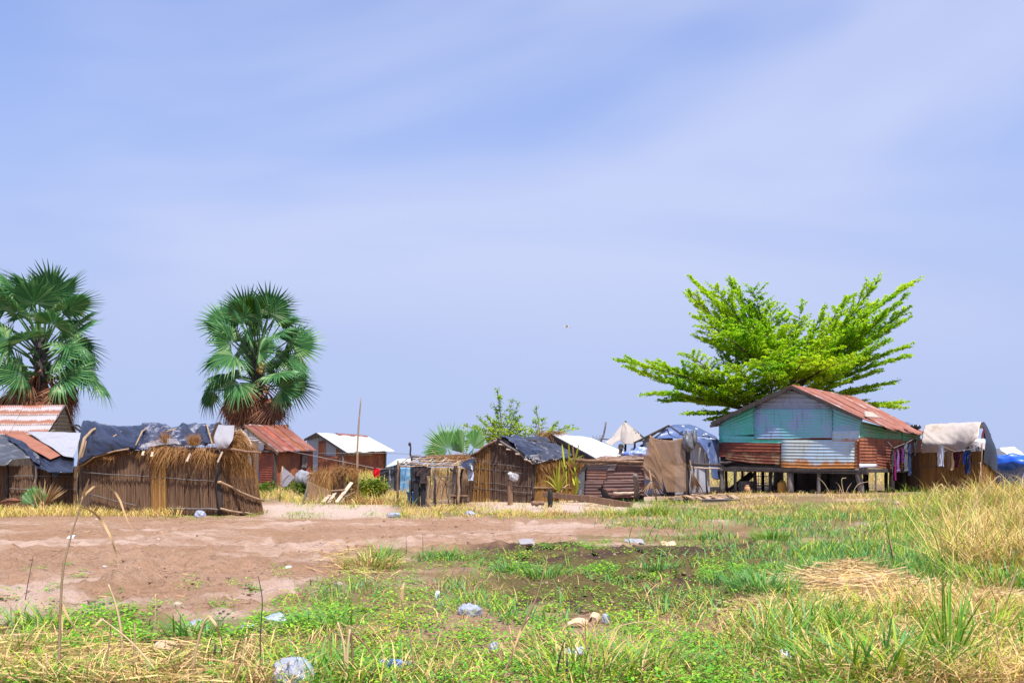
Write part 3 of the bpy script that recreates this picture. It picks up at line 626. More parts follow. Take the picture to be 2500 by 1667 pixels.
for (x, y0, y1, r, pl, off, mt) in ((315, 820, 1120, .085, fs, .05, 'greywood'), (352, 880, 1120, .05, fs, -.3, 'darkwood'), (435, 890, 1165, .055, fs, .12, 'blackwood'), (500, 880, 1125, .05, fs, -.4, 'blackwood'),
        (620, 890, 1130, .06, fs, -.2, 'blackwood'), (765, 890, 1130, .062, fs, -.3, 'darkwood'), (945, 890, 1112, .115, fs, .02, 'greywood'), (1110, 895, 1110, .06, fs, -1.2, 'blackwood'),
        (1215, 885, 1095, .06, fs, .03, 'greywood'), (1570, 885, 1075, .095, fs, .06, 'greywood'), (1735, 890, 1090, .03, ss, .1, 'greywood'), (1880, 860, 1140, .085, ss, .05, 'blackwood'), (1835, 900, 1110, .06, ss, -.9, 'darkwood'), (2000, 890, 1120, .05, ss, .02, 'blackwood'), (2140, 880, 1115, .085, ss, .05, 'darkwood')):
    t_ = pl(x, y0, off); g_ = Vector((t_.x+U(-.03, .03), t_.y, g1(t_.x, t_.y)-.1))
    if x == 1570: g_ = g_+Vector((.15, 0, 0))
    part(st, 'stilt', pole(t_, g_, r*1.05, r*1.15, .015, 5, 8), M[mt])
for (u, v_) in ((.12, .45), (.35, .5), (.6, .48), (.85, .5), (.1, .97), (.4, .97), (.7, .97), (.95, .97)):
    t_ = c4[0].lerp(c4[1], u).lerp(c4[3].lerp(c4[2], u), v_); part(st, 'stilt', pole(t_, (t_.x, t_.y, g1(t_.x, t_.y)-.1), .06, .07, .02), M['blackwood'])
for (a, b_) in (((345, 1110), (590, 920)), ((385, 1135), (620, 930))):
    part(st, 'stair_beam', beam(fs(*a, -.5), fs(*b_, -1.2), .05, .13), M['darkwood'], False)
for k in range(4):
    t = (k+.5)/4; part(st, 'stair_tread', beam(fs(345, 1110, -.5).lerp(fs(590, 920, -1.2), t), fs(385, 1135, -.5).lerp(fs(620, 930, -1.2), t), .2, .03), M['darkwood'], False)
# what stands under and behind the house
def wall_thing(name, label, cat, p, q_, z1, mt, th=.06):
    o = part(None, name, box3(p, q_, min(g1(p[0], p[1]), g1(q_[0], q_[1]))-.05, z1, th), mt, False); return tag(o, label, cat)
pA = PG(1925, 41.5); pB = PG(2110, 39.5)
o = part(None, 'backdrop_sheet', loft([[PG(1935, 41.5), PG(2030, 40.6)], [P(1935, 1143, 41.5), P(2030, 1146, 40.6)]], 30, 12, .06, seed=5), plastic('brown_sheet', (.10, .06, .055), (.2, .14, .13), .3, .6), solid=.01); tag(o, 'dull brown sheet hung behind the stilts below the tin house', 'sheet')
o = part(None, 'backdrop_sheet', loft([[PG(2000, 38.5), PG(2100, 38)], [P(2000, 1150, 38.5), P(2100, 1152, 38)]], 24, 10, .05, seed=8), M['blacktarp'], solid=.01); tag(o, 'black sheet added as a backdrop for the deep shade under the tin house', 'sheet')  # black backdrop added to stand in for the shade below the floor
fe = thing('metal_fence', 'pale metal bar fence seen between the stilts below the house', 'fence', PG(1865, 44))
f0, f1 = P(1818, 1158, 44), P(1912, 1158, 44); zt = H+(HY-1150)/F*44-.1
part(fe, 'rail', join([beam((f0.x, f0.y, z), (f1.x, f1.y, z), .04, .04) for z in (zt+.15, zt-.42, zt-.12)]), M['netgrey'] if 0 else plastic('grey_paint', (.45, .46, .50), (.3, .3, .3), .2, .5), False)
gp = bpy.data.materials['grey_paint']
for k in range(12):
    x = f0.x+(f1.x-f0.x)*k/11; part(fe, 'bar', beam((x, f0.y, zt-.75), (x, f0.y, zt+.15), .025, .025), gp, False)
tb = thing('low_table', 'low dark plank table between the stilts under the house', 'table', PG(1855, 38.5))
a = P(1848, 1186, 38.4); z = H-45/F*38.4
part(tb, 'tabletop', beam((a.x-.55, a.y, z), (a.x+.75, a.y, z), .5, .05), M['greywood'], False)
for dx in (-.45, .65):
    for dy in (-.18, .18): part(tb, 'leg', beam((a.x+dx, a.y+dy, z-.02), (a.x+dx, a.y+dy, g1(a.x, a.y)-.03), .05, .05), M['darkwood'], False)
# yellow jerrycan
def jerrycan(c, s, label, m_):
    t = thing('jerrycan', label, 'jerrycan', c)
    v = []; f = []; nz_ = 8
    prof = [(0, .8), (.04, .97), (.3, 1), (.7, 1), (.8, .97), (.9, .86), (.96, .6), (1, .35)]
    for (z, k) in prof:
        for i in range(16):
            a = 2*math.pi*i/16; ca, sa = math.cos(a), math.sin(a); ex = .35
            v.append((c[0]+math.copysign(abs(ca)**ex, ca)*s*.36*k, c[1]+math.copysign(abs(sa)**ex, sa)*s*.24*k, c[2]+z*s))
    for j in range(len(prof)-1):
        for i in range(16): f.append([j*16+i, j*16+(i+1) % 16, (j+1)*16+(i+1) % 16, (j+1)*16+i])
    f += [list(range(16))[::-1], [16*(len(prof)-1)+i for i in range(16)]]
    bd = part(t, 'body', (v, f), m_)
    part(bd, 'handle', tube([(c[0]-.16*s, c[1], c[2]+.93*s), (c[0]-.12*s, c[1], c[2]+1.08*s), (c[0]+.1*s, c[1], c[2]+1.08*s), (c[0]+.16*s, c[1], c[2]+.95*s)], .03*s, 6), m_)
    part(bd, 'cap', tube([(c[0]+.2*s, c[1], c[2]+.9*s), (c[0]+.24*s, c[1], c[2]+1.05*s)], .06*s, 8), M['inner']); return t
jc = FR(1909, 1196, -.15); jc.z = g1(jc.x, jc.y); jerrycan(jc, .42, 'yellow jerrycan standing behind the thick grey stilt of the house', M['yellow'])
cj = FR(1824, 1208, .15); cj.z = g1(cj.x, cj.y)
t = thing('clay_pot', 'small tan clay pot on the ground between the left stilts', 'pot', cj)
part(t, 'body', join([sphere(cj+Vector((0, 0, .13)), (.12, .12, .14), 14, 9), tube([cj+Vector((0, 0, .24)), cj+Vector((0, 0, .30))], [.055, .07], 12)]), wood('fired_clay', (.36, .19, .08), (.50, .29, .13)))
bx = FR(1825, 1200, -.4); bx.z = g1(bx.x, bx.y)
cr2 = thing('wooden_crate', 'grey wooden crate of upright boards between the left stilts', 'crate', bx)
for k in range(5): part(cr2, 'slat', beam((bx.x-.24+k*.12, bx.y-.2, bx.z-.02), (bx.x-.24+k*.12, bx.y-.2, bx.z+.42), .105, .025), M['greywood'], False)
part(cr2, 'crate_back', box3((bx.x-.28, bx.y+.15, 0), (bx.x+.28, bx.y+.15, 0), bx.z-.02, bx.z+.42, .03), M['greywood'], False)
for k in (-1, 1): part(cr2, 'crate_side', box3((bx.x+.29*k, bx.y-.2, 0), (bx.x+.29*k, bx.y+.15, 0), bx.z-.02, bx.z+.42, .03), M['greywood'], False)
# washing on the side wall
fb = fabric('dark_cloth', (.012, .013, .018), (.045, .045, .055)); fnv = fabric('navy_cloth', (.015, .022, .06), (.03, .045, .11)); fg = fabric('grey_cloth', (.05, .055, .065), (.12, .13, .15)); fm = fabric('magenta_cloth', (.22, .015, .10), (.12, .008, .06)); fp = fabric('purple_print_cloth', (.08, .03, .13), (.20, .14, .30), 5, 2); fw = fabric('pale_blue_cloth', (.40, .45, .58), (.55, .58, .66), 9, 0); fr_ = fabric('red_cloth', (.60, .012, .02), (.45, .01, .02)); fpl = fabric('checked_cloth', (.33, .20, .11), (.09, .055, .045), 14, 2)
sdd = (SD.d.x, SD.d.y, 0)
WG = 'washing hung on the side of the tin house'
B2 = lambda x, y: q('D2', x, y)
def hangside(x, y, *a, **k):
    p = SD(*B2(x, y), .28); return garment(a[0], a[1], a[2], p, None, a[3], a[4], d=sdd, group=WG, **k)
hangside(190, 590, 'dark jacket at the left end of the washing on the tin house', 'jacket', 'hanging_jacket', 'sleeve', fb, wdt=.22, ht=.62)
hangside(215, 620, 'long magenta cloth showing below the dark jacket', 'cloth', 'hanging_cloth', 'cloth', fm, wdt=.14, ht=1.06)
hangside(262, 590, 'purple and white printed cloth beside the dark jacket', 'cloth', 'hanging_cloth', 'cloth', fp, wdt=.20, ht=.82)
hangside(325, 570, 'plain purple cloth next to the grey trousers', 'cloth', 'hanging_cloth', 'cloth', fabric('purple_cloth', (.10, .015, .13), (.06, .01, .09)), wdt=.2, ht=.55)
hangside(385, 500, 'long charcoal grey trousers with a pale side seam on the washing line', 'trousers', 'hanging_trousers', 'trousers', fg, wdt=.3, ht=1.05)
hangside(440, 505, 'navy blue trousers behind the charcoal pair on the tin house', 'trousers', 'hanging_trousers', 'trousers', fnv, wdt=.24, ht=1.2)
hangside(528, 450, 'small black shirt hung high at the house corner', 'shirt', 'hanging_shirt', 'shirt', fb, wdt=.14, ht=.62)
o = part(None, 'washing_line', tube([SD(*B2(90, 470), .1), SD(*B2(200, 585), .28), SD(*B2(400, 505), .28), SD(*B2(600, 395), .2), SD(*B2(640, 370), .05)], .009, 5), M['wire']); tag(o, 'thin washing line strung along the right side of the tin house', 'washing line')

# ---------------------------------------------------------------- reed hut with beige sheet roof, right of the tin house
b2 = lambda x, y, Y: Q('D2', x, y, Y)
RW_ = VP(2240, 37.5, 2396, 34.2); RE = VP(2396, 34.2, 2428, 36.2)
h = thing('reed_hut', 'golden reed hut with a sagging beige sheet roof right of the tin house', 'hut', PG(2330, 36))
f2 = lambda x, y, off=0: RW_(*B2(x, y), off)
for (x0, x1, yt0, yt1, m_) in ((180, 620, 800, 650, 'reeddark'), (600, 860, 655, 655, 'reedgold'), (850, 1230, 640, 620, 'reedgold'), (1220, 1545, 560, 520, 'reedgold')):
    part(h, 'reed_mat', reeds([RW_.g(B2(x0, 0)[0]), RW_.g(B2(x1, 0)[0])], [f2(x0, yt0), f2(x1, yt1)], .02, .009, .04), M[m_])
part(h, 'reed_mat', reeds([RE.g(2396), RE.g(2436)], [RE(2396, 1085), RE(2430, 1150)], .022, .009, .1, .12), M['thatch'])
part(h, 'inner_wall', join([box3(RW_.g(2180, -.12), RW_.g(2396, -.12), g1(14, 36), H+.55, .05), box3(RE.g(2396, -.1), RE.g(2426, -.1), g1(16, 35), H+.3, .05)]), M['reedback'], False)
part(h, 'rail', join([pole(f2(200, 1235, .06), f2(1000, 1225, .06), .014), pole(f2(620, 880, .06), f2(1000, 855, .06), .011), pole(f2(1000, 855, .06), f2(1545, 815, .06), .011)]), M['greywood'])
part(h, 'post', pole(RW_.g(2396-4, .08), f2(1560, 500, .08), .022), M['tanwood']); part(h, 'post', pole(RW_.g(2390, .1), f2(1530, 800, .1), .018), M['tanwood'])
part(h, 'roof_sheet', loft([[b2(640, 660, 37.2), b2(850, 648, 36.4), b2(1000, 615, 36), b2(1100, 632, 35.6), b2(1200, 650, 35.2), b2(1300, 605, 34.6), b2(1420, 500, 34.2)],
     [b2(645, 520, 37.1), b2(850, 520, 36.3), b2(1150, 500, 35.3), b2(1430, 440, 34.2), b2(1500, 430, 34.1)], [b2(650, 400, 37.6), b2(900, 360, 36.8), b2(1250, 300, 35.6), b2(1530, 250, 34.6)],
     [b2(680, 250, 38.8), b2(900, 215, 38.2), b2(1250, 205, 37.2), b2(1560, 195, 36.2)], [b2(690, 330, 41), b2(900, 300, 40.5), b2(1250, 290, 39.5), b2(1600, 280, 38.4)]], 50, 36, .055, 2.6, 3, sm=True), M['beigetarp'], solid=.012)
part(h, 'roof_sheet', loft([[b2(1395, 520, 34.1), b2(1590, 620, 34.1)], [b2(1430, 480, 34.05), b2(1600, 500, 34.1)], [b2(1480, 440, 34.1), b2(1580, 445, 34.15)]], 14, 12, .04, 3, 7), M['whitetarp'], solid=.01, label='white corner flap of the roof sheet')
part(h, 'end_sheet', loft([[b2(1550, 800, 34.15), b2(1640, 870, 35), b2(1755, 980, 36.3)], [b2(1580, 600, 34.1), b2(1690, 620, 35), b2(1745, 640, 36.4)], [b2(1575, 420, 34.2), b2(1650, 430, 35), b2(1690, 440, 36.3)], [b2(1545, 270, 34.6), b2(1590, 250, 35.5), b2(1640, 300, 36.6)], [b2(1530, 200, 34.7), b2(1570, 190, 36), b2(1610, 250, 37)]], 24, 30, .07, 3, 11, sm=True), plastic('dark_teal_sheet', (.018, .030, .06), (.08, .10, .15), .25, .7), solid=.01, label='dark blue plastic sheet over the hut end')
part(h, 'end_sheet', loft([[b2(1530, 440, 34.1), b2(1610, 460, 34.3)], [b2(1550, 280, 34.5), b2(1600, 300, 34.9)]], 10, 12, .05, 3, 2), fabric('maroon_cloth', (.06, .015, .025), (.11, .03, .04)), solid=.01)
rwd = (RW_.d.x, RW_.d.y, 0); WG2 = 'washing on the line before the reed hut'
o = part(None, 'washing_line', tube([b2(660, 340, 36.2), b2(880, 530, 34.9), b2(1140, 640, 34.2), b2(1400, 600, 33.6), b2(1560, 520, 33.6)], .008, 5), M['wire']); tag(o, 'thin washing line strung from the tin roof across the reed hut', 'washing line')
for (x, y, lb, ct, nm, kd, m_, wd_, ht_) in ((925, 530, 'pale blue striped towel on the line before the reed hut', 'towel', 'hanging_towel', 'cloth', fw, .26, .75), (900, 640, 'white shirt half hidden under the striped towel', 'shirt', 'hanging_shirt', 'cloth', fabric('white_cloth', (.62, .62, .68)), .2, .5),
        (1065, 620, 'brown checked cloth hanging before the reed hut', 'cloth', 'hanging_cloth', 'cloth', fpl, .32, .68), (1170, 640, 'maroon and black shirt between the checked cloth and the blue trousers', 'shirt', 'hanging_shirt', 'shirt', fabric('maroon_shirt', (.10, .012, .03), (.02, .012, .016)), .17, .52), (1330, 610, 'dark navy trousers at the right of the reed hut line', 'trousers', 'hanging_trousers', 'trousers', fnv, .27, .84), (1290, 640, 'royal blue shorts beside the navy trousers', 'shorts', 'hanging_shorts', 'cloth', fabric('royal_blue_cloth', (.02, .06, .34)), .13, .38)):
    garment(lb, ct, nm, b2(x, y, 35-.9*(x-900)/500), None, kd, m_, wd_, ht_, rwd, WG2)
# far right tents
t = thing('tent_shelter', 'white sheet roofed shelter at the far right edge behind tall grass', 'shelter', PG(2470, 50))
part(t, 'roof_sheet', loft([[b2(1850, 720, 49), b2(2060, 760, 49), b2(2190, 750, 49)], [b2(1830, 590, 51), b2(1930, 585, 51), b2(2045, 572, 51)]], 24, 14, .06, 2, 4), M['whitetarp'], solid=.02)
part(t, 'roof_sheet', loft([[b2(2100, 760, 48.9), b2(2280, 840, 49)], [b2(2040, 575, 51), b2(2200, 700, 52)]], 14, 12, .06, 2, 6), M['whitetarp'], solid=.02)
part(t, 'side_sheet', loft([[b2(1735, 830, 48), b2(1960, 850, 48)], [b2(1735, 600, 49.5), b2(1800, 610, 49.5), b2(1960, 720, 49)]], 16, 14, .08, 2, 9), M['greytarp'], solid=.02)
part(t, 'wall', join([box3(PG(2428, 50), PG(2520, 50), .2, H+.35, .05)]), M['bluetarp'], False)
part(t, 'frame_pole', join([pole(PG(2426, 49), b2(1735, 600, 49.4), .04), pole(PG(2478, 51), b2(2045, 580, 51), .04)]), M['greywood'])
t = part(None, 'tarp_heap', join([sphere(b2(2010, 800, 47), (.95, .5, .36), 26, 14, .45, 5), sphere(b2(2150, 810, 46.6), (.6, .4, .28), 20, 12, .5, 9)]), M['brightblue']); tag(t, 'crumpled bright blue tarp heap before the white shelter at far right', 'tarp')
t = part(None, 'tarp_heap', sphere(b2(2060, 728, 47.4), (.35, .3, .14), 14, 8, .6, 3), M['darkwood']); tag(t, 'small brown bundle lying on top of the bright blue tarp', 'bundle')
# ---------------------------------------------------------------- far left: house with rust striped tin roof
c1 = lambda x, y, Y: Q('C1', x, y, Y)
t = thing('plank_house', 'plank house with a rust striped corrugated roof behind the left palm hut', 'house', PG(60, 40))
STR = tin((.56, .52, .50), (.40, .15, .06), amt=.42, streak=.25, rough=.5)
def striped():
    m, nt, b, o = mat('rust_banded_tin'); c = coords(nt); u = nod(nt, 'ShaderNodeTexCoord'); sp = nod(nt, 'ShaderNodeSeparateXYZ'); nt.links.new(u.outputs['UV'], sp.inputs[0])
    n = noise(nt, c, 2.2, 5, .6); n2 = noise(nt, coords(nt, (24, 1.2, 1), 'UV'), 1, 3)
    s = mathn(nt, 'ADD', sp.outputs[1], mathn(nt, 'ADD', mathn(nt, 'MULTIPLY', n, .55), mathn(nt, 'MULTIPLY', n2, .45)))
    nt.links.new(ramp(nt, s, [(.46, (.38, .34, .34)), (.58, (.29, .135, .085)), (.84, (.24, .095, .055)), (.96, (.33, .24, .21)), (1.0, (.38, .34, .34))]), b.inputs['Base Color']); b.inputs['Roughness'].default_value = .5; return m
STR = striped()
ev0, ev1 = c1(-560, 470, 38), c1(388, 470, 36.4); rg0, rg1 = c1(-500, 232, 40.5), c1(552, 224, 38.8)
for r in range(3):
    for k in range(6):
        a, b_ = k/6, (k+1)/6+.012
        p = [ev0.lerp(ev1, a).lerp(rg0.lerp(rg1, a), r/3), ev0.lerp(ev1, b_).lerp(rg0.lerp(rg1, b_), r/3), ev0.lerp(ev1, a).lerp(rg0.lerp(rg1, a), (r+1.06)/3), ev0.lerp(ev1, b_).lerp(rg0.lerp(rg1, b_), (r+1.06)/3)]
        up = Vector((0, 0, .014*(k % 2)+.016*r))
        part(t, 'roof_sheet', loft([[p[0]+up, p[1]+up], [p[2]+up, p[3]+up]], corr=('u', .085, .014), nv=4, seed=k+r*9), STR, solid=.005)
part(t, 'ridge_cap', loft([[rg0+Vector((0, -.25, -.1)), rg1+Vector((.05, -.25, -.1))], [rg0+Vector((0, 0, .07)), rg1+Vector((.05, 0, .07))], [rg0+Vector((0, .25, -.1)), rg1+Vector((.05, .25, -.1))]], 30, 6, .015), tin((.40, .22, .15), amt=.6), solid=.006)
ga, gl, gr_ = c1(558, 222, 38.9), c1(395, 478, 36.5), c1(650, 482, 41.2)
nb_ = 8
for k in range(nb_):
    v0, v1 = k/nb_, (k+.94)/nb_
    part(t, 'gable_board', loft([[gl.lerp(ga, v0), gr_.lerp(ga, v0)], [gl.lerp(ga, v1), gr_.lerp(ga, v1)]], 4, 2, .01, seed=k, off=U(-.01, .02)), M['boards'], False, solid=.02)
part(t, 'inner_wall', loft([[gl+Vector((-.08, .1, -2.2)), gr_+Vector((-.1, 0, -2.2))], [gl+Vector((-.08, .1, 0)), gr_+Vector((-.1, 0, 0))], [ga+Vector((-.08, 0, -.1))]*2], 4, 4), M['inner'])
part(t, 'wall', box3(PG(-120, 38.6), PG(110, 37), .2, ev1.z+.1, .1), M['boards'], False)
back_e = gr_+Vector((.05, 0, .1))
part(t, 'roof_sheet', loft([[back_e+Vector((.12, -.1, -.1)), c1(-300, 482, 43.5)], [ga+Vector((.1, 0, .05)), rg0]], corr=('u', .085, .014), nv=3), STR, solid=.006)
part(t, 'barge_board', join([beam(gl+Vector((.02, -.04, 0)), ga+Vector((.03, -.03, .03)), .04, .10), beam(ga+Vector((.03, -.03, .03)), gr_+Vector((.08, -.02, 0)), .05, .10)]), M['darkwood'], False)
# ---------------------------------------------------------------- far left: reed hut under black sheeting
W2 = VP(-40, 29.2, 190, 28.6); w2 = lambda x, y, off=0: W2(*q('C1', x, y), off)
t = thing('tarp_hut', 'low reed hut at the left edge covered with black sheeting and a rusty strip', 'hut', PG(90, 29.5))
for x0, x1, m_ in ((-150, 70, 'reedgrey'), (65, 320, 'reedgrey'), (310, 475, 'reedgrey'), (465, 668, 'reedgrey')):
    part(t, 'reed_mat', reeds([W2.g(q('C1', x0, 0)[0]), W2.g(q('C1', x1, 0)[0])], [w2(x0, 735), w2(x1, 740 if x1 < 500 else 790)], .022, .010, .03), M[m_])
part(t, 'inner_wall', box3(W2.g(-40, -.12), W2.g(188, -.12), -.1, w2(300, 740).z, .05), M['reedback'], False)
part(t, 'rail', join([pole(w2(75, 826, .07), w2(660, 826, .07), .017), pole(w2(80, 936, .07), w2(665, 940, .07), .019)]), M['greywood'])
part(t, 'post', pole(w2(312, 935, .09), w2(322, 700, .09), .04), M['palewood']); part(t, 'post', pole(W2.g(q('C1', 58, 0)[0], .06), w2(62, 720, .06), .045), M['darkwood'])
rf = lambda x, y: c1(x, y, 28.5+(735-y)/260*2.4)
part(t, 'roof_sheet', loft([[rf(-160, 745), rf(60, 735), rf(130, 705), rf(290, 690), rf(350, 745)], [rf(-160, 690), rf(100, 690), rf(250, 650), rf(345, 690)], [rf(-160, 560), rf(110, 540), rf(250, 600), rf(330, 650)], [rf(-160, 470), rf(0, 475), rf(110, 505), rf(200, 560)]], 40, 26, .08, 3.2, 4, sm=True, jag=.1), plastic('dusty_grey_sheet', (.055, .058, .068), (.20, .20, .215), .5, .45), solid=.012, label='dusty grey plastic sheet')
part(t, 'roof_sheet', loft([[rf(330, 760), rf(450, 790), rf(560, 800), rf(632, 812)], [rf(180, 600), rf(400, 690), rf(560, 690), rf(645, 700)], [rf(60, 520), rf(240, 530), rf(420, 570), rf(620, 640)], [rf(0, 478), rf(215, 475), rf(300, 490), rf(420, 520)]], 40, 30, .07, 3.2, 14, sm=True, off=-.02, jag=.12), M['blacktarp'], solid=.012)
up = Vector((0, -.04, .07))
part(t, 'roof_strip', loft([[rf(442, 702)+up, rf(552, 660)+up], [rf(40, 478)+up, rf(215, 474)+up]], 8, 30, .02, 2, 4), tin((.30, .115, .07), (.22, .08, .045), amt=.45, rough=.75), solid=.01, label='rusty orange metal strip across the sheeting')
part(t, 'roof_sheet', loft([[rf(560, 690), rf(640, 705), rf(668, 650)], [rf(400, 580), rf(600, 600), rf(690, 560)], [rf(235, 478), rf(500, 476), rf(712, 480)]], 26, 22, .05, 2.0, 24, off=.10, sm=True), plastic('dull_white_sheet', (.30, .30, .34), (.20, .19, .20), .45, .75), solid=.01, label='white plastic sheet')
part(t, 'roof_fold', loft([[rf(300, 720)+up, rf(360, 760)+up], [rf(200, 620)+up, rf(260, 600)+up], [rf(60, 520)+up, rf(110, 510)+up]], 8, 24, .09, 4, 8), M['blacktarp'], solid=.02)
for (x, y0, y1, m_) in ((490, 800, 850, 'blacktarp'), (318, 690, 800, 'blacktarp')):
    part(t, 'sheet_tail', loft([[w2(x-10, y1, .1), w2(x+14, y1-10, .1)], [w2(x-40, y0, .12), w2(x+30, y0-20, .12)]], 6, 8, .05, 5, x), M[m_], solid=.01)

# ---------------------------------------------------------------- big reed hut with black plastic roof
W3 = VP(196, 26.9, 535, 25.3); w3 = lambda x, y, off=0: W3(*q('C1', x, y), off)
E3 = VP(535, 25.3, 640, 26.3); e3 = lambda x, y, off=0: E3(*q('C1', x, y), off)
t = h3 = thing('reed_hut', 'large reed hut with a wrinkled black plastic roof beside the bare field', 'hut', PG(400, 27))
gx_ = lambda x: q('C1', x, 0)[0]
def mt3(x0, x1, y0, y1, m_, off=0, sp_=.02, over=.08, fn=w3, pl=W3, r=.010):
    part(t, 'reed_mat', reeds([pl.g(gx_(x0), off), pl.g(gx_(x1), off)], [fn(x0, y0, off), fn(x1, y1, off)], sp_, r, over), M[m_])
mt3(690, 830, 700, 660, 'reeddark', -.03); mt3(800, 1130, 660, 610, 'reedgrey', 0); mt3(1110, 1345, 620, 590, 'reedgrey', .01); mt3(1320, 1445, 560, 530, 'reedgold', .09, .014, .14)
mt3(1435, 1700, 590, 580, 'reedgrey', .0); mt3(1680, 1892, 580, 590, 'reedgrey', .01)
part(t, 'reed_mat', reeds([E3.g(540), E3.g(590, .1), E3.g(643, .22)], [e3(1925, 600), e3(2060, 430), e3(2190, 600, .05)], .016, .010, .14, .12), M['reedgold'])
part(t, 'reed_mat', reeds([E3.g(540, .03), E3.g(642, .25)], [e3(1930, 760, .03), e3(2215, 770, .1)], .020, .010, .2, .18), M['thatch'])
part(t, 'reed_mat', reeds([E3.g(541, .06), E3.g(640, .27)], [e3(1930, 840, .06), e3(2225, 880, .14)], .02, .010, .25, .15), M['reedgrey'])
part(t, 'inner_wall', join([box3(W3.g(200, -.1), W3.g(533, -.1), -.1, w3(1500, 600).z, .05), box3(E3.g(540, -.1), E3.g(630, -.1), -.1, e3(2050, 520).z, .05)]), M['reedback'], False)
# straw hanging out under the roof edge
part(t, 'thatch_fringe', fringe([w3(720, 700, .04), w3(1000, 625, .05), w3(1220, 600, .05), w3(1500, 585, .05), w3(1900, 590, .05)], 700, .24, .6, .8, .010, .3), M['thatch'], kind='stuff')
part(t, 'thatch_fringe', fringe([w3(1330, 560, .08), w3(1560, 575, .08), w3(1900, 600, .06)], 1200, .44, .6, .75, .010, .5), M['thatch'], kind='stuff')
part(t, 'thatch_fringe', join([fringe([e3(1935, 610, .08), e3(2080, 440, .08), e3(2200, 600, .1)], 500, .4, .6, .5, .012, .4), fringe([e3(2000, 620, .05), e3(2060, 470, .05)], 260, .5, .4, -.2, .012, .5)]), M['thatch'], kind='stuff')
for (x, y, n_, l_, sp_, d_) in ((1690, 560, 420, .42, .30, .2), (1440, 540, 200, .40, .25, .1), (1900, 660, 220, .38, .7, .9), (1390, 720, 160, .35, .7, 1.2), (960, 680, 180, .3, .9, .6)):
    part(t, 'straw_tuft', tuftv(w3(x, y, .1), n_, l_, sp_, .010, d_, 1., .06), M['thatch'], kind='stuff')
# roof: plastic laid over a bowed frame
top3 = lambda x, y: c1(x, y, W3.Y(gx_(x))+1.5)
mid3 = lambda x, y: c1(x, y, W3.Y(gx_(x))+.55)
part(t, 'roof_sheet', loft([[w3(712, 735, .12), w3(820, 668, .13), w3(1000, 622, .13), w3(1220, 595, .1)], [w3(712, 640, .08), w3(850, 600, .06), w3(1000, 570, .05), w3(1240, 555, .03)], [mid3(725, 500), mid3(1000, 480), mid3(1250, 470)], [top3(738, 384), top3(1000, 392), top3(1270, 400)], [top3(740, 400)+Vector((0, 1.5, -.5)), top3(1270, 410)+Vector((0, 1.5, -.5))]], 90, 64, .15, 2.5, 3, sm=True), M['blacktarp'], solid=.012)
part(t, 'roof_sheet', loft([[w3(1200, 600, .13), w3(1400, 565, .1), w3(1560, 560, .05), w3(1840, 572, .02)], [mid3(1240, 495), mid3(1500, 490), mid3(1850, 500)], [top3(1250, 398), top3(1500, 404), top3(1920, 388)], [top3(1250, 410)+Vector((0, 1.5, -.5)), top3(1930, 410)+Vector((0, 1.5, -.5))]], 90, 60, .14, 2.6, 13, sm=True, off=.03), plastic('shiny_black_plastic', (.03, .034, .06), (.50, .50, .56), .42, .16, scale=3.2), solid=.012, label='creased shiny black plastic sheet')
part(t, 'roof_sheet', loft([[w3(1215, 588, .17), w3(1400, 560, .14), w3(1565, 545, .1)], [w3(1240, 555, .12), w3(1430, 500, .1), w3(1540, 500, .1)]], 30, 10, .05, 5, 6), M['clearsheet'], solid=.012, label='silvery crumpled plastic strip')
part(t, 'roof_sheet', loft([[w3(1790, 560, .02), w3(1850, 560, .02)], [mid3(1760, 480), mid3(1830, 470)], [top3(1730, 400), top3(1800, 395)]], 8, 20, .03, 4, 6, off=.06), M['blacktarp'], solid=.01)
part(t, 'plastic_flap', loft([[w3(1900, 590, .16), w3(1985, 580, .16)], [w3(1868, 500, .1), w3(2025, 520, .12)], [mid3(1905, 392), mid3(2040, 386)]], 18, 18, .05, 3, 31, sm=True), M['clearsheet'], solid=.006, label='milky white plastic flap at the roof corner')
part(t, 'plastic_flap', loft([[e3(2130, 560, .1), e3(2205, 595, .12)], [e3(2110, 430, 0), e3(2165, 500, 0)]], 12, 12, .05, 4, 33), M['beigetarp'], solid=.008)
part(t, 'roof_pole', pole(w3(705, 740, .16), w3(745, 520, .16), .03, .03, .03), M['tanwood'])
part(t, 'roof_pole', tube([w3(672, 790, .2), w3(700, 640, .2), w3(735, 500, .2), mid3(800, 430), top3(915, 378)], [.04, .045, .045, .04, .03], 7), M['tanwood'])
for a in ([w3(715, 735, .2), w3(820, 662, .2), w3(1000, 610, .2), w3(1120, 590, .18)], [w3(925, 640, .2), mid3(1000, 500)+Vector((0, -.1, .05)), top3(1120, 400)], [w3(1180, 560, .2), mid3(1250, 470)+Vector((0, -.1, .1)), top3(1310, 396)], [mid3(1460, 475)+Vector((0, -.1, .1)), top3(1580, 398)], [w3(1850, 560, .2), mid3(1810, 420)+Vector((0, -.1, .1)), top3(1790, 385)]):
    part(t, 'roof_pole', tube(a, [.022]*len(a), 6), M['tanwood'])
part(t, 'corner_post', pole(W3.g(536, .05), w3(1897, 620, .08), .075, .06, .03, 6, 8), M['inner'])
part(t, 'eave_pole', pole(w3(1800, 582, .12), w3(2270, 622, .1), .03, .035), M['brownwood'])
part(t, 'eave_pole', pole(w3(1240, 610, .12), w3(1900, 592, .12), .022, .02), M['tanwood'])
for a in ((720, 792, 1900, 872, .015), (1470, 1106, 1905, 1118, .026), (770, 985, 1180, 1080, .014)):
    part(t, 'rail', pole(w3(a[0], a[1], .09), w3(a[2], a[3], .09), a[4], a[4], .015, 6), M['greywood'])
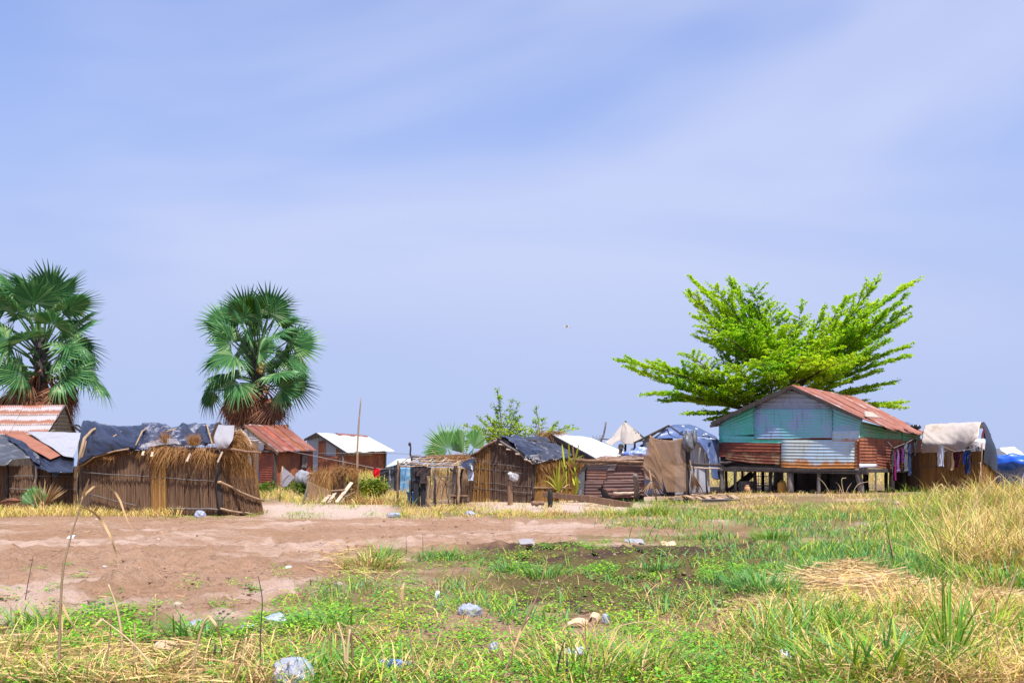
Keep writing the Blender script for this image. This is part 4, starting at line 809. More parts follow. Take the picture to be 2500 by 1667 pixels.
part(t, 'rail', pole(w3(1920, 880, .12), E3(*q('C1', 2298, 1042), .3), .032, .028, .03), M['tanwood']); part(t, 'rail', pole(w3(1915, 1108, .1), E3(*q('C1', 2215, 1162), .3), .034, .026, .02), M['tanwood'])
part(t, 'tie_knot', sphere(w3(1912, 880, .13), (.07, .06, .04), 8, 6, .5, 2), M['straw'])
for (x, y, dx, dy) in ((1655, 630, -30, 70), (1330, 618, -12, 40), (1250, 612, -10, 35), (1935, 615, -42, 90)):
    part(t, 'stick_end', beam(w3(x, y, .2), w3(x+dx, y+dy, .3), .06, .03), M['palewood'], False)
part(t, 'end_post', pole(E3.g(640, .05), e3(2170, 640, .1), .05, .04, .05), M['greywood'])
part(t, 'end_rafter', join([pole(e3(2005, 440, .08), e3(2095, 435, .05), .02), pole(e3(2000, 455, .08), e3(2095, 452, .05), .02), pole(e3(2095, 420, .05), e3(2215, 610, .08), .022)]), M['tanwood'])
# dark blue cloth and stick behind the hut's right end
o = garment('dark navy cloth hanging behind the right end of the large reed hut', 'cloth', 'hanging_cloth', Q('C1', 2225, 730, 27.4), None, 'cloth', fnv, .2, .42)
o = part(None, 'bare_branch', join([pole(Q('C1', 620, 385, 31.6), Q('C1', 730, 450, 31), .04, .03, .06), pole(Q('C1', 660, 380, 31.5), Q('C1', 740, 425, 31.2), .03, .02, .05), pole(PG(196, 31), Q('C1', 700, 420, 31.3), .05, .035, .05)]), M['blackwood']); tag(o, 'dark forked pole standing between the tarp hut and the large reed hut', 'pole')

# ---------------------------------------------------------------- rust red hut
c4 = lambda x, y, Y: Q('C4', x, y, Y)
KA = VP(600, 48.8, 672, 46.8); KB = VP(672, 46.8, 764, 49.1)
t = thing('rust_hut', 'rust red tin hut with a pitched rusty roof beneath the middle palm', 'hut', PG(690, 48))
RD = tin((.22, .045, .03), (.30, .075, .04), amt=.5, rough=.65, streak=.8, base2=(.15, .035, .025)); RP = tin((.20, .062, .045), (.16, .05, .032), amt=.45, streak=.8, rough=.6, base2=(.28, .115, .09)); RO2 = tin((.18, .05, .026), (.27, .09, .03), amt=.45, streak=.8, rough=.65)
ka = lambda x, y, off=0: KA(*q('C4', x, y), off); kb = lambda x, y, off=0: KB(*q('C4', x, y), off)
part(t, 'wall_sheet', loft([[KA.g(628, 0), KA.g(671, 0)], [ka(330, 700), ka(545, 700)]], corr=('v', .11, .012)), RD, solid=.01)
part(t, 'wall_sheet', loft([[ka(385, 705, .03), ka(548, 705, .03)], [ka(425, 575, .03), ka(535, 650, .03)]], corr=('v', .11, .012)), tin((.10, .05, .05), amt=.4), solid=.01)
part(t, 'wall_sheet', loft([[ka(290, 690, .08), ka(405, 680, .08)], [ka(230, 600, .07), ka(425, 575, .07)], [ka(215, 425, .06), ka(300, 480, .06)]], corr=('v', .13, .012)), M['whitetarp'], solid=.01, label='white sheet filling the gable')
part(t, 'wall_sheet', loft([[ka(175, 560, .1), ka(235, 600, .1)], [ka(140, 440, .1), ka(215, 425, .1)]], 8, 8, .04), M['clearsheet'], solid=.01)
part(t, 'wall_sheet', loft([[KB.g(672, 0), KB.g(729, 0)], [kb(555, 690), kb(850, 690)]], corr=('u', .11, .012)), RO2, solid=.01, label='orange rusted wall sheet')
part(t, 'wall_sheet', loft([[KB.g(728, -.05), KB.g(764, -.05)], [kb(845, 690, -.05), kb(1000, 690, -.05)]], corr=('u', .11, .012)), RD, solid=.01)
part(t, 'door', loft([[kb(860, 905, .06), kb(930, 905, .06)], [kb(870, 730, .06), kb(925, 730, .06)]], 4, 6, .01), M['greywood'], solid=.03)
part(t, 'corner_post', pole(KA.g(671, .05), ka(545, 660, .05), .09), M['darkwood'])
part(t, 'beam', join([pole(ka(340, 702, .1), ka(560, 698, .1), .05), pole(ka(280, 685, .12), ka(470, 700, .12), .045)]), M['darkwood'])
e0, e1, r0, r1 = c4(602, 700, 46.49), c4(1038, 684, 48.83), c4(190, 376, 48.52), c4(680, 405, 50.86)
cols = [RP, RP, RD, RP, RO2, RP, RP]
for k in range(7):
    a, b_ = k/7, (k+1)/7+.02; up = Vector((0, 0, .03*(k % 2)))
    part(t, 'roof_sheet', loft([[e0.lerp(e1, a)+up, e0.lerp(e1, b_)+up], [r0.lerp(r1, a)+up, r0.lerp(r1, b_)+up]], corr=('u', .11, .016), nv=8, seed=k+61, jag=.08), cols[k], solid=.01)
part(t, 'roof_sheet', loft([[c4(200, 410, 49.14), c4(480, 470, 50.23)], [c4(230, 395, 49.45), c4(470, 420, 50.70)]], 4, 4, .03, off=.12), M['whitetarp'], solid=.01)
part(t, 'roof_sheet', loft([[c4(440, 470, 49.92), c4(700, 450, 50.70)], [c4(400, 395, 49.92), c4(690, 395, 50.93)]], corr=('u', .11, .016), nv=4, off=.12), RO2, solid=.01)
bkv = (r1-r0).cross(Vector((0, 0, 1))).normalized(); bkv = bkv if bkv.y > 0 else -bkv
part(t, 'roof_sheet', loft([[r0+bkv*1.8+Vector((0, 0, -1.1)), r1+bkv*1.8+Vector((0, 0, -1.1))], [r0, r1]], corr=('u', .11, .016), nv=3), RP, solid=.01)
part(t, 'barge_board', beam(e0+Vector((-.05, -.05, -.08)), r0+Vector((-.05, -.05, -.05)), .06, .14), M['brownwood'], False)
# ---------------------------------------------------------------- grey and rust hut with shining white roof
KC = VP(752, 67.4, 839, 64.6); KD = VP(839, 64.6, 943, 67.6); kc = lambda x, y, off=0: KC(*q('C4', x, y), off); kd = lambda x, y, off=0: KD(*q('C4', x, y), off)
t = thing('tin_hut', 'grey and rust tin hut with a shining white roof behind the bamboo pole', 'hut', PG(850, 67))
GV = tin((.34, .37, .43), (.30, .16, .10), amt=.22, streak=.8, rough=.5); RB = tin((.27, .075, .03), (.38, .13, .05), amt=.4, streak=.8, rough=.65, base2=(.20, .05, .028))
WHR = tin((.68, .69, .71), (.36, .24, .20), amt=.2, streak=.3, rough=.35)
def v4(pl, fn, x0, x1, yt0, yt1, m_, off=0, yb=None):
    b0 = [pl.g(q('C4', x0, 0)[0], off), pl.g(q('C4', x1, 0)[0], off)] if yb is None else [fn(x0, yb, off), fn(x1, yb, off)]
    part(t, 'wall_sheet', loft([b0, [fn(x0, yt0, off), fn(x1, yt1, off)]], corr=('u', .15, .018)), m_, solid=.01)
v4(KC, kc, 925, 1065, 560, 495, GV); v4(KC, kc, 1060, 1150, 500, 545, GV, -.02); v4(KC, kc, 1064, 1146, 575, 560, RB, .03); v4(KC, kc, 1140, 1285, 540, 630, GV, .0); v4(KC, kc, 1060, 1300, 740, 750, RB, .05); v4(KC, kc, 1275, 1372, 625, 690, tin((.20, .10, .075), amt=.5, streak=.8), .02)
v4(KD, kd, 1366, 1550, 690, 690, RB); v4(KD, kd, 1540, 1710, 690, 690, RB, .03); v4(KD, kd, 1700, 1868, 690, 690, RB); v4(KD, kd, 1370, 1700, 695, 690, tin((.30, .25, .20), amt=.35, streak=.8), .06, 745)
part(t, 'post', pole(kc(1365, 900, .1), kc(1355, 690, .1), .08), M['greywood']); part(t, 'post', pole(kd(1866, 905, .08), kd(1872, 700, .08), .09), M['greywood'])
e0, e1, r0, r1 = c4(1412, 708, 64.2), c4(1968, 690, 67.2), c4(1045, 472, 66), c4(1650, 518, 69.4)
for k in range(7):
    a, b_ = k/7, (k+1)/7+.02; up = Vector((0, 0, .03*(k % 2)))
    part(t, 'roof_sheet', loft([[e0.lerp(e1, a)+up, e0.lerp(e1, b_)+up], [r0.lerp(r1, a)+up, r0.lerp(r1, b_)+up]], corr=('u', .15, .02), nv=8, seed=k+81, jag=.08), WHR, solid=.012)
bkv = (r1-r0).cross(Vector((0, 0, 1))).normalized(); bkv = bkv if bkv.y > 0 else -bkv
lf = c4(900, 548, 68)
part(t, 'roof_sheet', loft([[lf, lf+(r1-r0)], [r0, r1]], corr=('u', .15, .02), nv=4), WHR, solid=.012)
part(t, 'ridge_cap', loft([[r0.lerp(r1, .38)+Vector((.2, -.2, -.08)), r1+Vector((.1, -.2, -.08))], [r0.lerp(r1, .38)+Vector((0, 0, .1)), r1+Vector((0, 0, .1))], [r0.lerp(r1, .38)+bkv*.3, r1+bkv*.3]], 20, 5, .02), RP, solid=.01, label='rusty ridge cap')
part(t, 'barge_board', join([beam(lf+Vector((0, -.06, -.06)), r0+Vector((0, -.06, -.06)), .06, .16), beam(r0+Vector((0, -.06, -.08)), e0+Vector((0, -.06, -.10)), .06, .14)]), M['darkwood'], False)
# ---------------------------------------------------------------- tall bamboo pole, lines
a = c4(1530, 1292, 34.5); pb = PG(*((q('C4', 1530, 0)[0]), 34.5)); t = thing('bamboo_pole', 'tall thin bamboo pole standing before the white roofed hut', 'pole', pb)
pts = [pb-Vector((0, 0, .15)), c4(1528, 900, 34.5), c4(1532, 640, 34.5), c4(1550, 330, 34.5), c4(1575, 52, 34.5)]
part(t, 'shaft', tube(resamp(pts, 16), [.062-.0028*k for k in range(17)], 8), M['tanwood'])
for k in range(2, 12):
    p = Vector(resamp(pts, 13)[k+1]); part(t, 'node_ring', tube([p-Vector((0, 0, .02)), p+Vector((0, 0, .02))], .052-.003*k, 8), M['darkwood'] if k > 6 else M['tanwood'])
for lb, pt in (('thin line sagging from the rust hut down to the clothes by the pole', [c4(690, 684, 46.6), c4(1000, 745, 45), c4(1460, 838, 43), c4(1720, 890, 42), c4(1820, 905, 40)]), ('thin level wire strung past the bamboo pole', [c4(1060, 716, 63), c4(1530, 712, 60), c4(1880, 712, 60)]), ('thin wire between the pole frame and the white hut', [c4(1880, 715, 60), c4(2090, 722, 50), c4(2290, 740, 34)])):
    o = part(None, 'line', tube(pt, .012, 5), M['wire']); tag(o, lb, 'wire')
# clothes behind the frame
WG3 = 'washing between the bamboo pole and the pole frame'
for (x, y, Y, lb, ct, nm, kd_, m_, wd_, ht_) in ((1772, 890, 41, 'bright red cloth on the line right of the bamboo pole', 'cloth', 'hanging_cloth', 'cloth', fr_, .36, .36), (1855, 905, 41, 'black trousers on the line right of the red cloth', 'trousers', 'hanging_trousers', 'trousers', fb, .36, .56), (1960, 905, 41, 'short black cloth on the line before the blue tarp', 'cloth', 'hanging_cloth', 'cloth', fb, .26, .36), (1925, 905, 41.3, 'narrow pale strip of cloth between two black garments', 'cloth', 'hanging_cloth', 'cloth', fw, .05, .45), (2005, 862, 33.2, 'long black trousers hanging from the corner of the pole frame', 'trousers', 'hanging_trousers', 'trousers', fb, .22, .82)):
    garment(lb, ct, nm, c4(x, y, Y), None, kd_, m_, wd_, ht_, (1, .05, 0), WG3)
o = part(None, 'washing_line', tube([c4(1690, 888, 41), c4(1800, 903, 41), c4(1990, 898, 41.2)], .008, 5), M['wire']); tag(o, 'short washing line holding the red and black clothes', 'washing line')
t = thing('tent_shelter', 'low shelter of pale green and cyan sheets beyond the pole frame', 'shelter', PG(985, 46))
part(t, 'roof_sheet', loft([[c4(1870, 890, 45), c4(2000, 860, 45), c4(2200, 850, 45)], [c4(1990, 800, 46.5), c4(2080, 790, 46.5), c4(2200, 800, 46.5)]], 18, 10, .05, 2, 3), plastic('pale_green_sheet', (.50, .58, .55), (.4, .42, .4), .3, .5), solid=.02)
part(t, 'side_sheet', loft([[PG(970, 45), PG(1008, 45)], [c4(2010, 890, 45), c4(2200, 880, 45)]], 16, 14, .06, 3, 4), M['cyantarp'], solid=.02)
part(t, 'side_sheet', loft([[PG(940, 45.3), PG(974, 45)], [c4(1870, 890, 45.2), c4(2010, 860, 45)]], 10, 10, .05, 3, 4), M['greytarp'], solid=.02)
part(t, 'frame_pole', pole(PG(975, 45.8), c4(1995, 800, 46.3), .05), M['greywood'])
# white pile, mesh screen
o = part(None, 'plastic_sacks', join([sphere(c4(880, 1020, 43), (.36, .25, .36), 26, 14, .4, 4), sphere(c4(950, 1025, 42.6), (.28, .2, .28), 20, 12, .5, 8)]), plastic('dull_sacking', (.26, .26, .29), (.20, .18, .17), .4, .7)); tag(o, 'pile of whitish plastic sacks in the weeds before the rust hut', 'sacks')
t = thing('mesh_screen', 'grey mesh sheet hung in a triangle from a stick in dry grass', 'screen', PG(690, 36))
part(t, 'net', loft([[c4(612, 1110, 36), c4(680, 1120, 36)], [c4(612, 1000, 36), c4(785, 1005, 36)], [c4(632, 880, 36), c4(645, 880, 36)]], 16, 20, .03, 3, 3, sm=False), M['netgrey'], solid=.004)
part(t, 'pole', pole(PG(683, 36), c4(636, 872, 36), .03), M['tanwood']); part(t, 'pole', pole(c4(612, 1060, 35.9), c4(745, 950, 36), .012), M['tanwood'])
# ---------------------------------------------------------------- broken reed screen with planks
t = thing('reed_screen', 'broken golden reed screen standing behind a heap of planks', 'screen', PG(815, 34))
sc_ = lambda x, y, Y=34.3: c4(x, y, Y)
for (x0, x1, yt0, yt1, Y0, Y1, m_) in ((940, 1240, 980, 925, 34.8, 35.2, 'reedgold'), (1230, 1380, 925, 900, 35.1, 34.4, 'reedgold'), (1370, 1540, 930, 925, 34.6, 34.4, 'reedgold'), (1240, 1400, 960, 940, 34.6, 34.2, 'reedgrey')):
    part(t, 'reed_mat', reeds([PG(q('C4', x0, 0)[0], Y0), PG(q('C4', x1, 0)[0], Y1)], [sc_(x0+15, yt0, Y0), sc_(x1, yt1, Y1)], .022, .012, .22, .12), M[m_])
part(t, 'thatch_fringe', join([fringe([sc_(950, 960), sc_(1250, 940)], 380, .5, .6, .5, .014, .5), fringe([sc_(1270, 900), sc_(1530, 930)], 300, .4, .5, -.1, .014, .6)]), M['thatch'], kind='stuff')
part(t, 'net', loft([[PG(q('C4', 945, 0)[0], 33.9), PG(q('C4', 1200, 0)[0], 33.7)], [sc_(930, 1040, 33.9), sc_(1210, 1165, 33.7)]], 18, 14, .04, 2, 5), M['netthin'], solid=.004)
part(t, 'post', pole(PG(q('C4', 890, 0)[0], 34), sc_(965, 960, 34.3), .05, .04), M['greywood']); part(t, 'post', pole(PG(q('C4', 880, 0)[0], 33.6), sc_(945, 1245, 33.7), .025), M['tanwood'])
PGp = 'loose planks leaning on the reed screen'
for i, (x0, y0, x1, y1, lb, m_) in enumerate(((1120, 1300, 1200, 1215, 'short pale plank at the left of the plank heap', 'palewood'), (1190, 1305, 1262, 1195, 'broad pale plank second from the left of the heap', 'palewood'), (1280, 1305, 1465, 1065, 'longest plank rising to the right across the heap', 'palewood'), (1330, 1310, 1420, 1190, 'narrow plank low in the middle of the heap', 'tanwood'), (1210, 1165, 1470, 1145, 'plank lying level across the top of the heap', 'tanwood'), (1380, 1240, 1500, 1180, 'brown plank resting on the right of the heap', 'brownwood'), (1500, 1310, 1440, 1240, 'short stick at the right foot of the heap', 'tanwood'))):
    o = part(None, 'plank', beam(sc_(x0, y0, 33.3-.02*i), sc_(x1, y1, 33.9), .13 if i < 3 else .08, .03, U(-.4, .4)), M[m_], False); tag(o, lb, 'plank', PGp)
hs = PG(q('C4', 1700, 0)[0], 33.6)
v_ = [tuftv(hs+Vector((U(-.8, .9), U(-.3, .3), .02)), 70, .75, 1.4, .014, .5, .55, .12) for k in range(16)]
o = part(None, 'straw_heap', join(v_), M['thatch']); tag(o, 'low heap of brown straw to the right of the bamboo pole foot', 'straw')
# ---------------------------------------------------------------- pole frame (open shade)
c5 = lambda x, y, Y: Q('C5', x, y, Y)
x5 = lambda x: q('C5', x, 0)[0]
t = thing('pole_frame', 'open frame of thin crooked poles with scraps of thatch beside the central hut', 'pole frame', PG(1060, 32))
for (x, yt, xb, Y, r, m_) in ((205, 825, 210, 34, .045, 'blackwood'), (270, 930, 275, 31.5, .055, 'blackwood'), (375, 905, 383, 31, .04, 'tanwood'), (340, 935, 335, 31.4, .035, 'brownwood'), (710, 890, 716, 31, .045, 'tanwood'), (695, 900, 700, 31.2, .03, 'brownwood'), (50, 870, 45, 32.6, .04, 'brownwood'), (600, 930, 604, 32.5, .018, 'greywood'), (190, 1080, 185, 31, .05, 'darkwood'), (455, 930, 450, 33, .02, 'greywood')):
    part(t, 'post', pole(PG(x5(xb), Y)-Vector((0, 0, .1)), c5(x, yt, Y), r*1.1, r*.85, .03, 6), M[m_])
zr = 0
for a, b_, r in (((45, 905, 31.2), (745, 912, 31), .035), ((60, 930, 31.1), (720, 918, 30.9), .025), ((195, 822, 34.2), (865, 815, 33.8), .035), ((210, 850, 33.5), (860, 830, 33.3), .03), ((280, 870, 32.5), (800, 880, 32.2), .03), ((130, 885, 31.8), (760, 890, 31.6), .02)):
    part(t, 'beam', pole(c5(*a), c5(*b_), r, r*.8, .03, 6), M['tanwood'] if r < .034 else M['greywood'])
for k in range(9):
    x = 60+k*80; part(t, 'cross_stick', pole(c5(x+U(-20, 30), 922-U(0, 14), 30.9), c5(x+150+U(-20, 30), 815+U(-6, 8), 34.3), .02, .014, .03), M['palewood'] if k % 2 else M['tanwood'])
part(t, 'thatch', join([fringe([c5(400, 832, 33.6), c5(860, 818, 33.2)], 420, .5, .9, .1, .012, .3), fringe([c5(620, 860, 32.6), c5(860, 850, 32.2)], 260, .45, .9, .1, .012, .3)]), M['thatch'], kind='stuff')
part(t, 'net', loft([[c5(405, 1290, 32.4), c5(600, 1300, 32.6), c5(800, 1280, 32.4)], [c5(430, 1100, 32.4), c5(620, 1120, 32.8), c5(780, 1050, 32.4)], [c5(470, 1020, 32.6), c5(620, 1105, 33), c5(760, 1000, 32.6)]], 26, 22, .09, 3, 7), M['netthin'], solid=.004)
part(t, 'wall_mat', reeds([PG(x5(450), 35.5), PG(x5(540), 35.6)], [c5(450, 1000, 35.5), c5(540, 985, 35.6)], .05, .010, .2), M['reedgold'])
part(t, 'shade_sheet', loft([[c5(745, 950, 31.6), c5(870, 990, 31.8)], [c5(740, 900, 32), c5(890, 850, 32.2)]], 14, 14, .07, 3, 5), M['blacktarp'], solid=.01)
part(t, 'forked_branch', join([pole(c5(620, 960, 32), c5(740, 1060, 32), .035, .03), pole(c5(760, 960, 32), c5(740, 1060, 32), .035, .03), pole(c5(740, 1060, 32), PG(x5(735), 32), .03)]), M['blackwood'])
part(t, 'pole_tip', pole(c5(190, 830, 34), c5(180, 685, 34), .03, .025, .03), M['blackwood']); 
part(t, 'pole_tip', sphere(c5(180, 690, 34), (.05, .05, .07), 8, 6), M['blackwood'])
WG4 = 'dark clothes hung on the pole frame'
garment('black trousers hung over the front rail of the pole frame', 'trousers', 'hanging_trousers', c5(290, 935, 30.8), None, 'trousers', fb, .42, 1.3, (1, 0, 0), WG4)
garment('black shirt bunched up beside the trousers on the pole frame', 'shirt', 'hanging_shirt', c5(330, 935, 30.7), None, 'shirt', fabric('faded_black_cloth', (.03, .022, .025), (.06, .045, .045)), .22, .5, (1, 0, 0), WG4)
garment('dark brown cloth hanging at the left of the black trousers', 'cloth', 'hanging_cloth', c5(240, 945, 31.2), None, 'cloth', fabric('dark_brown_cloth', (.035, .022, .02), (.06, .04, .035)), .16, .7, (1, 0, 0), WG4)
rfn = thing('reed_fence', 'brown reed fence seen through the pole frame in the background', 'fence', PG(1100, 38))
for k in range(4): part(rfn, 'reed_mat', reeds([PG(1035+k*32, 38+.2*(k % 2)), PG(1069+k*32, 38+.2*(k % 2))], [P(1035+k*32, 1150+U(-4, 4), 38), P(1069+k*32, 1150+U(-4, 4), 38)], .024, .012, .12), M['reedgold' if k == 1 else 'reedgrey'])
part(rfn, 'rail', pole(P(1035, 1165, 37.9), P(1165, 1163, 37.9), .02), M['greywood'])
# bucket, bench, sheet at the hut side
bc = PG(x5(212), 33); t = thing('bucket', 'blue plastic bucket standing in the grass under the pole frame', 'bucket', bc)
part(t, 'body', join([tube([bc, bc+Vector((0, 0, .02)), bc+Vector((0, 0, .36)), bc+Vector((0, 0, .37))], [.15, .15, .19, .20], 18)]), M['blueplastic']); part(t.children[0], 'rim', tube([bc+Vector((0, 0, .36)), bc+Vector((0, 0, .39))], [.208, .208], 18), M['blueplastic'])
part(t.children[0], 'handle', tube([bc+Vector((-.2, 0, .36)), bc+Vector((-.14, -.12, .30)), bc+Vector((.14, -.12, .30)), bc+Vector((.2, 0, .36))], .008, 6), M['wire'])
bn = PG(x5(722), 31.2); t = thing('bench', 'small rough wooden bench under the pole frame next to the central hut', 'bench', bn)
sa, sb = c5(632, 1252, 31.2), c5(815, 1252, 31.2)
part(t, 'seat', beam(sa, sb, .3, .045), M['brownwood'], False)
for (x, xb) in ((650, 642), (665, 668), (758, 762), (748, 750)):
    dy = .1 if x in (665, 748) else -.1; p = c5(x, 1255, 31.2); part(t, 'leg', pole(p+Vector((0, dy, 0)), PG(x5(xb), 31.2+dy), .028, .025, .01), M['brownwood'])
part(t, 'stretcher', pole(c5(650, 1290, 31.1), c5(760, 1288, 31.1), .016), M['brownwood'])
garment('white cloth hanging at the left corner of the central hut', 'cloth', 'hanging_cloth', c5(845, 970, 31.9), None, 'cloth', fw, .2, .32, (1, 0, 0))
o = part(None, 'net_bundle', loft([[PG(x5(760), 33), PG(x5(850), 32.6)], [c5(740, 1100, 33), c5(850, 1080, 32.6)], [c5(760, 960, 33), c5(870, 950, 32.6)]], 14, 18, .1, 3, 2), M['nettan'], solid=.006); tag(o, 'bunched tan net draped at the left side of the central hut', 'net')
# ---------------------------------------------------------------- central reed hut
WL = VP(1140, 33.4, 1300, 32.2); WS = VP(1300, 32.2, 1425, 35.2)
wl = lambda x, y, off=0: WL(*q('C5', x, y), off); wsd = lambda x, y, off=0: WS(*q('C5', x, y), off)
t = hc = thing('reed_hut', 'central brown reed hut with a gable front and torn black plastic roof', 'hut', PG(1220, 33))
def m5(x0, x1, y0, y1, m_, off=0, xb0=None, xb1=None, sp_=.02, over=.05):
    part(t, 'reed_mat', reeds([WL.g(x5(xb0 or x0), off), WL.g(x5(xb1 or x1), off)], [wl(x0, y0, off), wl(x1, y1, off)], sp_, .011, over, .04), M[m_])
m5(880, 1075, 810, 700, 'reeddark', 0, 820, 1068); m5(905, 1065, 800, 720, 'reedgold', .035, 860, 1060, .05, .1); m5(1060, 1160, 700, 660, 'reeddark', .02, 1060, 1160); m5(1140, 1330, 660, 760, 'reeddark', 0); m5(1320, 1535, 750, 890, 'reeddark', .015, 1320, 1505)
part(t, 'reed_mat', reeds([WS.g(1303), WS.g(1432)], [wsd(1535, 880), wsd(2100, 860)], .02, .011, .1, .05), M['reedgold'])
part(t, 'thatch_fringe', fringe([wsd(1540, 870, .08), wsd(1900, 850, .1), wsd(2080, 850, .08)], 700, .5, .5, .8, .012, .4), M['thatch'], kind='stuff')
part(t, 'inner_wall', join([box3(WL.g(1146, -.1), WL.g(1296, -.1), -.1, wl(1500, 880).z, .05), box3(WS.g(1303, -.1), WS.g(1420, -.1), -.1, wsd(1800, 880).z, .05)]), M['reedback'], False)
part(t, 'inner_gable', loft([[wl(890, 860, -.1), wl(1510, 900, -.1)], [wl(1120, 690, -.1), wl(1160, 690, -.1)]], 6, 5), M['reedback'])
for yy, y2 in ((895, 945), (985, 1020), (1140, 1155), (1200, 1225)):
    part(t, 'tie_rail', pole(wl(870, yy-40 if yy > 900 else yy, .06), wl(1525, y2, .06), .009, .009, .02, 6), M['greywood'])
part(t, 'tie_rail', pole(WS(x5(1520)+2, 930+1165*.2233, .06), wsd(1950, 1170, .06), .02), M['tanwood'])
part(t, 'corner_post', pole(WL.g(1301, .03), wl(1528, 880, .03), .05), M['inner'])
ap5, le5, re5 = wl(1142, 640, .12), wl(852, 805, .12), wl(1545, 900, .14)
bv = Vector((WS.d.x, WS.d.y, 0)); apb5 = ap5+bv*3.6; leb5 = le5+bv*3.4; reb5 = wsd(1960, 838, .25)
part(t, 'rafter', pole(le5+Vector((0, -.03, -.03)), ap5+Vector((0, -.03, 0)), .035, .03, .03), M['brownwood']); part(t, 'rafter', pole(ap5+Vector((0, -.03, 0)), re5+Vector((0, -.03, -.02)), .035, .03, .03), M['greywood'])
part(t, 'ridge_pole', pole(ap5+Vector((0, -.2, .03)), apb5, .04), M['darkwood'])
part(t, 'roof_sheet', loft([[le5+Vector((-.05, 0, -.05)), leb5+Vector((-.05, 0, -.05))], [le5.lerp(ap5, .5)+Vector((0, 0, .06)), leb5.lerp(apb5, .5)], [ap5+Vector((0, 0, .07)), apb5+Vector((0, 0, .05))]], 24, 22, .05, 3, 3, jag=.1), M['blacktarp'], solid=.012)
part(t, 'roof_sheet', loft([[re5+Vector((.02, -.05, -.04)), wsd(1700, 880, .22), reb5], [re5.lerp(ap5, .5)+Vector((0, 0, .05)), wsd(1760, 740, -.6), c5(1850, 740, 36)], [ap5+Vector((0, 0, .08)), c5(1400, 640, 34.8), c5(1665, 612, 36.6)]], 60, 40, .11, 3.6, 6, jag=.12), plastic('torn_black_plastic', (.028, .029, .042), (.26, .25, .27), .42, .32, scale=3.2), solid=.012, label='torn creased black plastic roof sheet')
part(t, 'roof_sheet', loft([[wl(1480, 880, .2), wsd(1640, 800, .2)], [wl(1330, 760, .16), c5(1560, 720, 33.6)], [wl(1180, 640, .15), c5(1330, 620, 34)]], 24, 24, .14, 3.4, 16, off=.05, jag=.12), M['blacktarp'], solid=.012)
part(t, 'roof_fold', loft([[wl(1440, 880, .24), wsd(1600, 860, .24)], [wl(1440, 820, .22), wsd(1600, 800, .22)]], 16, 8, .1, 5, 26), M['greytarp'], solid=.02)
for (x0, y0, x1, y1) in ((1430, 855, 1560, 880), (1340, 795, 1400, 805), (1240, 745, 1300, 752), (1155, 690, 1210, 700), (1480, 870, 1530, 905), (1450, 860, 1500, 850)):
    part(t, 'pole_end', pole(wl(x0, y0, .3), wl(x1, y1, .05), .025, .02, .01), M['palewood'])
for k in range(4): part(t, 'roof_stick', pole(c5(1640+k*90, 855+U(-8, 6), 33+k*.6), c5(1480+k*100, 690+U(-20, 20), 34.6+k*.6), .02, .015, .04), M['greywood'])
part(t, 'eave_pole', pole(wl(1520, 870, .2), wsd(2060, 850, .2), .03), M['greywood'])
# posts with bag, stump, plank
def post(x, yt, Y, r, label, m_, xb=None, nm='fence_post'):
    o = part(None, nm, pole(PG(x5(xb or x), Y)-Vector((0, 0, .12)), c5(x, yt, Y), r*1.05, r, .015, 6, 8), M[m_]); return tag(o, label, 'post', 'posts before the central huts')
post(1275, 1075, 30.6, .085, 'thick brown post before the reed hut carrying a white bag', 'brownwood', 1275)
bgc = c5(1318, 1050, 30.5); t = thing('plastic_bag', 'white plastic bag knotted on top of the thick brown post', 'bag', bgc, 'plastic litter')
part(t, 'bag', sphere(bgc, (.15, .11, .12), 26, 18, .7, 4), M['clearsheet']); part(t, 'knot', sphere(bgc+Vector((-.1, -.02, .1)), (.08, .05, .05), 10, 7, .6, 7), M['whitetarp'])
post(1715, 1190, 29.6, .075, 'short black charred post standing in the pale sand', 'char', 1722)
post(455, 1065, 30.6, .035, 'thin black stake under the pole frame', 'blackwood', 460)
o = part(None, 'fence_post', pole(G(*q('C6', 1262, 1192))-Vector((0, 0, .1)), Q('C6', 1228, 885, 30.2), .10, .085, .02, 6, 8), M['greywood']); tag(o, 'leaning grey post between the dark plank and the dry palm leaves', 'post', 'posts before the central huts')
c6 = lambda x, y, Y: Q('C6', x, y, Y)
x6 = lambda x: q('C6', x, 0)[0]
o = part(None, 'barrier_plank', beam(c6(130, 1110, 31.6), c6(700, 1165, 30.2), .05, .17), M['brownwood'], False); tag(o, 'long brown plank edging the sand in front of the cane plants', 'plank')
o = part(None, 'barrier_plank', beam(c6(640, 1158, 30.1), c6(1190, 1250, 29.2), .06, .20), M['brownwood'], False); tag(o, 'lower brown plank sloping down towards the tall grass tuft', 'plank')
o = part(None, 'plank_stake', beam(c6(1172, 1280, 29.1), c6(1176, 1205, 29.1), .06, .06), M['brownwood'], False); tag(o, 'short peg holding the end of the lower plank', 'peg')
o = part(None, 'log', pole(c5(1515, 1340, 28.8), c5(1640, 1335, 28.9), .07, .06, .03, 6, 8), M['brownwood']); tag(o, 'short brown log lying on the sand left of the charred post', 'log')
